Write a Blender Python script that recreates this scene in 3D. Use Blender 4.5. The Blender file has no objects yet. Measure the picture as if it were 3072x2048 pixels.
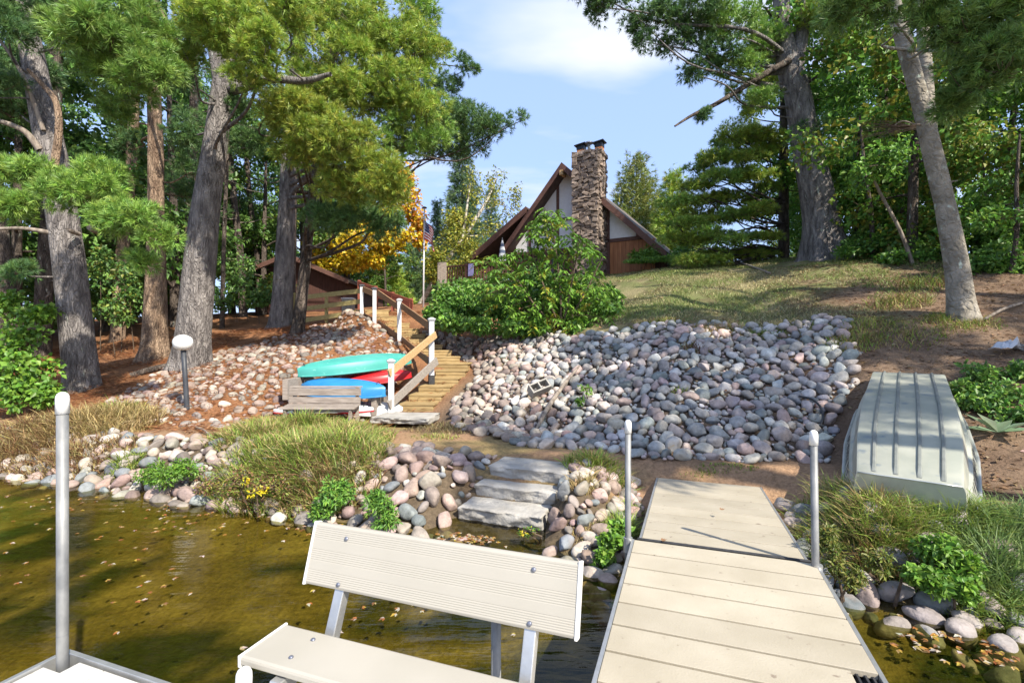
import bpy, math, random
import numpy as np
from mathutils import Vector, Matrix

# ------------------------------------------------------------------ camera, sky, sun, exposure
scn = bpy.context.scene
COL = scn.collection
EYE = 1.54
FPX = 1468.0            # focal length in pixels of the 3072 px wide photograph
cam_d = bpy.data.cameras.new("camera")
cam_d.sensor_width = 36.0
cam_d.lens = FPX / 3072.0 * 36.0
cam_d.clip_end = 1500.0
cam_d.clip_start = 0.05
cam = bpy.data.objects.new("camera", cam_d)
cam.location = (0, 0, EYE)
cam.rotation_euler = (math.radians(90), 0, 0)
COL.objects.link(cam)
scn.camera = cam

SUN_EL = math.radians(44.0)
SUN_H = (0.637, -0.771)                     # horizontal direction towards the sun
sun_d = bpy.data.lights.new("sun", 'SUN')
sun_d.energy = 3.7
sun_d.angle = math.radians(0.6)
sun_d.color = (1.0, 0.93, 0.80)
sun = bpy.data.objects.new("sun", sun_d)
sv = Vector((SUN_H[0] * math.cos(SUN_EL), SUN_H[1] * math.cos(SUN_EL), math.sin(SUN_EL)))
sun.rotation_euler = sv.to_track_quat('Z', 'Y').to_euler()
sun.location = sv * 60
COL.objects.link(sun)

world = bpy.data.worlds.new("World")
scn.world = world
world.use_nodes = True
nt = world.node_tree
for n in list(nt.nodes):
    nt.nodes.remove(n)
def N(tree, kind, **kw):
    n = tree.nodes.new(kind)
    for k, v in kw.items():
        setattr(n, k, v)
    return n
wo = N(nt, 'ShaderNodeOutputWorld')
bg = N(nt, 'ShaderNodeBackground')
bg.inputs['Strength'].default_value = 0.15
sky = N(nt, 'ShaderNodeTexSky', sky_type='NISHITA')
sky.sun_disc = False
sky.sun_elevation = SUN_EL
sky.sun_rotation = math.atan2(SUN_H[0], SUN_H[1])
sky.air_density = 1.0
sky.dust_density = 1.6
sky.ozone_density = 1.2
tc = N(nt, 'ShaderNodeTexCoord')
sep = N(nt, 'ShaderNodeSeparateXYZ')
nt.links.new(tc.outputs['Generated'], sep.inputs[0])
zz = N(nt, 'ShaderNodeMath', operation='MAXIMUM'); zz.inputs[1].default_value = 0.02
nt.links.new(sep.outputs['Z'], zz.inputs[0])
za = N(nt, 'ShaderNodeMath', operation='ADD'); za.inputs[1].default_value = 0.12
nt.links.new(zz.outputs[0], za.inputs[0])
cb = N(nt, 'ShaderNodeCombineXYZ')
for ax, out in (('X', 'X'), ('Y', 'Y')):
    dv = N(nt, 'ShaderNodeMath', operation='DIVIDE')
    nt.links.new(sep.outputs[out], dv.inputs[0]); nt.links.new(za.outputs[0], dv.inputs[1])
    nt.links.new(dv.outputs[0], cb.inputs[ax])
mp = N(nt, 'ShaderNodeMapping'); mp.inputs['Scale'].default_value = (0.62, 1.25, 1)
mp.inputs['Location'].default_value = (0.35, 0.62, 0.3)
nt.links.new(cb.outputs[0], mp.inputs[0])
cn = N(nt, 'ShaderNodeTexNoise'); cn.inputs['Scale'].default_value = 1.5; cn.inputs['Detail'].default_value = 5
cn.inputs['Roughness'].default_value = 0.5
nt.links.new(mp.outputs[0], cn.inputs['Vector'])
cd_ = N(nt, 'ShaderNodeVectorMath', operation='SUBTRACT'); cd_.inputs[1].default_value = (0.14, 1.30, 0)
nt.links.new(cb.outputs[0], cd_.inputs[0])
cs_ = N(nt, 'ShaderNodeVectorMath', operation='MULTIPLY'); cs_.inputs[1].default_value = (1.5, 3.2, 0)
nt.links.new(cd_.outputs[0], cs_.inputs[0])
cl_ = N(nt, 'ShaderNodeVectorMath', operation='LENGTH'); nt.links.new(cs_.outputs[0], cl_.inputs[0])
cm_ = N(nt, 'ShaderNodeMapRange', interpolation_type='SMOOTHSTEP'); cm_.inputs[1].default_value = 0.0; cm_.inputs[2].default_value = 1.0; cm_.inputs[3].default_value = 0.26; cm_.inputs[4].default_value = 0.0
nt.links.new(cl_.outputs['Value'], cm_.inputs[0])
ca_ = N(nt, 'ShaderNodeMath', operation='ADD'); nt.links.new(cn.outputs['Fac'], ca_.inputs[0]); nt.links.new(cm_.outputs[0], ca_.inputs[1])
cr = N(nt, 'ShaderNodeValToRGB')
cr.color_ramp.elements[0].position = 0.55; cr.color_ramp.elements[0].color = (0, 0, 0, 1)
cr.color_ramp.elements[1].position = 0.80; cr.color_ramp.elements[1].color = (1, 1, 1, 1)
nt.links.new(ca_.outputs[0], cr.inputs[0])
hz = N(nt, 'ShaderNodeMix', data_type='RGBA'); hz.inputs['Factor'].default_value = 0.78
hz.inputs[7].default_value = (1.40, 1.95, 3.35, 1)           # high thin haze over the whole sky
nt.links.new(sky.outputs[0], hz.inputs[6])
mx = N(nt, 'ShaderNodeMix', data_type='RGBA')
mx.inputs[7].default_value = (2.9, 3.0, 3.25, 1)
nt.links.new(cr.outputs[0], mx.inputs['Factor'])
nt.links.new(hz.outputs[2], mx.inputs[6])
nt.links.new(mx.outputs[2], bg.inputs['Color'])
nt.links.new(bg.outputs[0], wo.inputs[0])

scn.view_settings.view_transform = 'Standard'
scn.view_settings.look = 'None'
scn.view_settings.exposure = 1.3
scn.view_settings.gamma = 1.0
scn.view_settings.use_curve_mapping = False
scn.render.engine = 'CYCLES'
scn.cycles.use_denoising = True
scn.cycles.max_bounces = 6
scn.cycles.diffuse_bounces = 3
scn.cycles.glossy_bounces = 3
scn.cycles.transparent_max_bounces = 12

# ------------------------------------------------------------------ helpers
rng = np.random.default_rng(7)
random.seed(7)
AX = np.array([0.337, 0.9415]); BX = np.array([0.9415, -0.337])   # inland / along-shore axes of the place

def D(x, y, Y):
    """A point at depth Y seen at (x, y) of the 2352 px wide view of the photograph, in metres."""
    u, v = x * 1.30612, y * 1.30612
    return np.array([(u - 1536) / FPX * Y, Y, EYE - (v - 1024) / FPX * Y])
def px(w, Y):
    return w * 1.30612 / FPX * Y
def st(s, t, z=0.0):
    return np.array([AX[0] * s + BX[0] * t, AX[1] * s + BX[1] * t, z])

def smooth(a, b, x):
    k = np.clip((x - a) / (b - a), 0, 1)
    return k * k * (3 - 2 * k)

def mesh(name, V, F, mat=None, parent=None, col=None, shade=False, mats=None, mi=None):
    """Link one mesh object. F: (n,k) int array or list of tuples."""
    me = bpy.data.meshes.new(name)
    V = np.asarray(V, dtype=np.float32)
    if isinstance(F, np.ndarray):
        n, k = F.shape
        me.vertices.add(len(V)); me.vertices.foreach_set('co', V.ravel())
        me.loops.add(n * k); me.loops.foreach_set('vertex_index', F.astype(np.int32).ravel())
        me.polygons.add(n); me.polygons.foreach_set('loop_start', np.arange(0, n * k, k, dtype=np.int32))
        me.update(calc_edges=True)
    else:
        me.from_pydata([tuple(map(float, v)) for v in V], [], [tuple(map(int, f)) for f in F])
        me.update()
    if col is not None:
        a = me.color_attributes.new('col', 'FLOAT_COLOR', 'POINT')
        c = np.ones((len(V), 4), dtype=np.float32); c[:, :3] = col
        a.data.foreach_set('color', c.ravel())
    for m in (mats or ([mat] if mat else [])):
        me.materials.append(m)
    if mi is not None:
        me.polygons.foreach_set('material_index', np.asarray(mi, dtype=np.int32))
    if shade:
        me.polygons.foreach_set('use_smooth', np.ones(len(me.polygons), dtype=bool))
    o = bpy.data.objects.new(name, me)
    COL.objects.link(o)
    if parent is not None:
        o.parent = parent
    return o

def tag(o, label=None, cat=None, group=None, kind=None):
    if label: o['label'] = label
    if cat: o['category'] = cat
    if group: o['group'] = group
    if kind: o['kind'] = kind
    return o
def thing(name, label, cat, group=None, kind=None):
    o = bpy.data.objects.new(name, None)
    o.empty_display_size = 0.1
    COL.objects.link(o)
    return tag(o, label, cat, group, kind)

class MB:
    """Collects boxes, tubes and polygons for one mesh."""
    def __init__(s): s.V = []; s.F = []; s.M = []
    def add(s, V, F, m=0):
        b = len(s.V)
        s.V += [tuple(map(float, v)) for v in V]
        for f in F:
            s.F.append(tuple(int(i) + b for i in f)); s.M.append(m)
        return s
    def box(s, c, ex, ey, ez, m=0):
        """Centre and three half-extent vectors."""
        c, ex, ey, ez = (np.asarray(q, float) for q in (c, ex, ey, ez))
        V = [c + a * ex + b * ey + d * ez for d in (-1, 1) for b in (-1, 1) for a in (-1, 1)]
        F = [(0, 2, 3, 1), (4, 5, 7, 6), (0, 1, 5, 4), (2, 6, 7, 3), (0, 4, 6, 2), (1, 3, 7, 5)]
        if np.dot(np.cross(ex, ey), ez) < 0: F = [f[::-1] for f in F]
        return s.add(V, F, m)
    def tube(s, P, R, n=10, cap=True, m=0):
        V, F = tube(P, R, n)
        b = len(s.V)
        s.add(V, F, m)
        if cap:
            k = len(V) // n
            s.F.append(tuple(b + i for i in range(n))[::-1]); s.M.append(m)
            s.F.append(tuple(b + (k - 1) * n + i for i in range(n))); s.M.append(m)
        return s
    def prism(s, poly, off, m=0):
        """Closed 3D polygon extruded by an offset vector."""
        poly = [np.asarray(p, float) for p in poly]; off = np.asarray(off, float); n = len(poly)
        V = poly + [p + off for p in poly]
        F = [tuple(range(n)), tuple(range(2 * n - 1, n - 1, -1))]
        F += [(i, i + n, (i + 1) % n + n, (i + 1) % n) for i in range(n)]
        return s.add(V, F, m)
    def build(s, name, mat, parent=None, bevel=0.0, shade=False, mats=None, seg=2):
        o = mesh(name, s.V, s.F, mat, parent, mats=mats, mi=s.M if mats else None, shade=shade)
        import bmesh
        bm = bmesh.new(); bm.from_mesh(o.data)
        bmesh.ops.recalc_face_normals(bm, faces=bm.faces)
        if bevel > 0:
            es = [e for e in bm.edges if len(e.link_faces) == 2 and e.calc_face_angle(0) > 0.6]
            bmesh.ops.bevel(bm, geom=es, offset=bevel, segments=seg, profile=0.5, affect='EDGES')
        bm.to_mesh(o.data); bm.free()
        return o

def tube(P, R, n=10, twist=0.0):
    P = np.asarray(P, float); k = len(P)
    R = np.full(k, R, float) if np.isscalar(R) else np.asarray(R, float)
    T = np.gradient(P, axis=0); T /= np.linalg.norm(T, axis=1)[:, None] + 1e-9
    ref = np.array([1.0, 0.13, 0.07]) if abs(T[0][2]) > 0.7 else np.array([0.05, 0.1, 1.0])
    u = np.cross(T[0], ref); u /= np.linalg.norm(u)
    a = np.linspace(0, 2 * math.pi, n, endpoint=False)
    V = []
    for i in range(k):
        u = u - T[i] * np.dot(u, T[i]); u /= np.linalg.norm(u) + 1e-9
        w = np.cross(T[i], u)
        V.append(P[i] + R[i] * (np.cos(a)[:, None] * u + np.sin(a)[:, None] * w))
    V = np.concatenate(V)
    F = []
    for i in range(k - 1):
        for j in range(n):
            F.append((i * n + j, i * n + (j + 1) % n, (i + 1) * n + (j + 1) % n, (i + 1) * n + j))
    return V, F

def catmull(P, m=6):
    P = np.asarray(P, float)
    Q = np.vstack([2 * P[0] - P[1], P, 2 * P[-1] - P[-2]])
    out = []
    for i in range(1, len(Q) - 2):
        for t in np.linspace(0, 1, m, endpoint=False):
            a, b, c, d = Q[i - 1], Q[i], Q[i + 1], Q[i + 2]
            out.append(0.5 * (2 * b + (c - a) * t + (2 * a - 5 * b + 4 * c - d) * t ** 2 + (3 * b - a - 3 * c + d) * t ** 3))
    out.append(P[-1])
    return np.array(out)

def vnoise(x, y, seed=0):
    """Cheap smooth value noise, vectorised."""
    x = np.asarray(x, float); y = np.asarray(y, float)
    xi, yi = np.floor(x).astype(np.int64), np.floor(y).astype(np.int64)
    fx, fy = x - xi, y - yi
    fx, fy = fx * fx * (3 - 2 * fx), fy * fy * (3 - 2 * fy)
    def h(a, b):
        n = (a * 374761393 + b * 668265263 + seed * 982451653) & 0xFFFFFFFF
        n = ((n ^ (n >> 13)) * 1274126177) & 0xFFFFFFFF
        return ((n ^ (n >> 16)) & 0xFFFF) / 65535.0
    return (h(xi, yi) * (1 - fx) + h(xi + 1, yi) * fx) * (1 - fy) + (h(xi, yi + 1) * (1 - fx) + h(xi + 1, yi + 1) * fx) * fy
def fbm(x, y, seed=0, o=4):
    v = 0; a = 0.5; f = 1.0
    for i in range(o):
        v = v + a * vnoise(np.asarray(x) * f, np.asarray(y) * f, seed + i); a *= 0.5; f *= 2.03
    return v

# ------------------------------------------------------------------ materials
MATS = {}
def pmat(name, c1, c2=None, scale=8.0, rough=0.7, bump=0.0, bscale=None, stretch=(1, 1, 1), spec=0.4, metal=0.0, coord='Object',
         detail=4.0, lo=0.35, hi=0.65, sss=0.0, speck=None, speck_scale=60, speck_lo=0.62, vary=0.0):
    m = bpy.data.materials.new(name); m.use_nodes = True
    t = m.node_tree; b = t.nodes['Principled BSDF']
    b.inputs['Roughness'].default_value = rough
    b.inputs['Specular IOR Level'].default_value = spec
    b.inputs['Metallic'].default_value = metal
    tcn = N(t, 'ShaderNodeTexCoord'); mpn = N(t, 'ShaderNodeMapping'); mpn.inputs['Scale'].default_value = stretch
    t.links.new(tcn.outputs[coord], mpn.inputs[0])
    nz = N(t, 'ShaderNodeTexNoise'); nz.inputs['Scale'].default_value = scale; nz.inputs['Detail'].default_value = detail
    t.links.new(mpn.outputs[0], nz.inputs['Vector'])
    rp = N(t, 'ShaderNodeValToRGB'); c2 = c2 or c1
    rp.color_ramp.elements[0].position = lo; rp.color_ramp.elements[1].position = hi
    rp.color_ramp.elements[0].color = (*c1, 1); rp.color_ramp.elements[1].color = (*c2, 1)
    t.links.new(nz.outputs['Fac'], rp.inputs[0])
    out = rp.outputs[0]
    if vary > 0:
        oi = N(t, 'ShaderNodeObjectInfo')
        mr = N(t, 'ShaderNodeMapRange'); mr.inputs[3].default_value = 1 - vary; mr.inputs[4].default_value = 1 + vary
        t.links.new(oi.outputs['Random'], mr.inputs[0])
        mm = N(t, 'ShaderNodeVectorMath', operation='SCALE')
        t.links.new(out, mm.inputs[0]); t.links.new(mr.outputs[0], mm.inputs['Scale'])
        out = mm.outputs[0]
    if speck:
        n2 = N(t, 'ShaderNodeTexNoise'); n2.inputs['Scale'].default_value = speck_scale; n2.inputs['Detail'].default_value = 3
        t.links.new(mpn.outputs[0], n2.inputs['Vector'])
        r2 = N(t, 'ShaderNodeValToRGB'); r2.color_ramp.elements[0].position = speck_lo; r2.color_ramp.elements[1].position = speck_lo + 0.08
        t.links.new(n2.outputs['Fac'], r2.inputs[0])
        mi = N(t, 'ShaderNodeMix', data_type='RGBA'); mi.inputs[7].default_value = (*speck, 1)
        t.links.new(r2.outputs[0], mi.inputs['Factor']); t.links.new(out, mi.inputs[6])
        out = mi.outputs[2]
    t.links.new(out, b.inputs['Base Color'])
    if bump > 0:
        n3 = N(t, 'ShaderNodeTexNoise'); n3.inputs['Scale'].default_value = bscale or scale * 3; n3.inputs['Detail'].default_value = 5
        t.links.new(mpn.outputs[0], n3.inputs['Vector'])
        bp = N(t, 'ShaderNodeBump'); bp.inputs['Strength'].default_value = 1.0; bp.inputs['Distance'].default_value = bump
        t.links.new(n3.outputs['Fac'], bp.inputs['Height']); t.links.new(bp.outputs[0], b.inputs['Normal'])
    MATS[name] = m
    return m

def leafmat(name, trans=0.35, rough=0.5, spec=0.35):
    m = bpy.data.materials.new(name); m.use_nodes = True
    t = m.node_tree; b = t.nodes['Principled BSDF']; out = t.nodes['Material Output']
    at = N(t, 'ShaderNodeAttribute', attribute_name='col')
    b.inputs['Roughness'].default_value = rough; b.inputs['Specular IOR Level'].default_value = spec
    t.links.new(at.outputs['Color'], b.inputs['Base Color'])
    tr = N(t, 'ShaderNodeBsdfTranslucent'); t.links.new(at.outputs['Color'], tr.inputs['Color'])
    mi = N(t, 'ShaderNodeMixShader'); mi.inputs[0].default_value = trans
    t.links.new(b.outputs[0], mi.inputs[1]); t.links.new(tr.outputs[0], mi.inputs[2]); t.links.new(mi.outputs[0], out.inputs['Surface'])
    return m

def stonemat(name, attr):
    m = bpy.data.materials.new(name); m.use_nodes = True
    t = m.node_tree; b = t.nodes['Principled BSDF']
    b.inputs['Roughness'].default_value = 0.72; b.inputs['Specular IOR Level'].default_value = 0.35
    if attr: src = N(t, 'ShaderNodeAttribute', attribute_name='col').outputs['Color']
    else: src = N(t, 'ShaderNodeObjectInfo').outputs['Color']
    g = N(t, 'ShaderNodeNewGeometry')
    nz = N(t, 'ShaderNodeTexNoise'); nz.inputs['Scale'].default_value = 14; nz.inputs['Detail'].default_value = 6; nz.inputs['Roughness'].default_value = 0.62
    t.links.new(g.outputs['Position'], nz.inputs['Vector'])
    mr = N(t, 'ShaderNodeMapRange'); mr.inputs[1].default_value = 0.25; mr.inputs[2].default_value = 0.75
    mr.inputs[3].default_value = 0.62; mr.inputs[4].default_value = 1.36
    t.links.new(nz.outputs['Fac'], mr.inputs[0])
    sc = N(t, 'ShaderNodeVectorMath', operation='SCALE'); t.links.new(src, sc.inputs[0]); t.links.new(mr.outputs[0], sc.inputs['Scale'])
    n2 = N(t, 'ShaderNodeTexNoise'); n2.inputs['Scale'].default_value = 5.0; n2.inputs['Detail'].default_value = 3
    t.links.new(g.outputs['Position'], n2.inputs['Vector'])
    r2 = N(t, 'ShaderNodeValToRGB'); r2.color_ramp.elements[0].position = 0.55; r2.color_ramp.elements[1].position = 0.75
    r2.color_ramp.elements[1].color = (0.5, 0.5, 0.5, 1)
    t.links.new(n2.outputs['Fac'], r2.inputs[0])
    mi = N(t, 'ShaderNodeMix', data_type='RGBA'); mi.inputs[7].default_value = (0.30, 0.23, 0.19, 1)
    t.links.new(r2.outputs[0], mi.inputs['Factor']); t.links.new(sc.outputs[0], mi.inputs[6])
    t.links.new(mi.outputs[2], b.inputs['Base Color'])
    n3 = N(t, 'ShaderNodeTexNoise'); n3.inputs['Scale'].default_value = 30; n3.inputs['Detail'].default_value = 5
    t.links.new(g.outputs['Position'], n3.inputs['Vector'])
    bp = N(t, 'ShaderNodeBump'); bp.inputs['Distance'].default_value = 0.012; bp.inputs['Strength'].default_value = 0.8
    t.links.new(n3.outputs['Fac'], bp.inputs['Height']); t.links.new(bp.outputs[0], b.inputs['Normal'])
    return m

def barkmat(name, c1, c2, lich=(0.42, 0.44, 0.38), scale=1.0, lichen=0.66, zs=0.28):
    m = pmat(name, c1, c2, scale=9 * scale, rough=0.9, bump=0.0, stretch=(1, 1, zs), spec=0.15, detail=6, speck=lich, speck_scale=11 * scale, speck_lo=lichen)
    t = m.node_tree; b = t.nodes['Principled BSDF']
    mpn = [n for n in t.nodes if n.type == 'MAPPING'][0]
    vo = N(t, 'ShaderNodeTexVoronoi', feature='DISTANCE_TO_EDGE'); vo.inputs['Scale'].default_value = 16 * scale
    nz = N(t, 'ShaderNodeTexNoise'); nz.inputs['Scale'].default_value = 7 * scale; nz.inputs['Detail'].default_value = 5
    t.links.new(mpn.outputs[0], nz.inputs['Vector'])
    ad = N(t, 'ShaderNodeVectorMath', operation='MULTIPLY_ADD'); ad.inputs[1].default_value = (0.25, 0.25, 0.25)
    t.links.new(nz.outputs['Color'], ad.inputs[0]); t.links.new(mpn.outputs[0], ad.inputs[2])
    t.links.new(ad.outputs[0], vo.inputs['Vector'])
    mr = N(t, 'ShaderNodeMapRange'); mr.inputs[1].default_value = 0.0; mr.inputs[2].default_value = 0.22 / scale ** 2
    t.links.new(vo.outputs['Distance'], mr.inputs[0])
    bp = N(t, 'ShaderNodeBump'); bp.inputs['Distance'].default_value = 0.035; bp.inputs['Strength'].default_value = 0.9
    t.links.new(mr.outputs[0], bp.inputs['Height'])
    b2 = N(t, 'ShaderNodeBump'); b2.inputs['Distance'].default_value = 0.02
    t.links.new(nz.outputs['Fac'], b2.inputs['Height']); t.links.new(bp.outputs[0], b2.inputs['Normal'])
    t.links.new(b2.outputs[0], b.inputs['Normal'])
    return m

M_needle = leafmat('pine_needles', 0.22, 0.45, 0.4)
M_leaf = leafmat('leaves', 0.34, 0.45, 0.4)
M_grass = leafmat('grass_blades', 0.30, 0.55, 0.3)
M_stone = stonemat('cobble', False)
M_stone_a = stonemat('cobble_mass', True)
M_bark = barkmat('pine_bark', (0.118, 0.105, 0.100), (0.30, 0.272, 0.255))
M_bark_dark = barkmat('dark_bark', (0.056, 0.045, 0.038), (0.160, 0.128, 0.106))
M_bark_tan = barkmat('tan_bark', (0.156, 0.104, 0.072), (0.390, 0.280, 0.195), lichen=0.7)
M_bark_grey = barkmat('smooth_grey_bark', (0.190, 0.168, 0.134), (0.325, 0.291, 0.241), lich=(0.47, 0.52, 0.43), scale=0.6, lichen=0.64, zs=0.9)
M_twig = pmat('twig', (0.07, 0.05, 0.035), (0.15, 0.11, 0.08), scale=20, rough=0.9, spec=0.1)
M_dead = pmat('dead_wood', (0.150, 0.120, 0.098), (0.300, 0.255, 0.210), scale=14, rough=0.9, bump=0.01, stretch=(1, 1, 0.3), spec=0.1)
M_birch = pmat('birch_bark', (0.62, 0.58, 0.50), (0.36, 0.32, 0.26), scale=6, rough=0.8, stretch=(1, 1, 2.5))
M_deck = pmat('cream_deck', (0.359, 0.315, 0.237), (0.423, 0.375, 0.290), scale=2.6, rough=0.5, bump=0.0015, bscale=90, spec=0.35, speck=(0.23, 0.185, 0.14), speck_scale=17, speck_lo=0.67, vary=0.07, detail=7)
M_deckwhite = pmat('white_deck', (0.460, 0.446, 0.405), (0.506, 0.488, 0.451), scale=4, rough=0.5, spec=0.3, speck=(0.34, 0.30, 0.24), speck_scale=24, speck_lo=0.71, detail=6)
M_bench = pmat('cream_bench', (0.351, 0.326, 0.275), (0.381, 0.354, 0.302), scale=3, rough=0.45, spec=0.4, speck=(0.30, 0.26, 0.20), speck_scale=30, speck_lo=0.74, detail=6)
M_bench_cap = pmat('white_end_cap', (0.666, 0.648, 0.603), (0.684, 0.666, 0.630), scale=4, rough=0.4)
M_alu = pmat('aluminium', (0.46, 0.46, 0.45), (0.56, 0.56, 0.55), scale=10, rough=0.42, metal=0.75, spec=0.5, bump=0.001, bscale=60)
M_galv = pmat('galvanised_pipe', (0.150, 0.154, 0.158), (0.270, 0.270, 0.266), scale=14, rough=0.55, metal=0.25, stretch=(1, 1, 0.5), speck=(0.24, 0.17, 0.11), speck_scale=7, speck_lo=0.72, detail=7)
M_bolt = pmat('bolt_steel', (0.13, 0.14, 0.18), (0.22, 0.23, 0.27), scale=40, rough=0.4, metal=0.5)
M_cap = pmat('white_plastic', (0.720, 0.711, 0.693), (0.738, 0.729, 0.711), scale=6, rough=0.4)
M_black = pmat('black_rubber', (0.022, 0.022, 0.024), (0.04, 0.04, 0.042), scale=20, rough=0.6)
M_slab = pmat('limestone', (0.305, 0.285, 0.255), (0.397, 0.377, 0.341), scale=5, rough=0.85, bump=0.02, bscale=16, spec=0.2, speck=(0.36, 0.31, 0.25), speck_scale=8, speck_lo=0.66)
M_pt = pmat('treated_lumber', (0.275, 0.19, 0.085), (0.385, 0.278, 0.135), scale=7, rough=0.75, stretch=(0.5, 3, 3), bump=0.003, bscale=40, spec=0.2, vary=0.12)
M_ptg = pmat('greenish_lumber', (0.336, 0.272, 0.112), (0.424, 0.352, 0.160), scale=7, rough=0.75, stretch=(0.5, 3, 3), spec=0.2, vary=0.1)
M_railtan = pmat('tan_rail', (0.367, 0.234, 0.109), (0.468, 0.320, 0.172), scale=9, rough=0.7, stretch=(0.4, 4, 4), spec=0.2)
M_railbrown = pmat('brown_rail', (0.208, 0.116, 0.060), (0.288, 0.172, 0.096), scale=9, rough=0.75, stretch=(0.4, 4, 4), spec=0.2, vary=0.12)
M_railgrey = pmat('grey_rail', (0.212, 0.187, 0.166), (0.306, 0.272, 0.238), scale=10, rough=0.85, stretch=(0.4, 4, 4), spec=0.15, bump=0.003)
M_postw = pmat('white_post', (0.558, 0.558, 0.566), (0.596, 0.596, 0.596), scale=4, rough=0.5)
M_capg = pmat('grey_cap', (0.33, 0.33, 0.34), (0.42, 0.42, 0.42), scale=9, rough=0.6)
M_redpaint = pmat('red_stain', (0.224, 0.060, 0.036), (0.288, 0.088, 0.056), scale=8, rough=0.75)
M_weather = pmat('weathered_wood', (0.216, 0.180, 0.152), (0.336, 0.288, 0.248), scale=10, rough=0.9, stretch=(0.5, 4, 4), spec=0.1, bump=0.004, vary=0.1)
M_teal = pmat('teal_plastic', (0.046, 0.285, 0.245), (0.071, 0.331, 0.285), scale=3, rough=0.45, spec=0.4, speck=(0.15, 0.42, 0.36), speck_scale=14, speck_lo=0.66, detail=7)
M_blue = pmat('blue_plastic', (0.018, 0.170, 0.405), (0.032, 0.216, 0.478), scale=3, rough=0.42, spec=0.4, speck=(0.09, 0.28, 0.52), speck_scale=16, speck_lo=0.69, detail=7)
M_red = pmat('red_plastic', (0.368, 0.012, 0.016), (0.440, 0.020, 0.024), scale=3, rough=0.38, spec=0.4)
M_white = pmat('white_hull', (0.547, 0.555, 0.563), (0.594, 0.594, 0.594), scale=4, rough=0.4)
M_boat = pmat('painted_aluminium', (0.325, 0.338, 0.285), (0.435, 0.435, 0.365), scale=2.6, rough=0.42, spec=0.5, metal=0.2, bump=0.003, bscale=6, speck=(0.24, 0.27, 0.275), speck_scale=5, speck_lo=0.62, detail=7)
M_alu_boat = pmat('bare_transom', (0.400, 0.416, 0.400), (0.496, 0.504, 0.480), scale=5, rough=0.36, metal=0.5, speck=(0.70, 0.70, 0.66), speck_scale=12, speck_lo=0.66)
M_rib = pmat('boat_rib', (0.17, 0.18, 0.165), (0.23, 0.24, 0.22), scale=8, rough=0.5, metal=0.1)  # darker than the hull: the shadow line along each rib is put into its colour
M_lampg = pmat('lamp_globe', (0.702, 0.702, 0.684), (0.720, 0.720, 0.702), scale=3, rough=0.25)
M_lampp = pmat('lamp_post', (0.035, 0.038, 0.045), (0.055, 0.06, 0.07), scale=8, rough=0.5)
M_concrete = pmat('concrete', (0.255, 0.240, 0.210), (0.338, 0.315, 0.281), scale=14, rough=0.95, bump=0.004, bscale=70)
M_stucco = pmat('white_stucco', (0.66, 0.66, 0.67), (0.71, 0.71, 0.72), scale=9, rough=0.9, bump=0.004, bscale=40)
M_timber = pmat('dark_brown_timber', (0.085, 0.040, 0.030), (0.13, 0.063, 0.046), scale=5, rough=0.7, stretch=(1, 3, 3))
M_soffit = pmat('dark_soffit', (0.055, 0.035, 0.03), (0.085, 0.055, 0.045), scale=5, rough=0.8)
M_siding = pmat('cedar_siding', (0.28, 0.105, 0.040), (0.38, 0.16, 0.065), scale=4, rough=0.65, stretch=(3, 3, 0.4), vary=0.12)
M_shingle = pmat('roof_shingle', (0.085, 0.07, 0.062), (0.14, 0.12, 0.105), scale=24, rough=0.9)
M_ledge = pmat('ledge_stone', (0.18, 0.135, 0.108), (0.28, 0.22, 0.18), scale=6, rough=0.9, bump=0.015, bscale=14, vary=0.28)
M_mortar = pmat('mortar', (0.11, 0.085, 0.07), (0.15, 0.12, 0.10), scale=12, rough=0.95)
M_clay = pmat('clay_flue', (0.55, 0.21, 0.09), (0.62, 0.26, 0.12), scale=8, rough=0.8)
M_metaldark = pmat('dark_metal', (0.03, 0.03, 0.034), (0.05, 0.05, 0.055), scale=10, rough=0.45, metal=0.5)
M_glass = pmat('window_glass', (0.02, 0.025, 0.03), (0.03, 0.035, 0.04), scale=2, rough=0.08, spec=0.7)
M_cabin = pmat('dark_red_cabin', (0.055, 0.024, 0.017), (0.085, 0.036, 0.026), scale=5, rough=0.8, stretch=(3, 3, 0.4), vary=0.1)
M_pole = pmat('flagpole_white', (0.62, 0.64, 0.68), (0.66, 0.68, 0.72), scale=4, rough=0.35)
M_flagr = pmat('flag_red', (0.46, 0.03, 0.05), (0.50, 0.04, 0.06), scale=8, rough=0.8)
M_flagw = pmat('flag_white', (0.70, 0.68, 0.68), (0.74, 0.72, 0.72), scale=8, rough=0.8)
M_flagb = pmat('flag_blue', (0.03, 0.045, 0.16), (0.04, 0.055, 0.19), scale=8, rough=0.8)
M_fabricw = pmat('striped_fabric_light', (0.60, 0.61, 0.63), (0.66, 0.67, 0.68), scale=8, rough=0.9)
M_fabricd = pmat('striped_fabric_dark', (0.12, 0.15, 0.22), (0.15, 0.18, 0.26), scale=8, rough=0.9)
M_lav = pmat('lavender_cloth', (0.26, 0.25, 0.50), (0.33, 0.32, 0.58), scale=8, rough=0.9)
M_bluebump = pmat('blue_vinyl', (0.02, 0.30, 0.45), (0.03, 0.36, 0.52), scale=4, rough=0.4)
M_paper = pmat('white_bag', (0.464, 0.480, 0.512), (0.544, 0.552, 0.576), scale=7, rough=0.7)
M_letter = pmat('dark_lettering', (0.05, 0.055, 0.06), (0.07, 0.075, 0.08), scale=6, rough=0.6)

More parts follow.
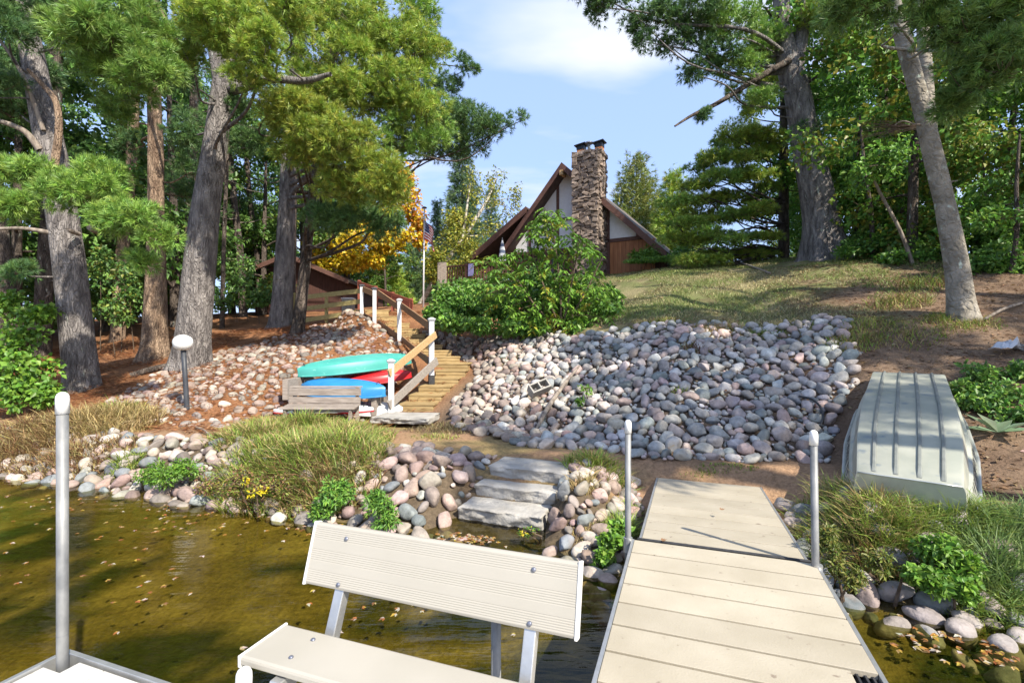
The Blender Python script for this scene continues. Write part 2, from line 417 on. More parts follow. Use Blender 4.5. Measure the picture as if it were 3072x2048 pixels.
# ------------------------------------------------------------------ ground
WATER = -0.38
STAIR = np.array([(-2.10, 9.35, 0.12), (-1.96, 9.9, 0.28), (-1.83, 10.3, 0.427), (-1.70, 10.7, 0.574), (-1.55, 11.1, 0.72), (-1.45, 11.5, 0.868),
                  (-1.47, 11.95, 1.015), (-1.66, 12.35, 1.16), (-1.95, 12.75, 1.31), (-2.20, 13.15, 1.456), (-2.52, 13.6, 1.60),
                  (-2.82, 14.0, 1.755), (-3.10, 14.4, 1.92), (-3.46, 14.8, 2.10), (-3.90, 15.2, 2.33), (-4.30, 15.6, 2.55), (-4.75, 16.1, 2.66)])
def height(X, Y):
    X = np.asarray(X, float); Y = np.asarray(Y, float)
    s = AX[0] * X + AX[1] * Y; t = BX[0] * X + BX[1] * Y
    s2 = np.interp(t, [-40, -8.6, -7.4, -6.2, -5.3, -3.6, -0.3, 1.7, 2.4, 4, 8, 40], [5.6, 5.6, 6.7, 7.9, 8.1, 7.9, 6.65, 7.0, 6.6, 6.2, 5.8, 5.6])
    k = np.interp(t, [-60, -14, -9, -5.6, -4.2, 4, 12, 60], [0.24, 0.29, 0.32, 0.32, 0.42, 0.43, 0.40, 0.30])
    d = s - s2
    f = np.interp(d, [0, 4.3, 10, 17, 35, 60, 400], [0, 4.3, 8.7, 11.9, 14.6, 15.2, 15.6])
    dd = np.sqrt(f * f + 0.04) - 0.2
    z = 0.05 + k * np.where(d > 0, np.maximum(dd, 0), 0)
    cutin = smooth(-2.62, -2.35, t) * smooth(-1.12, -1.36, t)
    bank = smooth(3.95, 5.3, s) * (1 - cutin) + smooth(4.62, 5.75, s) * cutin
    z = np.where(s < 5.75, np.minimum(z, -0.46 + 0.51 * bank), z)
    z = np.where(s < 4.05, -0.46 - 0.16 * np.minimum(4.05 - s, 9.0), z)
    rampw = smooth(-1.05, -0.62, t) * smooth(1.55, 1.08, t)
    z = np.where(s < 7.2, z * (1 - rampw) + np.minimum(z, np.interp(s, [3.6, 4.6, 6.15, 6.5, 7.2], [-0.5, -0.36, -0.185, 0.0, 0.9])) * rampw, z)
    n = fbm(X * 0.9, Y * 0.9, 3) - 0.47
    amp = np.where(s < 4.05, 0.10, 0.10 + 0.10 * smooth(6, 12, s))
    z = z + n * amp * smooth(0.0, 0.4, np.abs(s - 5.3) + 0.2)
    best = np.full(np.shape(X), 9.0); zl = np.zeros(np.shape(X))
    for a, b in zip(STAIR[:-1], STAIR[1:]):
        ab = b[:2] - a[:2]; l2 = ab @ ab
        q = np.clip(((X - a[0]) * ab[0] + (Y - a[1]) * ab[1]) / l2, 0, 1)
        dist = np.hypot(X - a[0] - q * ab[0], Y - a[1] - q * ab[1])
        c = dist < best
        best = np.where(c, dist, best); zl = np.where(c, a[2] + q * (b[2] - a[2]), zl)
    w = 1 - smooth(0.62, 1.15, best)
    return z * (1 - w) + (zl - 0.16) * w
def gz(x, y): return float(height(np.array([x]), np.array([y]))[0])
def hit(x, y, off=0.0):
    """Where the line of sight through (x, y) meets the ground."""
    Y = np.arange(2.0, 90.0, 0.02)
    u, v = x * 1.30612, y * 1.30612
    X = (u - 1536) / FPX * Y; Z = EYE - (v - 1024) / FPX * Y
    h = height(X, Y) + off
    i = int(np.argmax(Z <= h))
    if Z[i] > h[i]: i = len(Y) - 1
    return np.array([X[i], Y[i], h[i] - off])

def axis(lo, hi, near_lo, near_hi, fine, growth):
    a = list(np.arange(near_lo, near_hi + 1e-6, fine))
    st_ = fine; q = near_hi
    while q < hi: st_ *= growth; q += st_; a.append(min(q, hi))
    st_ = fine; q = near_lo
    while q > lo: st_ *= growth; q -= st_; a.insert(0, max(q, lo))
    return np.array(a)
gx = axis(-420, 420, -14, 13, 0.155, 1.18); gy = axis(-60, 520, 1.2, 24, 0.155, 1.16)
GX, GY = np.meshgrid(gx, gy); X, Y = GX.ravel(), GY.ravel()
Z = height(X, Y)
S = AX[0] * X + AX[1] * Y; T = BX[0] * X + BX[1] * Y
n1 = fbm(X * 1.3, Y * 1.3, 11); n2 = fbm(X * 3.7, Y * 3.7, 23); n3 = fbm(X * 0.45, Y * 0.45, 31)
def mixc(c, k, c2): return c * (1 - k[:, None]) + np.array(c2)[None] * k[:, None]
c = np.tile(np.array([0.33, 0.205, 0.122]), (len(X), 1))                       # sand of the path
c = mixc(c, smooth(0.42, 0.62, n2) * 0.45, (0.25, 0.155, 0.085))
c = mixc(c, smooth(0.5, 0.62, n1) * smooth(0.2, -1.5, T) * 0.4, (0.20, 0.20, 0.06))
s2v = np.interp(T, [-40, -8.6, -7.4, -6.2, -5.3, -3.6, -0.3, 1.7, 2.4, 4, 8, 40], [5.6, 5.6, 6.7, 7.9, 8.1, 7.9, 6.65, 7.0, 6.6, 6.2, 5.8, 5.6])
d = S - s2v
needle = smooth(-0.3, 0.5, d + (n1 - 0.5)) * smooth(-4.2, -5.2, T)
c = mixc(c, needle, (0.25, 0.122, 0.060))
c = mixc(c, needle * smooth(0.45, 0.65, n2) * 0.7, (0.14, 0.068, 0.036))
rock = smooth(-0.3, 0.4, d) * smooth(-5.2, -4.2, T)
c = mixc(c, rock, (0.105, 0.078, 0.058))
right = smooth(1.0, 2.2, T + (n1 - 0.5) * 2) * smooth(4.5, 5.4, S)
c = mixc(c, right, (0.19, 0.13, 0.087))
c = mixc(c, right * smooth(0.45, 0.6, n2), (0.14, 0.093, 0.063))
lawn = smooth(3.7, 4.6, d + (n1 - 0.5) * 1.2) * smooth(-5.2, -4.4, T) * smooth(4.2, 2.2, T + (n3 - 0.5) * 4 - smooth(6, 14, d) * 6)
c = mixc(c, lawn, (0.13, 0.14, 0.055))
c = mixc(c, lawn * smooth(0.44, 0.60, n1), (0.22, 0.19, 0.10))
c = mixc(c, lawn * smooth(0.52, 0.64, n2) * 0.6, (0.10, 0.07, 0.045))
far = smooth(16, 24, d) * (1 - lawn)
c = mixc(c, far, (0.09, 0.085, 0.035))
bankm = smooth(5.5, 5.1, S)
c = mixc(c, bankm, (0.12, 0.09, 0.06))
bed = smooth(4.45, 4.1, S)
cb_ = np.tile(np.array([0.21, 0.15, 0.042]), (len(X), 1))
n4 = fbm(X * 1.1 + 0.3 * Y, Y * 2.0, 41); n5 = fbm(X * 3.1, Y * 4.2, 47)
cb_ = mixc(cb_, smooth(0.42, 0.56, n4), (0.050, 0.055, 0.013))
cb_ = mixc(cb_, smooth(0.50, 0.60, n5) * 0.8, (0.36, 0.26, 0.085))
c = c * (1 - bed[:, None]) + cb_ * bed[:, None]
ny, nx = len(gy), len(gx)
ii = (np.arange(ny - 1)[:, None] * nx + np.arange(nx - 1)[None]).ravel()
F = np.stack([ii, ii + 1, ii + nx + 1, ii + nx], 1)
M_ground = bpy.data.materials.new('ground_soil'); M_ground.use_nodes = True
t_ = M_ground.node_tree; b_ = t_.nodes['Principled BSDF']; b_.inputs['Roughness'].default_value = 0.95; b_.inputs['Specular IOR Level'].default_value = 0.1
at = N(t_, 'ShaderNodeAttribute', attribute_name='col'); geo = N(t_, 'ShaderNodeNewGeometry')
nz = N(t_, 'ShaderNodeTexNoise'); nz.inputs['Scale'].default_value = 22; nz.inputs['Detail'].default_value = 7; nz.inputs['Roughness'].default_value = 0.7
t_.links.new(geo.outputs['Position'], nz.inputs['Vector'])
mr = N(t_, 'ShaderNodeMapRange'); mr.inputs[1].default_value = 0.3; mr.inputs[2].default_value = 0.7; mr.inputs[3].default_value = 0.62; mr.inputs[4].default_value = 1.38
t_.links.new(nz.outputs['Fac'], mr.inputs[0])
sc = N(t_, 'ShaderNodeVectorMath', operation='SCALE'); t_.links.new(at.outputs['Color'], sc.inputs[0]); t_.links.new(mr.outputs[0], sc.inputs['Scale'])
t_.links.new(sc.outputs[0], b_.inputs['Base Color'])
bp = N(t_, 'ShaderNodeBump'); bp.inputs['Distance'].default_value = 0.03; t_.links.new(nz.outputs['Fac'], bp.inputs['Height']); t_.links.new(bp.outputs[0], b_.inputs['Normal'])
ground = mesh('ground', np.stack([X, Y, Z], 1), F, M_ground, col=c, shade=True)
tag(ground, kind='structure')

# lake: one clear, tea-coloured surface over the lake bed
M_water = bpy.data.materials.new('lake_water'); M_water.use_nodes = True
t_ = M_water.node_tree
for n in list(t_.nodes): t_.nodes.remove(n)
o_ = N(t_, 'ShaderNodeOutputMaterial'); tr = N(t_, 'ShaderNodeBsdfTransparent'); tr.inputs[0].default_value = (0.66, 0.66, 0.40, 1)
gl = N(t_, 'ShaderNodeBsdfGlossy'); gl.inputs['Roughness'].default_value = 0.06; gl.inputs['Color'].default_value = (0.9, 0.9, 0.9, 1)
fr = N(t_, 'ShaderNodeFresnel'); fr.inputs['IOR'].default_value = 1.33
mx_ = N(t_, 'ShaderNodeMixShader')
geo = N(t_, 'ShaderNodeNewGeometry'); mpn = N(t_, 'ShaderNodeMapping'); mpn.inputs['Scale'].default_value = (1.1, 4.2, 1); mpn.inputs['Rotation'].default_value = (0, 0, math.radians(-14))
nz = N(t_, 'ShaderNodeTexNoise'); nz.inputs['Scale'].default_value = 1.9; nz.inputs['Detail'].default_value = 3
t_.links.new(geo.outputs['Position'], mpn.inputs[0]); t_.links.new(mpn.outputs[0], nz.inputs['Vector'])
bp = N(t_, 'ShaderNodeBump'); bp.inputs['Distance'].default_value = 0.010; bp.inputs['Strength'].default_value = 0.7
t_.links.new(nz.outputs['Fac'], bp.inputs['Height'])
t_.links.new(bp.outputs[0], gl.inputs['Normal']); t_.links.new(bp.outputs[0], fr.inputs['Normal'])
t_.links.new(fr.outputs[0], mx_.inputs[0]); t_.links.new(tr.outputs[0], mx_.inputs[1]); t_.links.new(gl.outputs[0], mx_.inputs[2]); t_.links.new(mx_.outputs[0], o_.inputs['Surface'])
q = [st(4.9, -400, WATER), st(4.9, 400, WATER), st(-300, 400, WATER), st(-300, -400, WATER)]
tag(mesh('lake_water', q, [(0, 3, 2, 1)], M_water), kind='structure')

# ------------------------------------------------------------------ cobbles
def ico(sub):
    import bmesh
    bm = bmesh.new(); bmesh.ops.create_icosphere(bm, subdivisions=sub, radius=1.0)
    V = np.array([v.co[:] for v in bm.verts]); F = np.array([[v.index for v in f.verts] for f in bm.faces]); bm.free()
    return V, F
ICO2, ICOF2 = ico(2); ICO3, ICOF3 = ico(3)
STONE_SHAPES, STONE_COARSE = [], []
for i in range(48):
    r = np.random.default_rng(100 + i // 2)
    V = (ICO3 if i % 2 == 0 else ICO2).copy()
    e = r.uniform(0.72, 1.0)
    V = np.sign(V) * np.abs(V) ** e; V /= np.linalg.norm(V, axis=1)[:, None] ** 0.6
    for _ in range(4):                                     # low bulges
        d_ = r.normal(size=3); d_ /= np.linalg.norm(d_)
        V *= (1 + r.uniform(-0.10, 0.14) * np.clip(V @ d_, 0, 2)[:, None])
    for _ in range(6 if (i // 2) % 3 else 14):             # worn flats, more on the broken ones
        d_ = r.normal(size=3); d_ /= np.linalg.norm(d_)
        cut = r.uniform(0.56, 0.90); q = V @ d_ - cut
        V -= np.where(q > 0, q * 0.85, 0)[:, None] * d_
    V *= np.array([1.0, r.uniform(0.58, 0.92), r.uniform(0.48, 0.76)])
    (STONE_SHAPES if i % 2 == 0 else STONE_COARSE).append(V / np.abs(V).max())
STONE_MESH = []
for i, V in enumerate(STONE_SHAPES):
    o = mesh('stone', V, ICOF3, M_stone, shade=True); STONE_MESH.append(o.data); bpy.data.objects.remove(o)
PAL_R = [(0.16, 0.175, 0.18), (0.20, 0.21, 0.205), (0.42, 0.31, 0.275), (0.42, 0.40, 0.34), (0.44, 0.425, 0.40), (0.36, 0.355, 0.34), (0.41, 0.355, 0.31), (0.29, 0.285, 0.28), (0.33, 0.29, 0.275), (0.28, 0.235, 0.225), (0.40, 0.36, 0.32), (0.24, 0.245, 0.25), (0.32, 0.27, 0.26), (0.47, 0.45, 0.42), (0.26, 0.27, 0.25), (0.37, 0.33, 0.28), (0.40, 0.31, 0.27)]
PAL_W = [(0.319, 0.243, 0.198), (0.281, 0.205, 0.167), (0.365, 0.312, 0.258), (0.243, 0.190, 0.163), (0.334, 0.251, 0.213), (0.274, 0.243, 0.198), (0.228, 0.160, 0.144), (0.395, 0.342, 0.289), (0.190, 0.167, 0.144)]

def rot_to(nrm, r):
    z = np.asarray(nrm, float); z = z + r.normal(size=3) * 0.28; z /= np.linalg.norm(z)
    a = np.cross(z, r.normal(size=3)); a /= np.linalg.norm(a)
    return np.stack([a, np.cross(z, a), z], 1)

def pack(inside, box, rmin, rmax, tries, seed, pw=1.6, gap=0.80, exclude=None, dens=None):
    """Stones dropped big to small so that neighbours just touch."""
    r = np.random.default_rng(seed)
    cell = rmax * 2; grid = {}; out = []
    R = rmin + (rmax - rmin) * r.random(tries) ** pw
    R = R[np.argsort(-(R + r.normal(size=tries) * (rmax - rmin) * 0.22))]
    P = np.stack([r.uniform(box[0], box[1], tries), r.uniform(box[2], box[3], tries)], 1)
    ok = inside(P[:, 0], P[:, 1])
    for (x, y), a, k in zip(P, R, ok):
        if not k or (dens is not None and r.random() > dens(x, y)): continue
        if exclude and any((x - e[0]) ** 2 + (y - e[1]) ** 2 < (e[2] + a * 0.8) ** 2 for e in exclude): continue
        gi, gj = int(x // cell), int(y // cell); bad = False
        for i in (gi - 1, gi, gi + 1):
            for j in (gj - 1, gj, gj + 1):
                for (px_, py_, b) in grid.get((i, j), ()):
                    if (px_ - x) ** 2 + (py_ - y) ** 2 < ((a + b) * gap) ** 2: bad = True; break
                if bad: break
            if bad: break
        if bad: continue
        grid.setdefault((gi, gj), []).append((x, y, a)); out.append((x, y, a))
    return out

PAL_WET = [(0.20, 0.205, 0.20), (0.27, 0.25, 0.235), (0.16, 0.18, 0.185), (0.31, 0.27, 0.25), (0.23, 0.19, 0.175), (0.33, 0.31, 0.28)]

def lay(owner, stones, pal, seed, sink=0.30, limit=300, jitter=0.25):
    """The stones that show largest become parts; the others stay one joined part."""
    r = np.random.default_rng(seed)
    A = np.array(stones); zs = height(A[:, 0], A[:, 1]); e = 0.06
    nx_ = -(height(A[:, 0] + e, A[:, 1]) - height(A[:, 0] - e, A[:, 1])) / (2 * e)
    ny_ = -(height(A[:, 0], A[:, 1] + e) - height(A[:, 0], A[:, 1] - e)) / (2 * e)
    size = A[:, 2] / A[:, 1]
    vis = (np.abs(A[:, 0] / A[:, 1]) < 1.06) & (A[:, 1] > 0.5)
    order = np.argsort(-np.where(vis, size, size * 0.01))
    VV, FF, CC, off = [], [], [], 0
    for rank, i in enumerate(order):
        x, y, a = A[i]; nrm = np.array([nx_[i], ny_[i], 1.0]); nrm /= np.linalg.norm(nrm)
        Rm = rot_to(nrm, r)
        k = r.integers(len(STONE_SHAPES)); s = a * r.uniform(0.98, 1.16)
        p = np.array([x, y, zs[i]]) + nrm * (s * (0.62 - sink) * 0.75 + r.uniform(-jitter, jitter) * 0.0 + r.uniform(0, jitter) * s)
        pl_ = PAL_W if (pal is PAL_R and y > 6.2 and x + 0.5 * r.normal() < 0.25) else pal
        base = np.array(pl_[r.integers(len(pl_))]) * r.uniform(0.74, 1.25); base = base * (1 + r.normal(size=3) * 0.02)
        if rank < limit:
            o = bpy.data.objects.new('stone', STONE_MESH[k]); COL.objects.link(o); o.parent = owner
            o.matrix_world = Matrix.Translation(p) @ Matrix((Rm * s).tolist()).to_4x4()
            o.color = (*[float(q) for q in base], 1)
        else:
            V = STONE_COARSE[k] @ (Rm * s).T + p
            VV.append(V); FF.append(ICOF2 + off); CC.append(np.repeat(base[None], len(V), 0)); off += len(V)
    if VV:
        o = mesh('stones', np.concatenate(VV), np.concatenate(FF), M_stone_a, owner, col=np.concatenate(CC), shade=True)
        o['kind'] = 'stuff'

def poly_in(pts):
    pts = np.array(pts)
    def f(x, y):
        x = np.asarray(x); y = np.asarray(y); c = np.zeros(x.shape, bool); n = len(pts)
        x, y = x + (fbm(x * 1.7, y * 1.7, 91, 3) - 0.45) * 0.55, y + (fbm(x * 1.7, y * 1.7, 95, 3) - 0.45) * 0.4
        for i in range(n):
            x1, y1 = pts[i]; x2, y2 = pts[(i + 1) % n]
            cond = ((y1 > y) != (y2 > y)) & (x < (x2 - x1) * (y - y1) / (y2 - y1 + 1e-12) + x1)
            c ^= cond
        return c
    return f
def stpoly(L): return [tuple(st(s, t)[:2]) for s, t in L]
def bbox(L):
    A = np.array(L); return (A[:, 0].min(), A[:, 0].max(), A[:, 1].min(), A[:, 1].max())

def stair_clear(w=0.50):
    ex = []
    for a, b in zip(STAIR[:-1], STAIR[1:]):
        for q in (0, 0.5): p = a + (b - a) * q; ex.append((p[0], p[1], w))
    return ex
# the long riprap slope right of the stairs
P = stpoly([(7.75, -4.0), (6.75, -2.2), (6.55, -0.4), (6.75, 0.8), (7.0, 1.75), (8.8, 2.35), (10.2, 2.75), (11.3, 3.0), (11.45, 1.6), (11.35, -0.4), (11.25, -2.3), (12.3, -4.0), (13.2, -6.6), (13.0, -7.6), (11.6, -6.0), (10.6, -4.55), (8.6, -4.35)])
riprap = thing('riprap_slope', 'broad slope of loose grey and pink cobbles rising from the path to the lawn', 'cobble slope', 'cobble banks of the shore')
lay(riprap, pack(poly_in(P), bbox(P), 0.030, 0.135, 60000, 1, pw=2.4, gap=0.72, exclude=stair_clear()), PAL_R, 2)
# the warmer, needle-strewn slope left of the stairs
P = stpoly([(5.55, -9.8), (5.9, -8.6), (6.5, -7.2), (7.6, -5.9), (8.3, -5.75), (9.5, -6.2), (10.8, -6.6), (12.2, -8.6), (13.4, -10.3), (13.2, -11.6), (11.3, -11.4), (10.0, -11.8), (8.4, -12.2), (6.8, -11.4)])
left_slope = thing('cobble_slope', 'slope of tan cobbles half sunk in orange pine needles left of the wooden stairs', 'cobble slope', 'cobble banks of the shore')
def dens_l(x, y):
    s_ = AX[0] * x + AX[1] * y
    return float(np.interp(s_, [8.0, 9.6, 11], [1.0, 0.8, 0.38]) * (0.42 + 1.2 * smooth(0.34, 0.6, fbm(np.array([x * 0.9]), np.array([y * 0.9]), 77))[0]))
lay(left_slope, pack(poly_in(P), bbox(P), 0.036, 0.125, 12000, 5, pw=1.6, gap=0.84, exclude=stair_clear(), dens=dens_l), PAL_W, 6, sink=0.55, jitter=0.05)
# waterside banks
P = stpoly([(4.05, -12.0), (4.05, -9.0), (4.15, -6.0), (4.12, -3.4), (4.3, -2.1), (5.2, -2.05), (5.75, -2.2), (5.85, -3.6), (5.45, -5.0), (5.2, -7.0), (5.1, -9.0), (4.9, -12.0)])
bank_l = thing('shore_riprap', 'low bank of pinkish cobbles along the water left of the stone steps', 'cobble bank', 'cobble banks of the shore')
slab_clear = [(*st(4.70 + 0.36 * i + 0.12 * j, -2.13 + 0.06 * i + 0.0 * j)[:2], 0.22) for i in range(3) for j in range(4)]
lay(bank_l, pack(poly_in(P), bbox(P), 0.036, 0.125, 34000, 8, pw=1.6, gap=0.76, exclude=slab_clear), PAL_W + PAL_R[:4], 9)
P = stpoly([(4.15, -1.22), (4.1, -0.9), (3.6, -0.62), (3.5, -0.5), (6.1, -0.5), (6.0, -1.0), (5.55, -1.25)])
bank_m = thing('shore_riprap', 'small heap of pale cobbles between the stone steps and the dock', 'cobble bank', 'cobble banks of the shore')
lay(bank_m, pack(poly_in(P), bbox(P), 0.04, 0.105, 9000, 10, pw=1.4, gap=0.74), PAL_W + PAL_R[:3], 11)
P = stpoly([(4.05, 0.95), (3.95, 1.5), (3.75, 2.2), (3.5, 3.4), (4.7, 3.6), (4.9, 2.4), (5.6, 1.2), (5.9, 0.9)])
bank_r = thing('shore_riprap', 'line of grey cobbles at the waterline right of the dock under the grass', 'cobble bank', 'cobble banks of the shore')
lay(bank_r, pack(poly_in(P), bbox(P), 0.045, 0.125, 7000, 12, pw=1.2, gap=0.78), PAL_WET, 13)
P = stpoly([(4.6, 3.4), (4.4, 4.5), (6.2, 4.9), (6.0, 3.5)])
bank_rr = thing('shore_riprap', 'scatter of whitish stones in the dirt right of the upturned boat', 'cobble bank', 'cobble banks of the shore')
lay(bank_rr, pack(poly_in(P), bbox(P), 0.06, 0.17, 120, 14, gap=0.95), [(0.5, 0.48, 0.46), (0.42, 0.36, 0.34), (0.3, 0.3, 0.31)], 15)

# ------------------------------------------------------------------ dock
def rod(name, p, h0, h1, r, mat, parent, cap=None, n=20, lean=(0, 0)):
    a = np.array([p[0], p[1], h0]); b = np.array([p[0] + lean[0], p[1] + lean[1], h1])
    o = MB().tube([a, a + (b - a) * 0.5, b], [r, r, r], n).build(name, mat, parent, shade=False)
    for pl in o.data.polygons: pl.use_smooth = len(pl.vertices) == 4
    if cap:
        d = (b - a) / np.linalg.norm(b - a); R = r * 1.16
        prof = [(-0.075, R), (-0.01, R), (0.008, R * 0.95), (0.02, R * 0.75), (0.027, R * 0.4), (0.029, 0.002)]
        c_ = MB().tube([b + d * q for q, _ in prof], [w for _, w in prof], n).build('cap', cap, o, shade=True)
    return o

T0, T1 = -0.385, 0.835
ax3 = np.array([AX[0], AX[1], 0]); bx3 = np.array([BX[0], BX[1], 0]); up = np.array([0, 0, 1.0])
dock = thing('dock_walkway', 'near section of the cream plank dock running out over the water', 'dock')
SE = 3.925
s_ = SE - 0.012; k = 0
while s_ > -2.2:
    w_ = 0.242
    c0 = st(s_ - w_ / 2, (T0 + T1) / 2, -0.016)
    if k == 5:      # the plank with a corner cut away over the hinge
        hx, hy = (w_ - 0.018) / 2, (T1 - T0) / 2
        pl = [(-hx, -hy), (hx, -hy), (hx, hy - 0.115), (-hx + 0.055, hy - 0.115), (-hx + 0.055, hy), (-hx, hy)]
        # near side of the notch stays open to the dock edge
        poly = [c0 + ax3 * a + bx3 * b + up * 0.016 for a, b in pl]
        MB().prism(poly, -up * 0.032).build('plank', M_deck, dock, bevel=0.003)
    else:
        MB().box(c0, ax3 * (w_ - 0.018) / 2, bx3 * (T1 - T0) / 2, up * 0.016).build('plank', M_deck, dock, bevel=0.003)
    s_ -= w_; k += 1
for t_ in (T0 - 0.013, T1 + 0.013):
    MB().box(st(0.86, t_, -0.075), ax3 * (SE - 0.86), bx3 * 0.011, up * 0.072).build('frame_rail', M_alu, dock, bevel=0.002)
MB().box(st(SE + 0.004, (T0 + T1) / 2, -0.09), ax3 * 0.008, bx3 * 0.62, up * 0.06).build('frame_rail', M_alu, dock, bevel=0.002)
b_ = MB()
sn = SE - 0.012 - 0.242 * 5 - 0.10
b_.box(st(sn + 0.045, T1 - 0.055, -0.05), ax3 * 0.10, bx3 * 0.055, up * 0.004)
for q in (-0.03, 0.005, 0.035): b_.box(st(sn + 0.05, T1 - 0.055 + q, -0.035), ax3 * 0.075, bx3 * 0.005, up * 0.016)
b_.build('hinge_bracket', M_black, dock)
rod('post', st(SE - 0.02, T0 - 0.05), -0.9, 0.90, 0.0235, M_galv, dock, M_cap)
rod('post', st(SE - 0.06, T1 + 0.005), -0.9, 0.905, 0.0235, M_galv, dock, M_cap, lean=(-0.025, 0.0))
for t_ in (T0 - 0.05, T1 + 0.005):
    MB().tube([st(SE - 0.02 if t_ < 0 else SE - 0.06, t_, -0.10), st(SE - 0.02 if t_ < 0 else SE - 0.06, t_, 0.012)], 0.034, 16).build('post_sleeve', M_alu, dock)

ramp = thing('dock_ramp', 'far ramp section of the cream plank dock resting on the grassy shore', 'dock')
r0, r1 = np.array([SE + 0.03, -0.004]), np.array([SE + 2.36, -0.135])
ra = ax3 * (r1[0] - r0[0]) + up * (r1[1] - r0[1]); RL = np.linalg.norm(ra); ra /= RL; rn = np.cross(ra, bx3) * -1
if rn[2] < 0: rn = -rn
npk = 9; w_ = RL / npk
for i in range(npk):
    hw = 0.56
    c0 = st(r0[0], (T0 + T1) / 2, r0[1]) + ra * (i + 0.5) * w_ - rn * 0.016
    MB().box(c0, ra * (w_ - 0.016) / 2, bx3 * hw, rn * 0.016).build('plank', M_deck, ramp, bevel=0.003)
for sg in (-1, 1):
    MB().box(st(r0[0], (T0 + T1) / 2 + sg * 0.572, r0[1]) + ra * RL / 2 - rn * 0.06, ra * RL / 2, bx3 * 0.010, rn * 0.06).build('frame_rail', M_alu, ramp, bevel=0.002)
MB().tube([st(SE + 0.018, T0 + 0.02, -0.005), st(SE + 0.018, T1 - 0.02, -0.005)], 0.011, 10).build('hinge_pin', M_black, ramp)

# cross platform on the left, its corner and the bench
plat = thing('dock_platform', 'white cross section of the dock with an aluminium edge at the lower left', 'dock')
pe = 1.535
t_ = -2.875; first = True
while t_ < T0 - 0.1:
    w_ = min(0.30, T0 - 0.03 - t_)
    if first:
        hx = w_ / 2 - 0.003
        poly = [st(-2.2, t_ + 0.003, 0.0), st(-2.2, t_ + w_ - 0.003, 0.0), st(pe - 0.02, t_ + w_ - 0.003, 0.0), st(pe - 0.02, t_ + 0.125, 0.0), st(pe - 0.10, t_ + 0.125, 0.0), st(pe - 0.10, t_ + 0.003, 0.0)]
        MB().prism(poly, -up * 0.03).build('deck_panel', M_deckwhite, plat, bevel=0.003)
    else:
        MB().box(st((pe - 0.02 - 2.2) / 2, t_ + w_ / 2, -0.015), ax3 * (pe - 0.02 + 2.2) / 2, bx3 * (w_ / 2 - 0.003), up * 0.015).build('deck_panel', M_deckwhite, plat, bevel=0.003)
    t_ += w_; first = False
MB().box(st(pe + 0.004, (T0 - 2.9) / 2 - 0.012, -0.045), ax3 * 0.012, bx3 * 1.236, up * 0.058).build('frame_rail', M_alu, plat, bevel=0.002)
MB().box(st(-0.35, -2.892, -0.045), ax3 * 1.87, bx3 * 0.012, up * 0.058).build('frame_rail', M_alu, plat, bevel=0.002)
rod('post', st(pe - 0.055, -2.815), -1.1, 1.27, 0.0235, M_galv, plat, M_cap, n=24)
MB().tube([st(pe - 0.055, -2.815, 0.14), st(pe - 0.055, -2.815, 0.1405)], 0.0242, 16).build('pipe_seam', M_bolt, plat)
rod('post', st(1.86, -0.735), -1.2, 0.60, 0.0205, M_galv, plat, None, n=16)
MB().box(st(1.70, -0.735, -0.05), ax3 * 0.16, bx3 * 0.02, up * 0.02).build('post_bracket', M_alu, plat)
rod('post', st(1.345, -1.515), -0.9, 0.33, 0.024, M_galv, plat, M_cap, n=16)
bp_ = MB().tube([st(pe - 0.27, -2.99, 0.02), st(pe - 0.27, -2.99, -0.30)], 0.06, 14).build('dock_bumper', M_bluebump, shade=False, bevel=0.012)
tag(bp_, 'blue vinyl bumper hung on the outer edge of the white dock platform', 'dock bumper')

bench = thing('dock_bench', 'cream bench with ribbed backrest fixed to the edge of the dock', 'bench')
bl, br = -1.585, -0.365; bm_ = (bl + br) / 2; bh = (br - bl) / 2
def panel(name, c0, along, across, nrm, half_l, half_w, th, grooves, mat, parent):
    """A ribbed extruded plank: fine grooves run its whole length."""
    prof = [(-half_w, 0.0)]
    for g0, g1 in grooves:
        q = g0
        while q < g1 - 1e-6:
            prof += [(q, 0.0), (q + 0.0015, -0.0010), (q + 0.0035, -0.0010), (q + 0.005, 0.0)]; q += 0.0085
    prof += [(half_w, 0.0)]
    rr = 0.012
    prof[0] = (-half_w + rr, 0); prof[-1] = (half_w - rr, 0)
    ends = [(half_w - 0.003, -rr * 0.35), (half_w, -rr), (half_w, -th + rr), (half_w - rr, -th), (-half_w + rr, -th), (-half_w, -th + rr), (-half_w, -rr), (-half_w + 0.003, -rr * 0.35)]
    prof = prof + ends
    n = len(prof)
    V = [c0 + along * e * half_l + across * a + nrm * z for e in (-1, 1) for a, z in prof]
    F = [(i, (i + 1) % n, n + (i + 1) % n, n + i) for i in range(n)] + [tuple(range(n))[::-1], tuple(range(n, 2 * n))]
    return MB().add(V, F).build(name, mat, parent)
back_c = st(1.745, bm_, 0.605)
tl = math.radians(17); back_up = up * math.cos(tl) + ax3 * math.sin(tl); back_n = -(ax3 * math.cos(tl) - up * math.sin(tl))
W2 = 0.128
br_ = panel('backrest', back_c, bx3, back_up, back_n, bh - 0.012, W2, 0.036, [(-0.112, -0.066), (-0.028, 0.020), (0.062, 0.108)], M_bench, bench)
for sg in (-1, 1):
    MB().box(back_c + bx3 * sg * (bh - 0.006) - back_n * 0.018, bx3 * 0.006, back_up * (W2 + 0.003), back_n * 0.0215).build('end_cap', M_bench_cap, br_, bevel=0.003)
def bolt(c0, nrm, parent):
    a, b = c0, c0 + nrm * 0.004
    MB().tube([c0 - nrm * 0.002, c0 + nrm * 0.003, c0 + nrm * 0.006, c0 + nrm * 0.0075], [0.0095, 0.0095, 0.0065, 0.001], 12).build('bolt', M_bolt, parent, shade=True)
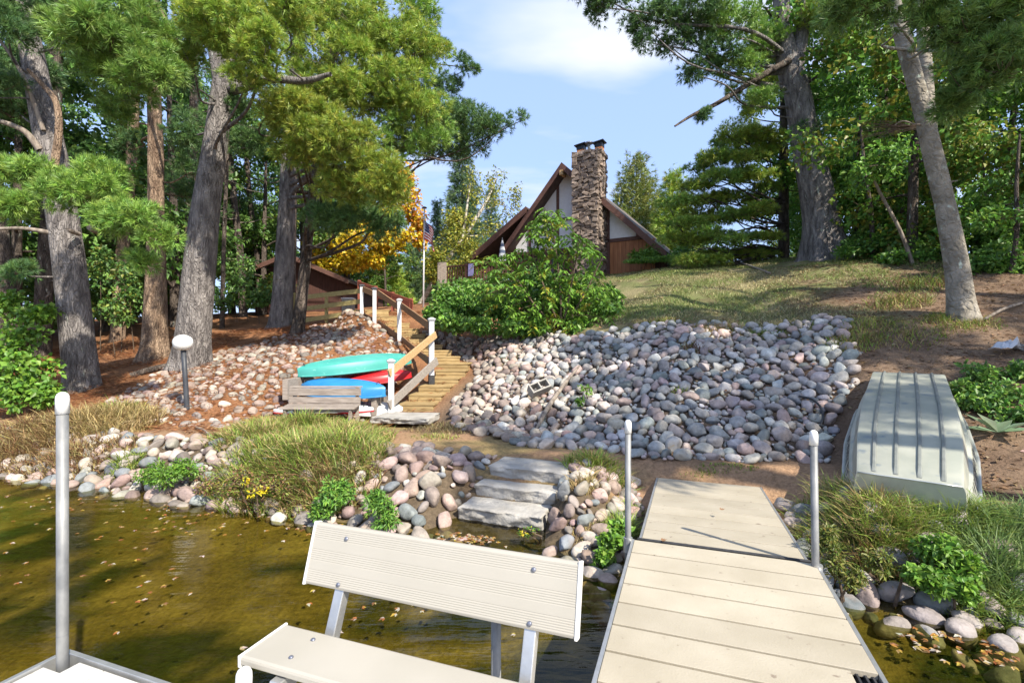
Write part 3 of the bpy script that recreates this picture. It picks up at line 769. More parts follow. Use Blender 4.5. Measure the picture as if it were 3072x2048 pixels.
for tt in (-1.40, -0.545):
    for q in (-0.105, 0.078): bolt(back_c + bx3 * (tt - bm_) + back_up * q, back_n, br_)
SZ = 0.355
seat_c = st(1.505, bm_ - 0.01, SZ)
seat = panel('seat', seat_c, bx3, ax3, up, bh - 0.012, 0.115, 0.040, [], M_bench, bench)
for sg in (-1, 1):
    MB().box(seat_c + bx3 * sg * (bh - 0.006) - up * 0.02, bx3 * 0.006, ax3 * 0.118, up * 0.0225).build('end_cap', M_bench_cap, seat, bevel=0.003)
for tt in (-1.40, -0.545):
    for q in (-0.055, 0.06): bolt(seat_c + bx3 * (tt - bm_ + 0.01) + ax3 * q, up, seat)
for tt in (-1.40, -0.545):
    # bent square tube: under the seat, then up behind the backrest; and the leg to the dock edge
    p0, p1, p2 = st(1.39, tt, SZ - 0.066), st(1.668, tt, SZ - 0.066), back_c + bx3 * (tt - bm_) + back_up * 0.10 - back_n * 0.055
    f = MB()
    d1 = (p2 - p1) / np.linalg.norm(p2 - p1)
    f.box((p0 + p1) / 2, (p1 - p0) / 2 + ax3 * 0.02, bx3 * 0.024, up * 0.024)
    n1_ = np.cross(d1, bx3)
    f.box((p1 + p2) / 2 + d1 * 0.01, (p2 - p1) / 2, bx3 * 0.0235, n1_ * 0.0235)
    f.build('back_bracket', M_alu, bench, bevel=0.004)
    MB().box(st(1.555, tt + 0.055, SZ / 2 - 0.10), ax3 * 0.0235, bx3 * 0.0235, up * (SZ / 2 + 0.05)).build('leg', M_alu, bench, bevel=0.004)

# ------------------------------------------------------------------ stone slabs
def slab(p_l, p_r, depth, th, top, label, seed, skew=0.0):
    """Rough quarried step: split front face, sawn top."""
    r = np.random.default_rng(seed)
    p_l, p_r = np.array(p_l), np.array(p_r); L = np.linalg.norm(p_r - p_l); e = (p_r - p_l) / L; inn = np.array([-e[1], e[0]])
    nu, nv, nw = 36, 10, 6
    VV, FF = [], []
    def grid(f, n, m):
        b = len(VV)
        for i in range(n + 1):
            for j in range(m + 1): VV.append(f(i / n, j / m))
        for i in range(n):
            for j in range(m): FF.append((b + i * (m + 1) + j, b + (i + 1) * (m + 1) + j, b + (i + 1) * (m + 1) + j + 1, b + i * (m + 1) + j + 1))
    sd = seed * 13.7
    def pt(u, w, v):        # u along, w depth 0..1, v height 0..1
        x, y, z = u * L, w * depth, -th * (1 - v)
        fr_ = float(fbm(np.array([u * L * 9 + sd]), np.array([v * 3.0 + sd]), seed, 4)[0]) - 0.47
        edge = 1 - min(1, w / 0.12)
        y += edge * (fr_ * 0.085 + 0.025 * (1 - v) * (1 if v < 0.9 else 0))
        eu = max(0, 1 - min(u, 1 - u) / 0.05)
        x += (1 if u < 0.5 else -1) * eu * (float(fbm(np.array([w * 5 + sd]), np.array([v * 3.0]), seed + 3, 3)[0])) * 0.07
        if v > 0.98:
            z += (float(fbm(np.array([u * L * 4]), np.array([w * 4 + sd]), seed + 5, 3)[0]) - 0.5) * 0.022 - 0.012 * max(edge, eu) ** 2
        else: z += (float(fbm(np.array([u * L * 6]), np.array([v * 4]), seed + 6, 2)[0]) - 0.5) * 0.02 * (1 - v)
        q = p_l + e * x + inn * y
        return (q[0], q[1], top + z)
    grid(lambda a, b: pt(a, 0, b), nu, 8)
    grid(lambda a, b: pt(a, b, 1), nu, 10)
    grid(lambda a, b: pt(1, a, b), 10, 8)
    grid(lambda a, b: pt(0, 1 - a, b), 10, 8)
    grid(lambda a, b: pt(1 - a, 1, b), nu, 2)
    grid(lambda a, b: pt(a, 1 - b, 0), nu, 2)
    o = MB().add(VV, FF).build('stone_step', M_slab, None)
    import bmesh
    bm = bmesh.new(); bm.from_mesh(o.data); bmesh.ops.remove_doubles(bm, verts=bm.verts, dist=0.0015); bmesh.ops.recalc_face_normals(bm, faces=bm.faces); bm.to_mesh(o.data); bm.free()
    for f in o.data.polygons: f.use_smooth = True
    return tag(o, label, 'stone step', 'limestone slab steps')
def dxy(x, y, z): 
    Yd = (EYE - z) * FPX / (y * 1.30612 - 1024); return np.array([(x * 1.30612 - 1536) / FPX * Yd, Yd])
slab(dxy(1046, 1196, -0.40), dxy(1250, 1226, -0.40), 0.44, 0.155, -0.235, 'lowest limestone slab step with its foot in the water', 1)
slab(dxy(1084, 1141, -0.245), dxy(1282, 1166, -0.245), 0.44, 0.15, -0.088, 'middle limestone slab step, second above the water', 2)
slab(dxy(1117, 1099, -0.10), dxy(1307, 1121, -0.10), 0.46, 0.16, 0.07, 'top limestone slab step of the waterside flight, level with the path', 3)
slab(dxy(846, 974, 0.02), dxy(985, 978, 0.02), 0.75, 0.11, 0.15, 'limestone slab lying at the foot of the wooden stairs', 4)

# ------------------------------------------------------------------ wooden stairs
stairs = thing('wooden_stairs', 'yellow treated lumber stairs climbing the slope between the cobbles', 'stairs')
WID = [0.86, 0.80, 0.80, 0.76, 0.80, 0.90, 0.78, 0.84, 0.74, 0.74, 0.74, 0.80, 0.80, 0.82, 0.82]
for i in range(15):
    p = STAIR[i + 1]; q0 = STAIR[i]; q1 = STAIR[i + 2]
    dirv = (q1 - q0)[:2]; dirv /= np.linalg.norm(dirv)
    face = np.array([0.10, 0.995]) if i < 6 else np.array([-0.22, 0.975])
    face /= np.linalg.norm(face)
    f3 = np.array([face[0], face[1], 0]); s3 = np.array([face[1], -face[0], 0])
    rise = p[2] - (STAIR[i][2] if i else 0.13)
    run = np.linalg.norm((q1 - p)[:2]) + 0.12
    w2 = WID[i] * 0.46
    c0 = np.array([p[0], p[1], p[2] - 0.019])
    for k in range(2):
        dep = run / 2
        MB().box(c0 + f3 * (dep * (k + 0.5) - 0.03), f3 * (dep / 2 - 0.003), s3 * w2, up * 0.019).build('tread', M_pt, stairs, bevel=0.004)
    MB().box(np.array([p[0], p[1], p[2] - 0.041 - rise / 4]), f3 * 0.018, s3 * (w2 - 0.02), up * (rise / 4 - 0.003)).build('riser', M_pt, stairs, bevel=0.003)
    MB().box(np.array([p[0], p[1], p[2] - 0.041 - rise * 0.75]), f3 * 0.016, s3 * (w2 - 0.02), up * (rise / 4 - 0.003)).build('riser', M_pt, stairs, bevel=0.003)
    for sg in (-1, 1):
        MB().box(np.array([p[0], p[1], p[2] - 0.04 - rise / 2]) + f3 * run * 0.5 + s3 * sg * (w2 - 0.05), f3 * run * 0.46, s3 * 0.02, up * (rise / 2 - 0.002)).build('side_board', M_pt, stairs)

rail = thing('stair_railing', 'stair handrail of sloping boards on white posts with grey caps', 'handrail')
def at_px(x, yb, yt, Y): return D(x, yb, Y), D(x, yt, Y)
POSTS = [(898, 951, 826, 9.65), (991, 857, 731, 11.05), (917, 785, 687, 13.6), (860, 752, 661, 14.7), (831, 739, 654, 15.4)]
PT = []
for i, (x, yb, yt, Yp) in enumerate(POSTS):
    b0, b1 = at_px(x, yb, yt, Yp)
    h = gz(b0[0], b0[1]); z0 = min(b0[2], h) - 0.15
    top = b1[2]
    MB().box([b0[0], b0[1], (z0 + top - 0.06) / 2], [0.052, 0.018, 0], [-0.018, 0.052, 0], [0, 0, (top - 0.06 - z0) / 2]).build('post', M_postw, rail, bevel=0.004)
    if i == 1: MB().box([b0[0], b0[1], z0 + 0.22], [0.062, 0.021, 0], [-0.021, 0.062, 0], [0, 0, 0.2]).build('post_base', M_black, rail)
    cp = MB()
    cp.box([b0[0], b0[1], top - 0.045], [0.068, 0.023, 0], [-0.023, 0.068, 0], [0, 0, 0.014])
    e1, e2 = np.array([0.082, 0.028, 0]), np.array([-0.028, 0.082, 0]); cc = np.array([b0[0], b0[1], top - 0.028])
    ring = [cc + e1 + e2, cc - e1 + e2, cc - e1 - e2, cc + e1 - e2]; lo = [r_ - up * 0.0 for r_ in ring]
    hi = [cc + (r_ - cc) * 0.95 + up * 0.018 for r_ in ring]; ap = [cc + (r_ - cc) * 0.3 + up * 0.05 for r_ in ring]
    V = lo + hi + ap
    cp.add(V, [(3, 2, 1, 0), (0, 1, 5, 4), (1, 2, 6, 5), (2, 3, 7, 6), (3, 0, 4, 7), (4, 5, 9, 8), (5, 6, 10, 9), (6, 7, 11, 10), (7, 4, 8, 11), (8, 9, 10, 11)])
    cp.build('cap', M_capg if i < 3 else M_metaldark, rail)
    PT.append((b0, top))
def board(a, b, hw, th, mat, parent, name='rail', side=None):
    a, b = np.array(a), np.array(b); d = (b - a); L = np.linalg.norm(d); d /= L
    s_ = np.cross(d, up); s_ /= np.linalg.norm(s_); v = np.cross(s_, d)
    return MB().box((a + b) / 2, d * L / 2, v * hw, s_ * th / 2).build(name, mat, parent, bevel=0.004)
def rl(x, y, Y): return D(x, y, Y)
board(rl(893, 858, 9.55), rl(1001, 768, 10.98), 0.075, 0.04, M_railtan, rail)
board(rl(893, 932, 9.55), rl(1004, 828, 10.98), 0.085, 0.04, M_railgrey, rail)
board(rl(922, 702, 13.55), rl(983, 747, 11.1), 0.085, 0.04, M_railbrown, rail)
board(rl(924, 778, 13.55), rl(984, 829, 11.1), 0.075, 0.04, M_railbrown, rail)
board(rl(868, 672, 14.65), rl(912, 703, 13.65), 0.085, 0.04, M_railbrown, rail)
board(rl(868, 741, 14.65), rl(914, 774, 13.65), 0.075, 0.04, M_railbrown, rail)
board(rl(834, 664, 15.35), rl(862, 676, 14.8), 0.085, 0.04, M_railbrown, rail)
board(rl(836, 725, 15.35), rl(862, 739, 14.8), 0.075, 0.04, M_railbrown, rail)

fence = thing('board_fence', 'three-board yellowish fence running left from the top of the stairs', 'fence')
for ya, yb in ((681, 668), (708, 692), (735, 716)):
    board(D(676, ya + 4, 17.2), D(829, yb, 15.5), 0.075, 0.035, M_ptg, fence, 'board')
for x, y, Yp in ((676, 690, 17.25), (748, 690, 16.5)):
    c0 = D(x, y, Yp); h = gz(c0[0], c0[1])
    MB().box([c0[0], c0[1] + 0.07, (h - 0.2 + D(x, 672, Yp)[2]) / 2], [0.045, 0, 0], [0, 0.045, 0], [0, 0, (D(x, 672, Yp)[2] - h + 0.2) / 2]).build('post', M_ptg, fence, bevel=0.004)
redr = thing('red_railing', 'low red stained railing on the terrace beyond the stair top', 'railing')
A0, A1 = D(822, 648, 19.0), D(948, 693, 16.8)
board(A0, A1, 0.06, 0.04, M_redpaint, redr)
board(A0 + (A1 - A0) * 0.35 - up * 0.20, A1 - up * 0.16, 0.12, 0.03, M_redpaint, redr, 'skirt_board')
for q in (0.02, 0.35, 0.66, 0.97):
    p = A0 + (A1 - A0) * q; h = gz(p[0], p[1])
    MB().box([p[0], p[1] + 0.06, (p[2] + 0.1 + h - 0.2) / 2], [0.05, 0, 0], [0, 0.05, 0], [0, 0, (p[2] + 0.1 - h + 0.2) / 2]).build('post', M_redpaint, redr)
wb = D(800, 697, 17.4)
box_ = thing('utility_box', 'pale grey utility box standing behind the board fence', 'utility box')
h = gz(wb[0], wb[1])
MB().box([wb[0], wb[1], (wb[2] + h) / 2 - 0.02], [0.19, 0, 0], [0, 0.14, 0], [0, 0, (wb[2] - h) / 2 + 0.18]).build('cabinet', M_concrete, box_, bevel=0.01)
MB().box([wb[0], wb[1], wb[2] + 0.175], [0.21, 0, 0], [0, 0.16, 0], [0, 0, 0.02]).build('lid', M_cap, box_, bevel=0.008)

# ------------------------------------------------------------------ kayaks, bench and lamp on the left bank
def kayak(name, label, tip_a, tip_b, width, height_, mat, roll=0.0, keel=0.12, mat2=None, flat=0.55, group='small boats stacked by the stairs'):
    """Upturned hull: tips, beam, depth; the keel runs along the top."""
    a, b = np.array(tip_a), np.array(tip_b); d = b - a; L = np.linalg.norm(d); d /= L
    s_ = np.cross(d, up); s_ /= np.linalg.norm(s_); v = np.cross(s_, d)
    cr_, sr_ = math.cos(roll), math.sin(roll); s_, v = s_ * cr_ + v * sr_, v * cr_ - s_ * sr_
    root = thing(name, label, 'kayak', group)
    half = [(1.0, 0.0), (0.985, 0.16), (0.97, 0.32), (0.94, 0.50), (0.87, 0.66), (0.70, 0.79), (0.42, 0.89), (0.12, 0.965)]
    sec = half + [(0.0, 1.0)] + [(-x, y) for x, y in half[::-1]]
    nL, nC = 36, len(sec)
    VV, FF, MM = [], [], []
    for i in range(nL + 1):
        q = i / nL; k_ = abs(2 * q - 1)
        e = max(0.0, 1 - k_ ** 2.0) ** 0.78
        hw = width / 2 * max(e, 0.03); hh = height_ * (0.50 + 0.50 * max(0.0, 1 - k_ ** 2.2) ** 0.7)
        rock = 0.10 * height_ * k_ ** 3
        for x, y in sec:
            yy = y * hh
            if abs(x) > 0.99: yy -= 0.0
            VV.append(a + d * q * L + s_ * x * hw + v * (yy + rock))
    for i in range(nL):
        for j in range(nC - 1): FF.append((i * nC + j, (i + 1) * nC + j, (i + 1) * nC + j + 1, i * nC + j + 1)); MM.append(0)
        FF.append((i * nC + nC - 1, (i + 1) * nC + nC - 1, (i + 1) * nC, i * nC)); MM.append(0)
    FF.append(tuple(range(nC))); MM.append(0); FF.append(tuple(nL * nC + j for j in range(nC))[::-1]); MM.append(0)
    m = MB(); m.add(VV, FF); h_ = m.build('hull', mat, root, shade=True); md = h_.modifiers.new('chine', 'EDGE_SPLIT'); md.split_angle = math.radians(24)
    P_ = [np.array(VV[i * nC + nC // 2]) + v * 0.004 for i in range(2, nL - 1)]
    MB().tube(P_, 0.009, 6).build('keel_strip', mat, root, shade=True)
    for q_ in (0.06, 0.94):
        i = int(q_ * nL); p_ = np.array(VV[i * nC + nC // 2]); MB().tube([p_ - s_ * 0.05 + v * 0.0, p_ - s_ * 0.04 + v * 0.035, p_ + s_ * 0.04 + v * 0.035, p_ + s_ * 0.05], 0.008, 6).build('carry_handle', M_black, root)
    for sg in (0, nC - 1):          # the gunwale lip
        P_ = [VV[i * nC + sg] for i in range(nL + 1)]
        MB().tube(P_, 0.018, 6).build('gunwale', mat2 or mat, root, shade=True)
    return root
kayak('kayak', 'teal kayak lying upside down on top of the stack', D(685, 868, 10.1), D(945, 836, 11.5), 0.78, 0.33, M_teal)
kayak('kayak', 'red kayak underneath the teal one with its tip by the handrail', D(760, 893, 10.5), D(946, 868, 10.9), 0.62, 0.24, M_red)
kayak('kayak', 'bright blue kayak lying upside down behind the slat bench', D(692, 905, 10.0), D(885, 913, 9.55), 0.72, 0.34, M_blue)
kayak('kayak', 'white hull lying on the ground beside the lowest white post', D(800, 946, 10.0), D(925, 950, 9.85), 0.80, 0.22, M_white)
kayak('kayak', 'red and white hull lying under the slat bench', D(628, 949, 9.3), D(858, 945, 9.15), 0.42, 0.13, M_white, mat2=M_red)
for xx, yy, Yk in ((632, 944, 9.28), (850, 938, 9.12)):
    pass
rk = MB()
for q in (0.12, 0.88):
    p = D(660 + 250 * q, 945, 10.2)
    rk.box([p[0], p[1], gz(p[0], p[1]) + 0.12], [0.05, 0, 0], [0, 0.7, 0], [0, 0, 0.20])
rk_ = thing('timber_rack', 'low weathered timber skids carrying the stacked kayaks', 'boat rack')
for q in (0.12, 0.88):
    p = D(660 + 250 * q, 945, 10.2)
    MB().box([p[0], p[1], gz(p[0], p[1]) + 0.12], [0.05, 0, 0], [0, 0.7, 0], [0, 0, 0.20]).build('skid', M_weather, rk_, bevel=0.006)
#tag(rk.build('timber_rack', M_weather, bevel=0.006), 'low weathered timber skids carrying the stacked kayaks', 'boat rack')

gb = thing('slat_bench', 'weathered grey slat bench standing in front of the kayaks', 'bench')
bL, bR = D(665, 935, 9.0), D(829, 932, 9.0)
bz = gz(bL[0], bL[1]); bw = (bR - bL); bw[2] = 0; blen = np.linalg.norm(bw); bw /= blen; bn = np.array([bw[1], -bw[0], 0])
for k, (yt, yb, rec) in enumerate(((887, 890, 0.03), (891, 908, 0.0), (911, 925, -0.03))):
    zt, zb = D(700, yt, 9.0)[2], D(700, yb, 9.0)[2]
    MB().box((bL + bR) / 2 * [1, 1, 0] + np.array([0, rec + (0.02 if k == 0 else 0), (zt + zb) / 2]), bw * blen / 2, -bn * (0.05 if k == 0 else 0.014), up * (zt - zb) / 2).build('slat', M_weather, gb, bevel=0.003)
for k in range(4):
    MB().box((bL + bR) / 2 * [1, 1, 0] + np.array([0, -0.06, D(700, 928, 9.0)[2] - 0.01 * k]) + bn * (0.10 * k), bw * blen / 2, bn * 0.042, up * 0.014).build('slat', M_weather, gb, bevel=0.003)
for q in (0.06, 0.94):
    p = bL + (bR - bL) * q
    MB().box([p[0], p[1] + 0.04, (bz - 0.1 + D(700, 888, 9.0)[2]) / 2], bw * 0.03, -bn * 0.02, up * (D(700, 888, 9.0)[2] - bz + 0.1) / 2).build('leg', M_weather, gb, bevel=0.003)
    MB().box([p[0] + bn[0] * 0.35, p[1] + bn[1] * 0.35, (bz - 0.1 + D(700, 930, 9.0)[2]) / 2], bw * 0.03, -bn * 0.02, up * (D(700, 930, 9.0)[2] - bz + 0.05) / 2).build('leg', M_weather, gb, bevel=0.003)
    MB().box([p[0] + bn[0] * 0.18, p[1] + bn[1] * 0.18, D(700, 930, 9.0)[2] - 0.05], bn * 0.2, bw * 0.02, up * 0.03).build('arm', M_weather, gb, bevel=0.003)

lamp = thing('globe_lamp', 'garden lamp with a white globe on a slim black post among the cobbles', 'lamp')
lb = hit(430, 941); lt = D(421, 798, lb[1])
MB().tube([lb - up * 0.2, lb, (lb + lt) / 2, lt], 0.043, 16).build('post', M_lampp, lamp, shade=True)
gc = D(420, 786, lb[1])
prof = [(-0.145, 0.05), (-0.136, 0.085), (-0.105, 0.135), (-0.055, 0.160), (0.0, 0.168), (0.055, 0.157), (0.10, 0.124), (0.132, 0.07), (0.143, 0.003)]
MB().tube([gc + up * q for q, _ in prof], [w for _, w in prof], 28).build('globe', M_lampg, lamp, shade=True)
MB().tube([lt - up * 0.02, lt + up * 0.012], 0.062, 16).build('collar', M_lampp, lamp)

for k, (x, y, lab) in enumerate(((1520, 1240, 'curled brown leaf lying by the dock hinge at the left post'), (1655, 1170, 'small dead leaf on the sunlit dock ramp'))):
    c_ = dxy(x, y, 0.012 if k == 0 else 0.03); V, F_ = [], []
    for j in range(5):
        a = -1.2 + j * 0.6; l_ = 0.045 if j == 2 else 0.034
        b = len(V); d_ = np.array([math.cos(a), math.sin(a), 0.25]); w_ = np.array([-math.sin(a), math.cos(a), 0.0]) * 0.010
        o_ = np.array([c_[0], c_[1], 0.010 + 0.020 * k]); V += [o_, o_ + d_ * l_ * 0.5 + w_, o_ + d_ * l_, o_ + d_ * l_ * 0.5 - w_]; F_ += [(b, b + 1, b + 2), (b, b + 2, b + 3)]
    tag(mesh('leaf', V, F_, M_railbrown), lab, 'leaf')

# ------------------------------------------------------------------ upturned jon boat
boat = thing('jon_boat', 'upturned flat-bottomed aluminium boat with ribbed hull on the bank', 'boat')
Bt, Bb = np.array([3.415, 4.225, 0.355]), np.array([5.70, 7.05, 1.085])
bd = Bb - Bt; BL = np.linalg.norm(bd); bd /= BL
bs = np.array([0.79, -0.613, -0.005]); bs -= bd * (bs @ bd); bs /= np.linalg.norm(bs); bnm = np.cross(bs, bd)
if bnm[2] < 0: bnm = -bnm
def bp3(l, c, n): return Bt + bd * l + bs * c + bnm * n
def bw_(q): return np.interp(q, [0, 0.25, 0.5, 0.8, 1.0], [0.36, 0.415, 0.435, 0.42, 0.405])
def gw_(q): return np.interp(q, [0, 0.2, 0.45, 0.75, 1.0, 1.12], [0.425, 0.515, 0.57, 0.55, 0.475, 0.43])
nL = 26; rows = []
for i in range(nL + 1):
    q = i / nL; l = q * BL
    w, g = bw_(q), gw_(q); dep = float(np.interp(q, [0, 0.35, 1], [0.49, 0.395, 0.39])); arch = 0.035 * math.sin(math.pi * q)
    rows.append([(l, -g, -dep), (l, -g * 0.985, -dep + 0.035), (l, -(w * 0.35 + g * 0.65), -dep * 0.52), (l, -(w * 0.62 + g * 0.38), -dep * 0.46), (l, -(w + 0.012), -0.055 + arch), (l, -w, -0.01 + arch), (l, -w + 0.02, arch),
                 (l, w - 0.02, arch), (l, w, -0.01 + arch), (l, w + 0.012, -0.055 + arch), (l, (w * 0.62 + g * 0.38), -dep * 0.46), (l, (w * 0.35 + g * 0.65), -dep * 0.52), (l, g * 0.985, -dep + 0.035), (l, g, -dep)])
nC = len(rows[0])
# bow rake turned down beyond the flat bottom
lastw, lastg = bw_(1.0), gw_(1.0)
for e in (0.06, 0.16, 0.30):
    r_ = []
    for (l, c, n) in rows[nL]:
        k = 1 - 0.25 * (e / 0.3); dn = -0.9 * e * (1 - min(1, abs(n) / 0.42))
        r_.append((l + e, c * k, max(n + dn, -0.40)))
    rows.append(r_)
V = [bp3(*p) for r_ in rows for p in r_]
F = [(i * nC + j, (i + 1) * nC + j, (i + 1) * nC + j + 1, i * nC + j + 1) for i in range(len(rows) - 1) for j in range(nC - 1)]
F.append(tuple((len(rows) - 1) * nC + j for j in range(nC)))
hull = MB().add(V, F).build('hull', M_boat, boat, shade=True)
md = hull.modifiers.new('edge', 'EDGE_SPLIT'); md.split_angle = math.radians(28)
tp = [bp3(0, c, n) for _, c, n in rows[0]]
MB().prism([p - bd * 0.002 for p in tp], -bd * 0.012).build('transom', M_alu_boat, boat)
for sg in (-1, 1):
    P_ = [bp3(l_, sg * (gw_(l_ / BL) + 0.012), -float(np.interp(l_ / BL, [0, 0.35, 1], [0.49, 0.395, 0.39])) + 0.005) for l_ in np.linspace(0, BL * 1.02, 20)]
    MB().tube(P_, 0.020, 8).build('gunwale', M_alu_boat, boat, shade=True)
MB().tube([bp3(-0.012, c, 0.002) for c in np.linspace(-0.355, 0.355, 6)], 0.008, 6).build('transom_edge', M_alu_boat, boat, shade=True)
for c0 in (-0.235, -0.08, 0.08, 0.235):
    n_ = 22; pr = []
    for i in range(n_ + 1):
        q = i / n_; l = 0.05 + q * (BL - 0.05); arch = 0.035 * math.sin(math.pi * l / BL); cc = c0 * bw_(l / BL) / 0.36
        h = 0.020 * (0.25 if i in (0,) else 1)
        pr.append([bp3(l, cc - 0.018, arch + 0.002), bp3(l, cc - 0.009, arch + h), bp3(l, cc + 0.009, arch + h), bp3(l, cc + 0.018, arch + 0.002)])
    V = [p for r_ in pr for p in r_]
    F = [(i * 4 + j, (i + 1) * 4 + j, (i + 1) * 4 + j + 1, i * 4 + j + 1) for i in range(n_) for j in range(3)] + [(0, 1, 2, 3), tuple(n_ * 4 + j for j in (3, 2, 1, 0))]
    MB().add(V, F).build('rib', M_rib, boat)
# registration marks on both sides, worn past reading: short dark strokes of the letters' size
for sg in (-1, 1):
    r = np.random.default_rng(5 + sg)
    for k in range(9):
        lt_ = MB()
        l0 = 0.55 + 0.105 * k + (0.06 if k > 1 else 0) + (0.06 if k > 6 else 0)
        g = gw_(l0 / BL); w = bw_(l0 / BL)
        def side(l, a):     # a 0..1 up the lower strake
            c1, n1_ = g * 0.985, -0.325; c2, n2_ = (w * 0.35 + g * 0.65), -0.195
            return bp3(l, sg * (c1 + (c2 - c1) * a + 0.004), n1_ + (n2_ - n1_) * a)
        for (x0, y0, x1, y1) in ((0, 0.2, 0, 0.8), (0, 0.8, 0.06, 0.2), (0.06, 0.2, 0.06, 0.8))[:2 + (k % 2)]:
            a, b = side(l0 + x0, y0), side(l0 + x1, y1); d_ = (b - a) / np.linalg.norm(b - a)
            nn = bs * sg; w_ = np.cross(d_, nn); w_ /= np.linalg.norm(w_)
            lt_.box((a + b) / 2, (b - a) / 2, w_ * 0.007, nn * 0.002)
        lt_.build('registration_letter', M_letter, boat)
MB().box(bp3(0.10, 0.452, -0.24), bd * 0.035, bnm * 0.045, bs * 0.003).build('decal', M_cap, boat)

# ------------------------------------------------------------------ cinder block, driftwood, hose, bag
blk = hit(1238, 915); bz = blk[2] + 0.20
Rb = (Matrix.Rotation(math.radians(24), 3, 'Z') @ Matrix.Rotation(math.radians(-18), 3, 'Y') @ Matrix.Rotation(math.radians(50), 3, 'X'))
E = [np.array(Rb.col[i][:]) for i in range(3)]
m = MB(); c0 = np.array([blk[0], blk[1] - 0.05, bz])
for y_ in (-0.082, 0.082): m.box(c0 + E[1] * y_, E[0] * 0.195, E[1] * 0.015, E[2] * 0.095)
for x_ in (-0.18, 0, 0.18): m.box(c0 + E[0] * x_, E[0] * 0.015, E[1] * 0.066, E[2] * 0.094)
tag(m.build('cinder_block', M_concrete, bevel=0.004), 'concrete block with two open cells tipped on the cobbles', 'concrete block')
P_ = [hit(1227, 1003) + up * 0.06, hit(1262, 955) + up * 0.18, hit(1298, 905) + up * 0.20, hit(1330, 868) + up * 0.22]
tag(MB().tube(catmull(P_, 5), np.interp(np.arange(16), [0, 3, 10, 15], [0.015, 0.042, 0.036, 0.018]), 9).build('driftwood_branch', M_dead, shade=True), 'bare grey branch lying slantwise on the cobbles below the concrete block', 'branch')
P_ = [hit(1835, 935) + up * 0.16, hit(1865, 945) + up * 0.17, hit(1885, 965) + up * 0.18, hit(1890, 985) + up * 0.15, hit(1884, 1000) + up * 0.12]
tag(MB().tube(catmull(P_, 6), 0.016, 8).build('garden_hose', M_black, shade=True), 'short loop of black hose sticking out of the cobbles', 'hose')
p = hit(2322, 812)
q_ = np.linspace(0, 1, 9); A_, B_ = np.meshgrid(q_, q_); A_, B_ = A_.ravel(), B_.ravel()
hgt = fbm(A_ * 4.1, B_ * 3.7, 15, 3)
V = np.stack([(A_ - 0.5) * 0.42 + (fbm(A_ * 5, B_ * 5, 16) - .5) * 0.12, (B_ - 0.5) * 0.26 + (fbm(A_ * 5, B_ * 5, 17) - .5) * 0.12, 0.02 + hgt * 0.30 * np.sin(np.pi * np.clip(A_ * 0.8 + 0.15, 0, 1))], 1) + p
F_ = [(i * 9 + j, i * 9 + j + 1, (i + 1) * 9 + j + 1, (i + 1) * 9 + j) for i in range(8) for j in range(8)]
bg_ = mesh('plastic_bag', V, F_, M_paper); md = bg_.modifiers.new('film', 'SOLIDIFY'); md.thickness = 0.004
tag(bg_, 'crumpled white bag lying on the dirt by the forest edge', 'bag')
p1, p2 = hit(300, 868) + up * 0.05, hit(432, 838) + up * 0.08
tag(MB().tube(catmull([p1, (p1 * 0.6 + p2 * 0.4) + up * 0.03, p2], 6), 0.075, 10).build('fallen_log', M_bark_dark, shade=True), 'dark fallen log lying on the needles left of the leaning trunk', 'log')
for k, (xa, ya, xb, yb, rr, lab) in enumerate(((1690, 605, 1768, 632, 0.05, 'short dead branch lying on the lawn below the big pine'), (448, 985, 490, 1010, 0.025, 'forked dead stick lying on the sand by the shore bank'), (2262, 738, 2352, 700, 0.035, 'long dead branch on the dirt at the right edge'))):
    a, b = hit(xa, ya) + up * rr, hit(xb, yb) + up * rr
    tag(MB().tube(catmull([a, (a + b) / 2 + up * 0.04, b], 4), rr * 0.7, 7).build('dead_branch', M_dead, shade=True), lab, 'branch')

# ------------------------------------------------------------------ the house on the hill
HP = np.array([2.74, 24.0]); HD = np.array([0.867, -0.497]); HN = np.array([-0.497, -0.867])   # gable plane: along, outward
def hp(p, z, out=0.0): return np.array([HP[0] + HD[0] * p + HN[0] * out, HP[1] + HD[1] * p + HN[1] * out, z - 0.22])
hd3, hn3 = np.array([*HD, 0]), np.array([*HN, 0])
house = thing('house', 'steep gabled house of white panels and dark brown timber with a stone chimney', 'house')
GB = 4.4
RK = [(-3.35, 6.40), (-2.0, 8.12), (0.0, 10.25), (2.12, 8.30), (4.03, 6.50), (4.85, 5.62)]
def roof_z(p): return float(np.interp(p, [q[0] for q in RK], [q[1] for q in RK]))
dep = 9.0
MB().prism([hp(-3.1, GB), hp(4.75, GB), hp(4.75, roof_z(4.75) - 0.28), hp(0, 9.95), hp(-3.1, roof_z(-3.1) - 0.28)], -hn3 * dep).build('wall', M_cabin, house)
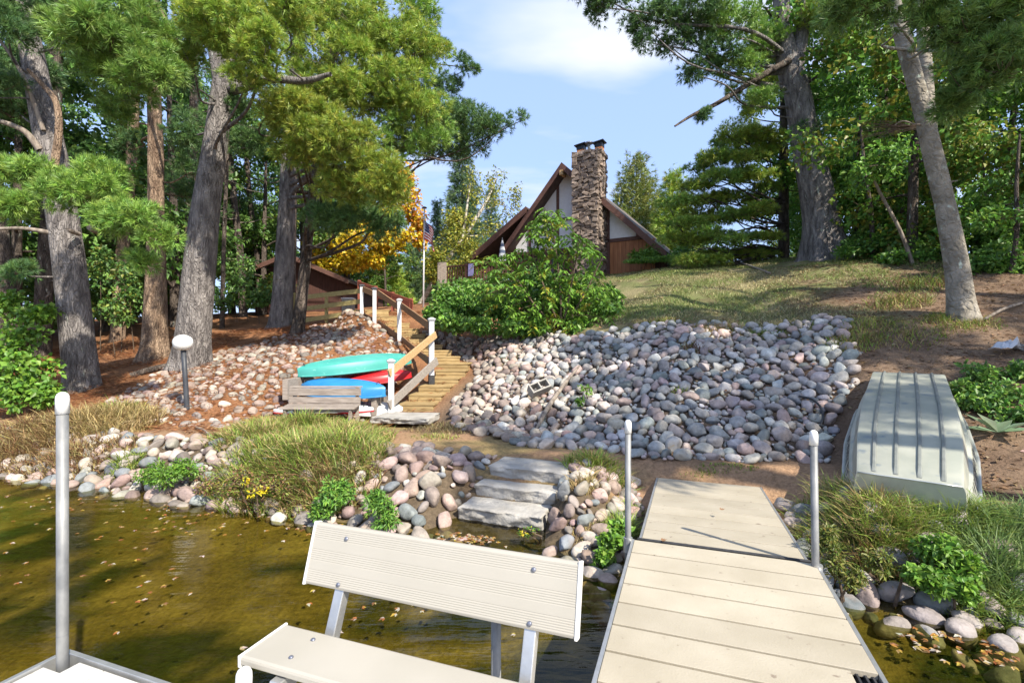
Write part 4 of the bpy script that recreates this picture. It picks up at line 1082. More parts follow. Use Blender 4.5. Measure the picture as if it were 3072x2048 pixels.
def slabroof(name, prof, o0, o1, th, mat, top):
    for (p0, z0), (p1, z1) in zip(prof[:-1], prof[1:]):
        d_ = np.array([p1 - p0, z1 - z0]); d_ /= np.linalg.norm(d_); n_ = np.array([-d_[1], d_[0]])
        if n_[1] < 0: n_ = -n_
        lo = lambda p, z: (p - n_[0] * th, z - n_[1] * th)
        a, b = lo(p0, z0), lo(p1, z1)
        MB().prism([hp(p0, z0, o0), hp(p1, z1, o0), hp(*b, o0), hp(*a, o0)], hn3 * (o1 - o0)).build(name, mat, house)
        if top:
            e = 0.02
            MB().prism([hp(p0 + n_[0] * e, z0 + n_[1] * e, o0 + 0.01), hp(p1 + n_[0] * e, z1 + n_[1] * e, o0 + 0.01), hp(p1 + n_[0] * 0.004, z1 + n_[1] * 0.004, o0 + 0.01), hp(p0 + n_[0] * 0.004, z0 + n_[1] * 0.004, o0 + 0.01)], hn3 * (o1 - o0 - 0.02)).build('roof_shingles', M_shingle, house)
slabroof('roof', [(-3.35, 6.40), (0.0, 10.25)], -dep - 0.5, 0.70, 0.16, M_soffit, True)
slabroof('roof', [(0.004, 10.245), (4.85, 5.62)], -dep - 0.5, 0.70, 0.16, M_soffit, True)
def rake(p0, z0, p1, z1, o, h, th, mat=M_timber, name='barge_board'):
    MB().prism([hp(p0, z0, o), hp(p1, z1, o), hp(p1, z1 - h, o), hp(p0, z0 - h, o)], hn3 * th).build(name, mat, house)
rake(-3.45, 6.33, 0.0, 10.30, 0.71, 0.34, 0.06)
rake(0.003, 10.30, 4.9, 5.60, 0.71, 0.34, 0.06)
# low swept porch roof on the left
slabroof('roof', [(-5.9, 5.85), (-1.9, 8.42)], -dep - 0.5, 0.75, 0.14, M_soffit, True)
rake(-5.95, 5.86, -1.9, 8.46, 0.76, 0.34, 0.055)
MB().box(hp(-4.6, 5.55, 0.2), hd3 * 1.1, hn3 * 0.08, up * 0.11).build('porch_beam', M_timber, house)
MB().box(hp(-5.3, 4.8, 0.3), hd3 * 0.09, hn3 * 0.09, up * 0.75).build('porch_post', M_timber, house)
MB().box(hp(0.0, 9.80, 0.60), hd3 * 0.075, hn3 * 0.24, up * 0.11).build('ridge_beam', M_railtan, house)
def trim(p0, z0, p1, z1, w, o=0.03):
    d_ = np.array([p1 - p0, z1 - z0]); L = np.linalg.norm(d_); d_ /= L
    MB().box(hp((p0 + p1) / 2, (z0 + z1) / 2, o), (hd3 * d_[0] + up * d_[1]) * L / 2, (-hd3 * d_[1] + up * d_[0]) * w, hn3 * 0.035).build('timber', M_timber, house)
def infill(pts, mat=M_stucco, name='wall_panel'):
    MB().prism([hp(p, z, 0.003) for p, z in pts], hn3 * 0.022).build(name, mat, house)
ru = lambda p: roof_z(p) - 0.26
infill([(-0.45, 7.85), (0.62, 7.85), (0.62, ru(0.62)), (0, ru(0)), (-0.45, ru(-0.45))])
infill([(-2.05, 7.85), (-0.60, 7.85), (-0.60, ru(-0.6)), (-2.05, ru(-2.05))])
infill([(-2.9, 6.35), (-2.15, 6.35), (-2.15, ru(-2.15)), (-2.9, ru(-2.9))])
infill([(-2.02, 6.35), (-0.60, 6.35), (-0.60, 7.68), (-2.02, 7.68)])
infill([(-0.45, 6.35), (0.62, 6.35), (0.62, 7.68), (-0.45, 7.68)])
infill([(2.14, 6.55), (3.38, 6.55), (3.38, ru(3.38)), (2.14, ru(2.14))])
for a in ((-2.95, 7.765, 0.66, 7.765, 0.075), (-0.525, 6.3, -0.525, ru(-0.525), 0.07), (-2.09, 4.6, -2.09, ru(-2.09), 0.065), (-3.0, 6.27, 0.66, 6.27, 0.075),
          (2.06, 4.5, 2.06, ru(2.06), 0.08), (3.45, 6.5, 3.45, ru(3.45), 0.07), (2.0, 6.47, 3.88, 6.47, 0.08)): trim(*a)
infill([(3.54, 6.58), (4.0, 6.58), (3.54, ru(3.54))], M_siding, 'siding_panel')
p_ = 2.14
while p_ < 4.05:                                           # upright cedar boards
    MB().prism([hp(p_ + 0.006, GB, 0.004), hp(p_ + 0.184, GB, 0.004), hp(p_ + 0.184, 6.38, 0.004), hp(p_ + 0.006, 6.38, 0.004)], hn3 * 0.022).build('siding_board', M_siding, house)
    p_ += 0.19
# windows and sliding door under the left panels
for a, b in ((-1.95, -1.05), (-0.98, -0.08)):
    f = MB()
    for (x0, x1, z0, z1) in ((a, b, 6.08, 6.16), (a, b, 4.75, 4.83), (a, a + 0.07, 4.832, 6.078), (b - 0.07, b, 4.832, 6.078)):
        f.box(hp((x0 + x1) / 2, (z0 + z1) / 2, 0.03), hd3 * (x1 - x0) / 2, up * (z1 - z0) / 2, hn3 * 0.035)
    w = f.build('window', M_timber, house)
    MB().box(hp((a + b) / 2, 5.45, 0.012), hd3 * ((b - a) / 2 - 0.07), up * 0.62, hn3 * 0.008).build('pane', M_glass, w)
# chimney: a core with split ledge stones laid over it
ch = MB().box(hp(1.30, 7.25, 0.48), hd3 * 0.62, hn3 * 0.52, up * 3.2).build('chimney', M_mortar, house)
r = np.random.default_rng(12); ns = 0
spare = MB()
def ledge(face, w0, w1, out, zt):
    global ns
    z = 4.9
    while z < zt:
        h = r.uniform(0.10, 0.17); x = w0
        while x < w1 - 0.02:
            w = min(r.uniform(0.16, 0.42), w1 - x)
            if w1 - x - w < 0.07: w = w1 - x
            lean = r.normal() * 0.24
            cx = x + w / 2
            if face == 'f': c0 = hp(cx, z + h / 2, out); e1, e2 = hd3, hn3
            else: c0 = hp(out, z + h / 2, cx); e1, e2 = hn3, hd3 * (1 if out > 1 else -1)
            a = e1 * math.cos(lean) + up * math.sin(lean); b = up * math.cos(lean) - e1 * math.sin(lean)
            m = MB().box(c0 + e2 * r.uniform(-0.01, 0.09), a * (w / 2 - 0.006), b * (h / 2 - 0.005), e2 * 0.06)
            V = np.array(m.V); V += r.normal(size=V.shape) * 0.022; m.V = [tuple(v) for v in V]
            if ns < 290: m.build('stone', M_ledge, ch, bevel=0.012, seg=1)
            else: spare.add(m.V, m.F)
            ns += 1; x += w
        z += h
ledge('f', 0.66, 1.94, 0.99, 10.42)
ledge('s', -0.02, 0.97, 1.90, 10.42)
if spare.V: spare.build('stones', M_ledge, ch)['kind'] = 'stuff'
for p0, o0, hh in ((0.93, 0.55, 0.30), (1.78, 0.45, 0.30)):
    fl = MB().box(hp(p0, 10.45 + hh / 2, o0), hd3 * 0.17, hn3 * 0.17, up * hh / 2).build('flue', M_clay, ch, bevel=0.02)
    m = MB(); c0 = hp(p0, 10.45 + hh + 0.20, o0)
    m.box(c0 + up * 0.02, hd3 * 0.27 + up * 0.03, hn3 * 0.27, up * 0.02); m.box(c0 - up * 0.10, hd3 * 0.18, hn3 * 0.18, up * 0.10)
    m.build('flue_cap', M_metaldark, fl)
MB().tube([hp(1.36, 10.4, 0.7), hp(1.36, 10.95, 0.7)], 0.07, 12).build('vent_pipe', M_galv, ch)
MB().tube([hp(1.36, 10.93, 0.7), hp(1.36, 10.98, 0.7), hp(1.36, 11.05, 0.7)], [0.20, 0.19, 0.03], 14).build('vent_cap', M_bolt, ch)
# deck on the left with its railing
dk = thing('house_deck', 'raised brown deck with a baluster railing in front of the house', 'deck')
MB().box(hp(-1.8, 4.42, 1.6), hd3 * 3.4, hn3 * 1.55, up * 0.07).build('deck_floor', M_timber, dk)
MB().box(hp(-1.8, 5.38, 3.1), hd3 * 3.4, hn3 * 0.06, up * 0.03).build('top_rail', M_timber, dk)
MB().box(hp(-1.8, 4.62, 3.1), hd3 * 3.4, hn3 * 0.03, up * 0.03).build('bottom_rail', M_timber, dk)
for i in range(45): MB().box(hp(-5.15 + i * 0.15, 5.0, 3.1), hd3 * 0.02, hn3 * 0.02, up * 0.352).build('baluster', M_timber, dk)
for q in (-5.17, -3.9, -2.2, 0.0, 1.55): MB().box(hp(q, 4.7, 3.1), hd3 * 0.05, hn3 * 0.05, up * 0.75).build('post', M_timber, dk)
tw = MB()
for i in range(9):
    a = -3.72 + i * 0.035
    tw.prism([hp(a, 5.41 + 0.01 * (i % 2), 3.17), hp(a + 0.035, 5.41 + 0.01 * ((i + 1) % 2), 3.17), hp(a + 0.03, 4.85, 3.18), hp(a, 4.83, 3.18)], hn3 * 0.012)
tag(tw.build('beach_towel', M_lav), 'lavender towel hung over the deck railing', 'towel')
# folded patio umbrella
um = thing('patio_umbrella', 'folded grey and white striped patio umbrella standing on the house deck', 'umbrella')
uc = hp(-2.55, 0, 2.0)
MB().tube([uc + up * 4.4, uc + up * 6.75], 0.025, 10).build('pole', M_galv, um)
zs = np.linspace(5.35, 6.62, 9); rr = [0.19, 0.20, 0.19, 0.17, 0.15, 0.13, 0.10, 0.07, 0.03]
for i in range(8):
    MB().tube([uc + up * zs[i], uc + up * (zs[i + 1] - 0.003)], [rr[i], rr[i + 1]], 10, cap=False).build('canopy', M_fabricw if i % 2 else M_fabricd, um)
sp = MB(); sp.box(D(1013, 640, 19.5), [0.17, -0.03, 0], [0.01, 0.03, 0], [0, 0, 0.62]); wp = D(1022, 640, 19.45)
pn = thing('wooden_screen', 'tall grey weathered board screen beside the shrubs left of the house', 'screen')
for q in (-0.12, 0.06):
    c0 = D(1017, 640, 19.5); MB().box(c0 + np.array([q, 0, -0.1]), [0.085, -0.02, 0], [0.005, 0.03, 0], [0, 0, 0.75]).build('board', M_weather, pn, bevel=0.006)

# ------------------------------------------------------------------ flag pole and flag
fp = hit(972, 706); fY = fp[1]
pole = thing('flag_pole', 'slim white flag pole rising from behind the shrubs', 'flag pole')
ptop = D(975, 478, fY)
MB().tube([fp - up * 0.2, (fp + ptop) / 2, ptop], [0.035, 0.03, 0.024], 12).build('pole', M_pole, pole, shade=True)
MB().tube([ptop, ptop + up * 0.03, ptop + up * 0.06], [0.10, 0.09, 0.02], 14).build('finial', M_metaldark, pole)
f0 = D(976, 501, fY - 0.05)
fw, fh = 1.15, 0.78
nu, nv = 26, 26; V, F_, MI = [], [], []
for i in range(nu + 1):
    for j in range(nv + 1):
        a, b = i / nu, j / nv            # a along the fly, b down the hoist
        droop = a * 0.62 + 0.20 * a * a
        x = a * fw * 0.30 - 0.05 * math.sin(a * 7 + b * 2) ; y = 0.10 * math.sin(a * 9 + b * 2.5) * (0.3 + a)
        V.append(f0 + np.array([x + 0.06 * b * a, y, -b * fh - droop * (0.75 - 0.10 * b)]))
for i in range(nu):
    for j in range(nv):
        F_.append((i * (nv + 1) + j, i * (nv + 1) + j + 1, (i + 1) * (nv + 1) + j + 1, (i + 1) * (nv + 1) + j))
        canton = i < nu * 0.4 and j < 14
        MI.append(2 if canton else ((j // 2) % 2))
fl = mesh('flag', V, F_, mats=[M_flagr, M_flagw, M_flagb], mi=MI, shade=True)
tag(fl, 'United States flag hanging limp on the flag pole', 'flag')
sm = MB()
for i in range(6):
    for j in range(5):
        a = 0.03 + i * 0.065; b = 0.05 + j * 0.10
        k = int(a * nu) * (nv + 1) + int(b * nv); q = np.array(V[k])
        for sy in (-1, 1): sm.box(q + np.array([0, sy * 0.004, 0]), [0.008, 0, 0], [0, 0.001, 0], [0, 0, 0.012])
st_o = sm.build('star', M_flagw, fl)
st_o['kind'] = 'stuff'

# ------------------------------------------------------------------ dark cabin among the left trees
cab = thing('cabin', 'low dark red cabin half hidden behind the left pines', 'cabin')
c0 = D(690, 640, 24.0)
a, b, top = D(572, 630, 24.0), D(808, 650, 24.0), D(668, 590, 24.0)
gzc = gz(c0[0], c0[1]) - 0.3
MB().prism([[a[0] + 0.3, 24.0, gzc], [b[0] - 0.3, 24.0, gzc], [b[0] - 0.3, 24.0, b[2] + 0.05], [top[0], 24, top[2] - 0.1], [a[0] + 0.3, 24.0, a[2] + 0.05]], [0, 7, 0]).build('wall', M_cabin, cab)
for e, q in ((a, -1), (b, 1)):
    MB().prism([[top[0], 23.5, top[2] + 0.12], [e[0], 23.5, e[2] + 0.12], [e[0], 23.5, e[2] - 0.03], [top[0], 23.5, top[2] - 0.03]], [0, 8, 0]).build('roof', M_shingle, cab)
    MB().prism([[top[0], 23.47, top[2] + 0.12], [e[0], 23.47, e[2] + 0.12], [e[0], 23.47, e[2] - 0.10], [top[0], 23.47, top[2] - 0.10]], [0, 0.028, 0]).build('barge_board', M_timber, cab)

# ------------------------------------------------------------------ foliage machinery
def unit(v): return v / (np.linalg.norm(v, axis=-1, keepdims=True) + 1e-9)
def pick(pal, n, r, jit=0.16):
    pal = np.array(pal); c = pal[r.integers(len(pal), size=n)]
    return c * (1 + r.normal(size=(n, 1)) * jit) * (1 + r.normal(size=(n, 3)) * 0.05)
class Leafage:
    """Needle tufts and leaves gathered into one crown mesh."""
    def __init__(s): s.V = []; s.F = []; s.C = []; s.n = 0
    def _push(s, V, C, tris):
        s.V.append(V.reshape(-1, 3)); s.C.append(C.reshape(-1, 3)); s.F.append(tris + s.n); s.n += V.shape[0] * V.shape[1]
    def tufts(s, P, Dr, L, K, w, C, r, spread=0.75):
        M = len(P)
        d = unit(Dr[:, None, :] + r.normal(size=(M, K, 3)) * spread * 0.62)
        side = unit(np.cross(d, r.normal(size=(M, K, 3)))) * w * 0.5
        ln = L * r.uniform(0.75, 1.1, size=(M, K, 1))
        b = P[:, None, :] + d * ln * 0.06
        tip = P[:, None, :] + d * ln - np.array([0, 0, 1.0]) * ln * 0.10
        V = np.stack([b - side, b + side, tip], 2).reshape(M * K, 3, 3)
        Cc = np.repeat(np.repeat(C[:, None, None, :], K, 1), 3, 2).reshape(M * K, 3, 3) * r.uniform(0.82, 1.18, size=(M * K, 1, 1))
        s._push(V, Cc, (np.arange(M * K)[:, None] * 3 + np.arange(3)[None]))
    def leaves(s, P, Dr, Nn, L, W, C, fold=0.25):
        """Pointed folded leaves: base, left, tip, right."""
        M = len(P); L = np.broadcast_to(np.asarray(L, float), (M,))[:, None]; W = np.broadcast_to(np.asarray(W, float), (M,))[:, None]
        d = unit(Dr); sd = unit(np.cross(d, Nn)); n = np.cross(sd, d)
        mid = P + d * L * 0.45
        V = np.stack([P, mid + sd * W * 0.5 + n * W * fold, P + d * L - n * L * 0.12, mid - sd * W * 0.5 + n * W * fold], 1)
        Cc = np.repeat(C[:, None, :], 4, 1)
        b = np.arange(M)[:, None] * 4
        s._push(V, Cc, np.concatenate([b + np.array([[0, 2, 1]]), b + np.array([[0, 3, 2]])]))
    def build(s, name, mat, parent=None):
        return mesh(name, np.concatenate(s.V), np.concatenate(s.F).astype(np.int32), mat, parent, col=np.clip(np.concatenate(s.C), 0.004, 0.9))

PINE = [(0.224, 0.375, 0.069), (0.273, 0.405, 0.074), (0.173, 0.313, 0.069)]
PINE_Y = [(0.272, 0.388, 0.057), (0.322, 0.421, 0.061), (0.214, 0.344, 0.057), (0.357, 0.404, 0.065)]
PINE_D = [(0.104, 0.199, 0.063), (0.087, 0.174, 0.066), (0.130, 0.226, 0.063)]  # darker bluish needles for shaded sprays; the shade is put into the colour
GREEN = [(0.116, 0.264, 0.038), (0.158, 0.317, 0.047), (0.095, 0.211, 0.042), (0.200, 0.338, 0.047)]
GREEN_L = [(0.138, 0.275, 0.032), (0.178, 0.308, 0.039), (0.113, 0.234, 0.036)]
GREEN_D = [(0.100, 0.210, 0.045), (0.128, 0.254, 0.051), (0.085, 0.169, 0.045), (0.169, 0.281, 0.056)]
OLIVE = [(0.208, 0.234, 0.040), (0.270, 0.260, 0.043), (0.154, 0.198, 0.036)]
YELLOW = [(0.543, 0.410, 0.019), (0.627, 0.479, 0.024), (0.439, 0.377, 0.024), (0.574, 0.342, 0.019)]
ORANGE = [(0.551, 0.237, 0.019), (0.589, 0.314, 0.024), (0.494, 0.171, 0.019)]
YGREEN = [(0.270, 0.284, 0.038), (0.351, 0.324, 0.041), (0.203, 0.243, 0.035)]

def ball_tufts(lf, C, rad, n, L, K, w, pal, r, out=None, up_bias=0.45, flat=1.0):
    d = r.normal(size=(n, 3)); d[:, 2] += up_bias
    if out is not None: d += out * 0.45
    d = unit(d)
    P = C + d * rad * r.uniform(0.35, 0.85, size=(n, 1)) * np.array([1, 1, flat])
    dd = unit(d + np.array([0, 0, 0.25]))
    lf.tufts(P, dd, L, K, w, pick(pal, n, r), r)

class Tree:
    def __init__(s, name, label, cat, group=None, bark=M_bark, seed=1):
        s.root = thing(name, label, cat, group); s.bark = bark; s.r = np.random.default_rng(seed); s.lf = Leafage(); s.paths = []; s.tw = MB(); s.nb = 0
    def trunk(s, pts, name='trunk', n=26, flare=0.0, rough=0.05, sub=7):
        """pts: (x, y, half width in view pixels, depth)"""
        P = np.array([D(x, y, Y) for x, y, hw, Y in pts]); R = np.array([px(hw, Y) for x, y, hw, Y in pts])
        return s.trunk3(P, R, name, n, flare, rough, sub)
    def trunk3(s, P, R, name='trunk', n=26, flare=0.0, rough=0.05, sub=7):
        Q = catmull(P, sub); q = np.linspace(0, len(P) - 1, len(Q)); RR = np.interp(q, np.arange(len(P)), R)
        V, F = tube(Q, RR, n)
        k = len(Q); a = np.tile(np.arange(n), k); i = np.repeat(np.arange(k), n)
        C = Q[i]; rad = V - C
        ns = fbm(np.cos(a * 2 * math.pi / n) * 2.2 + 9, np.sin(a * 2 * math.pi / n) * 2.2 + i * 0.22, s.r.integers(99), 3) - 0.47
        ridge = fbm(a * 0.9, i * 0.10 + 3, 5, 2) - 0.5
        sc = 0.93 + ns * rough * 2.4 + ridge * rough * 1.2
        if flare > 0:
            dz = np.clip(1 - np.abs(C[:, 2] - Q[0][2]) / (RR[0] * 2.2), 0, 1) ** 2
            lobes = 0.55 + 0.45 * np.cos(a * 2 * math.pi / n * 5 + 1.3)
            sc = sc + flare * dz * lobes
        V = C + rad * sc[:, None]
        o = mesh(name, V, F, s.bark, s.root, shade=True)
        s.paths.append((Q, RR)); return o
    def limb(s, A, B, r0, r1, sag=0.0, name='branch', mat=None, wob=0.06):
        A, B = np.array(A), np.array(B); L = np.linalg.norm(B - A)
        m1 = A + (B - A) * 0.35 + s.r.normal(size=3) * wob * L + up * sag * L; m2 = A + (B - A) * 0.7 + s.r.normal(size=3) * wob * L + up * sag * L * 0.8
        Q = catmull([A, m1, m2, B], 5); R = np.linspace(r0, r1, len(Q))
        V, F = tube(Q, R, 8)
        mesh(name, V, F, mat or s.bark, s.root, shade=True); s.nb += 1
        return Q
    def nearest(s, C, rise=0.15):
        best = None
        for Q, R in s.paths:
            d = np.linalg.norm((Q - C)[:, :2], axis=1); dz = Q[:, 2] - (C[2] - rise * d)
            sc = np.abs(dz) + 0.3 * d; i = int(np.argmin(sc))
            if best is None or sc[i] < best[0]: best = (sc[i], Q[i] , R[i])
        return best[1], best[2]
    def plume(s, x, y, Y, hw, hh, pal=PINE, dens=1.0, L=0.14, K=13, w=0.0135, br=0.25, dd=0.85, limb=True, n=41, C=None, R3=None):
        C = D(x, y, Y) if C is None else np.array(C)
        R3 = np.array([px(hw, Y), px(hw, Y) * dd, px(hh, Y)]) if R3 is None else np.array(R3)
        br = min(br, R3.max() * 0.6)
        nb = max(3, int(2.0 * dens * (R3.prod() / br ** 3)))
        nb = min(nb, int(56 * dens))
        out = np.array([0, 0, 0.0])
        if s.paths:
            A, ra = s.nearest(C)
            out = C - A; out[2] *= 0.3; out = out / (np.linalg.norm(out) + 1e-6)
            if limb and np.linalg.norm(C - A) > 0.6:
                tip = C + out * R3[0] * 0.5 - up * R3[2] * 0.25
                s.limb(A, tip, min(ra * 0.3, 0.016 + 0.009 * np.linalg.norm(C - A)), 0.010, sag=-0.03)
        d = unit(s.r.normal(size=(nb, 3))); rad = s.r.uniform(0.15, 1.0, size=(nb, 1)) ** 0.45
        B = C + d * rad * np.maximum(R3 - br * 0.55, 0.05)
        for b in B:
            k = s.r.uniform(0.75, 1.2)
            ball_tufts(s.lf, b, br * k, int(n * k * k), L, K, w, pal, s.r, out=out)
            base = C - up * R3[2] * 0.35 + (b - C) * 0.25
            s.tw.tube([base, (base + b) / 2 - up * 0.03, b + (b - C) * 0.1], [0.008, 0.006, 0.003], 3, cap=False)
    def leafclump(s, x, y, Y, hw, hh, pal=GREEN, n=700, size=0.10, asp=0.6, dd=0.9, limb=True, C=None, R3=None, droop=0.3, sub=9):
        C = D(x, y, Y) if C is None else np.array(C)
        R3 = np.array([px(hw, Y), px(hw, Y) * dd, px(hh, Y)]) if R3 is None else np.array(R3)
        if limb and s.paths:
            A, ra = s.nearest(C)
            if np.linalg.norm(C - A) > 0.4: s.limb(A, C, min(ra * 0.35, 0.02 + 0.012 * np.linalg.norm(C - A)), 0.006)
        c_ = C + unit(s.r.normal(size=(sub, 3))) * s.r.uniform(0.2, 1, size=(sub, 1)) ** 0.5 * R3 * 0.8
        who = s.r.integers(sub, size=n)
        d = unit(s.r.normal(size=(n, 3)))
        P = c_[who] + d * (s.r.uniform(0, 1, size=(n, 1)) ** 0.45) * R3 * 0.42
        dr = unit(d + s.r.normal(size=(n, 3)) * 0.7 - np.array([0, 0, droop])); nn = unit(d * 0.5 + s.r.normal(size=(n, 3)) * 0.5 + np.array([0.15, -0.3, 0.8]))
        sz = size * s.r.uniform(0.7, 1.25, size=n)
        s.lf.leaves(P, dr, nn, sz, sz * asp, pick(pal, n, s.r, 0.2))
        for q in c_: s.tw.tube([C + (q - C) * 0.1, q], [0.007, 0.003], 3, cap=False)
    def done(s, mat=M_needle):
        if s.lf.n: s.crown = s.lf.build('crown', mat, s.root)
        if s.tw.V: s.tw.build('twigs', M_twig, s.root)['kind'] = 'stuff'
        return s.root

def copy_tree(root, loc, rot, sc, label, group):
    c = root.copy(); COL.objects.link(c); c.location = loc; c.rotation_euler = (0, 0, rot); c.scale = (sc, sc, sc)
    c['label'] = label; c['group'] = group
    for ch_ in [o for o in bpy.data.objects if o.parent == root]:
        d = ch_.copy(); COL.objects.link(d); d.parent = c
    return c

# ------------------------------------------------------------------ the big pines on the left
G_P = 'tall white pines on the left bank'
# T1, at the left edge
t = Tree('pine_tree', 'stout grey pine at the left edge with cut limb stubs and a broken upright limb', 'pine tree', G_P, M_bark, 21)
Yt = hit(192, 892)[1]
t.trunk([(193, 905, 38.7, Yt), (188, 870, 36.1, Yt), (168, 680, 33.4, Yt), (150, 540, 31.7, Yt), (128, 400, 30.8, Yt + .05), (108, 300, 29.0, Yt + .1), (80, 160, 24.6, Yt + .2), (55, 20, 22.0, Yt + .4), (40, -200, 17.6, Yt + .6), (30, -560, 10.6, Yt + .8)], flare=0.25)
for ch_ in (((122, 400), (135, 300), (128, 235), (98, 195), (64, 160)),):
    P_ = [D(x, y, Yt - 0.35 - 0.05 * i) for i, (x, y) in enumerate(ch_)]
    V, F = tube(catmull(P_, 5), np.linspace(0.085, 0.035, 21), 10); mesh('branch', V, F, M_bark_tan, t.root, shade=True)['label'] = 'broken brown limb pointing up'
for pts, r0 in ((((92, 345), (60, 305), (20, 285), (-40, 268)), 0.075), (((118, 535), (80, 528), (40, 524), (-60, 528)), 0.055), (((100, 300), (60, 190), (20, 120), (-30, 60)), 0.05)):
    P_ = [D(x, y, Yt - 0.2 - 0.1 * i) for i, (x, y) in enumerate(pts)]
    V, F = tube(catmull(P_, 5), np.linspace(r0, r0 * 0.55, 16), 9); mesh('branch', V, F, M_dead, t.root, shade=True)
for x, y, rr in ((216, 528, 0.075), (168, 533, 0.05), (156, 432, 0.06)):
    a = D(x, y, Yt - 0.30); b_ = a + np.array([0.06, -0.16, 0.02])
    V, F = tube([a + np.array([-0.05, 0.2, 0]), a, b_ - np.array([0, 0.0, 0]), b_ + np.array([0.0, 0.015, 0]), b_ + np.array([0, 0.03, 0])], [rr, rr, rr, rr * 0.6, rr * 0.2], 12); mesh('limb_stub', V, F, M_dead, t.root, shade=True)
for a in ((60, 400, 8.9, 90, 38), (180, 440, 8.5, 110, 48), (290, 500, 8.3, 95, 48), (360, 545, 8.3, 55, 36), (40, 480, 8.6, 70, 40), (230, 400, 8.7, 70, 36), (330, 600, 8.6, 44, 26)):
    t.plume(*a, pal=PINE, limb=False)
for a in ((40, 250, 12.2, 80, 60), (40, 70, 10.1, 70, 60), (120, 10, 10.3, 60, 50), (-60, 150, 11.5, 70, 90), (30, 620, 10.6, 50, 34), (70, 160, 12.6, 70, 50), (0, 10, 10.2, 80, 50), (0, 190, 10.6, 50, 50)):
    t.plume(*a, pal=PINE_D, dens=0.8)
for a in ((-150, -300, 10, 160, 90), (200, -450, 11, 160, 80), (-50, -650, 11, 180, 90)): t.plume(*a, pal=PINE, dens=0.5, br=0.4)
t.done()

# T2, the tan trunk further back
t = Tree('pine_tree', 'slender tan pine trunk between the two stout left trunks', 'pine tree', G_P, M_bark_tan, 22)
Yt = hit(355, 826)[1]
t.trunk([(354, 836, 34.2, Yt), (356, 780, 28.8, Yt), (358, 640, 22.5, Yt), (358, 500, 18.0, Yt), (358, 380, 17.1, Yt), (355, 250, 15.3, Yt), (352, 100, 13.5, Yt), (350, -200, 10.8, Yt), (350, -560, 7.2, Yt)], flare=0.3)
for a in ((250, 95, 8.2, 120, 75), (330, 165, 8.2, 80, 55), (180, 75, 8.3, 80, 45), (300, 55, 8.5, 100, 60), (390, 150, 8.6, 45, 50), (240, 160, 8.6, 80, 48), (300, 220, 8.8, 60, 35), (270, 260, 9.4, 50, 40)):
    t.plume(*a, pal=[(0.188, 0.315, 0.063), (0.225, 0.338, 0.063), (0.158, 0.277, 0.060)], limb=False)
A = D(352, 0, Yt)
for q in ((280, 110, 8.3), (330, 150, 8.3), (220, 70, 8.4)): t.limb(A, D(*q), 0.06, 0.012, sag=0.06)
for a in ((430, 390, 13.0, 40, 30), (300, 330, 14.6, 40, 50), (420, 440, 14.2, 50, 30)): t.plume(*a, pal=PINE_D, dens=0.7)
for a in ((300, -350, 12, 160, 90), (420, -600, 13, 150, 80)): t.plume(*a, pal=PINE, dens=0.5, br=0.4)
t.done()

# T3, the leaning giant
t = Tree('pine_tree', 'massive leaning pine forking below the top edge behind the globe lamp', 'pine tree', G_P, M_bark, 23)
Yt = hit(440, 840)[1]
t.trunk([(438, 850, 47, Yt), (441, 810, 42, Yt), (455, 660, 37, Yt), (470, 500, 33, Yt), (490, 360, 27, Yt), (504, 260, 25, Yt), (516, 195, 27, Yt), (535, 120, 20, Yt), (556, 0, 16, Yt), (570, -250, 12, Yt), (580, -550, 8, Yt)], flare=0.22)
t.trunk([(512, 215, 18, Yt), (495, 130, 15, Yt), (480, 20, 13, Yt), (465, -200, 10, Yt)], 'fork', n=16)
t.trunk([(524, 205, 17, Yt), (560, 200, 13, Yt - .2), (620, 182, 11, Yt - .4), (700, 186, 8, Yt - .6), (760, 170, 5, Yt - .8)], 'fork', n=12)
for a in ((520, 60, 9.6, 110, 70), (600, 110, 9.4, 70, 70), (470, 30, 9.8, 70, 60), (560, 180, 9.6, 70, 36), (640, 30, 10, 80, 50), (430, 110, 10.2, 60, 70)):
    t.plume(*a, pal=PINE_Y)
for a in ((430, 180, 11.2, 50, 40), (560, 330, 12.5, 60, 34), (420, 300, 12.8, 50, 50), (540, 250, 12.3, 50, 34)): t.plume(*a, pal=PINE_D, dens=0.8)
for a in ((560, -350, 10.5, 200, 90), (400, -500, 11, 150, 80), (700, -520, 11, 160, 80)): t.plume(*a, pal=PINE_Y, dens=0.5, br=0.4)
t.done()

# T5 thin dark stem with the bright sprays hanging in front
t = Tree('pine_tree', 'thin dark pine stem beside the fence under bright yellow-green sprays', 'pine tree', G_P, M_bark_dark, 24)
Yt = hit(684, 768)[1]
t.trunk([(682, 778, 19, Yt), (686, 740, 16, Yt), (702, 600, 13, Yt), (720, 430, 10, Yt), (738, 300, 8, Yt), (755, 150, 6.5, Yt), (770, 0, 5, Yt), (780, -200, 3, Yt)], n=18, flare=0.2)
for a in ((690, 265, 10.6, 100, 55), (770, 330, 10.4, 120, 60), (850, 400, 10.5, 85, 60), (700, 340, 10.8, 80, 50), (900, 450, 10.8, 60, 50), (790, 430, 11, 80, 45), (640, 240, 10.8, 50, 40)):
    t.plume(*a, pal=[(0.247, 0.323, 0.048), (0.292, 0.352, 0.048), (0.203, 0.300, 0.048), (0.330, 0.345, 0.051)])
for a in ((770, 500, 12, 90, 40), (880, 510, 12, 65, 42), (820, 470, 12.5, 70, 40)): t.plume(*a, pal=PINE_D, dens=0.9)
t.done()

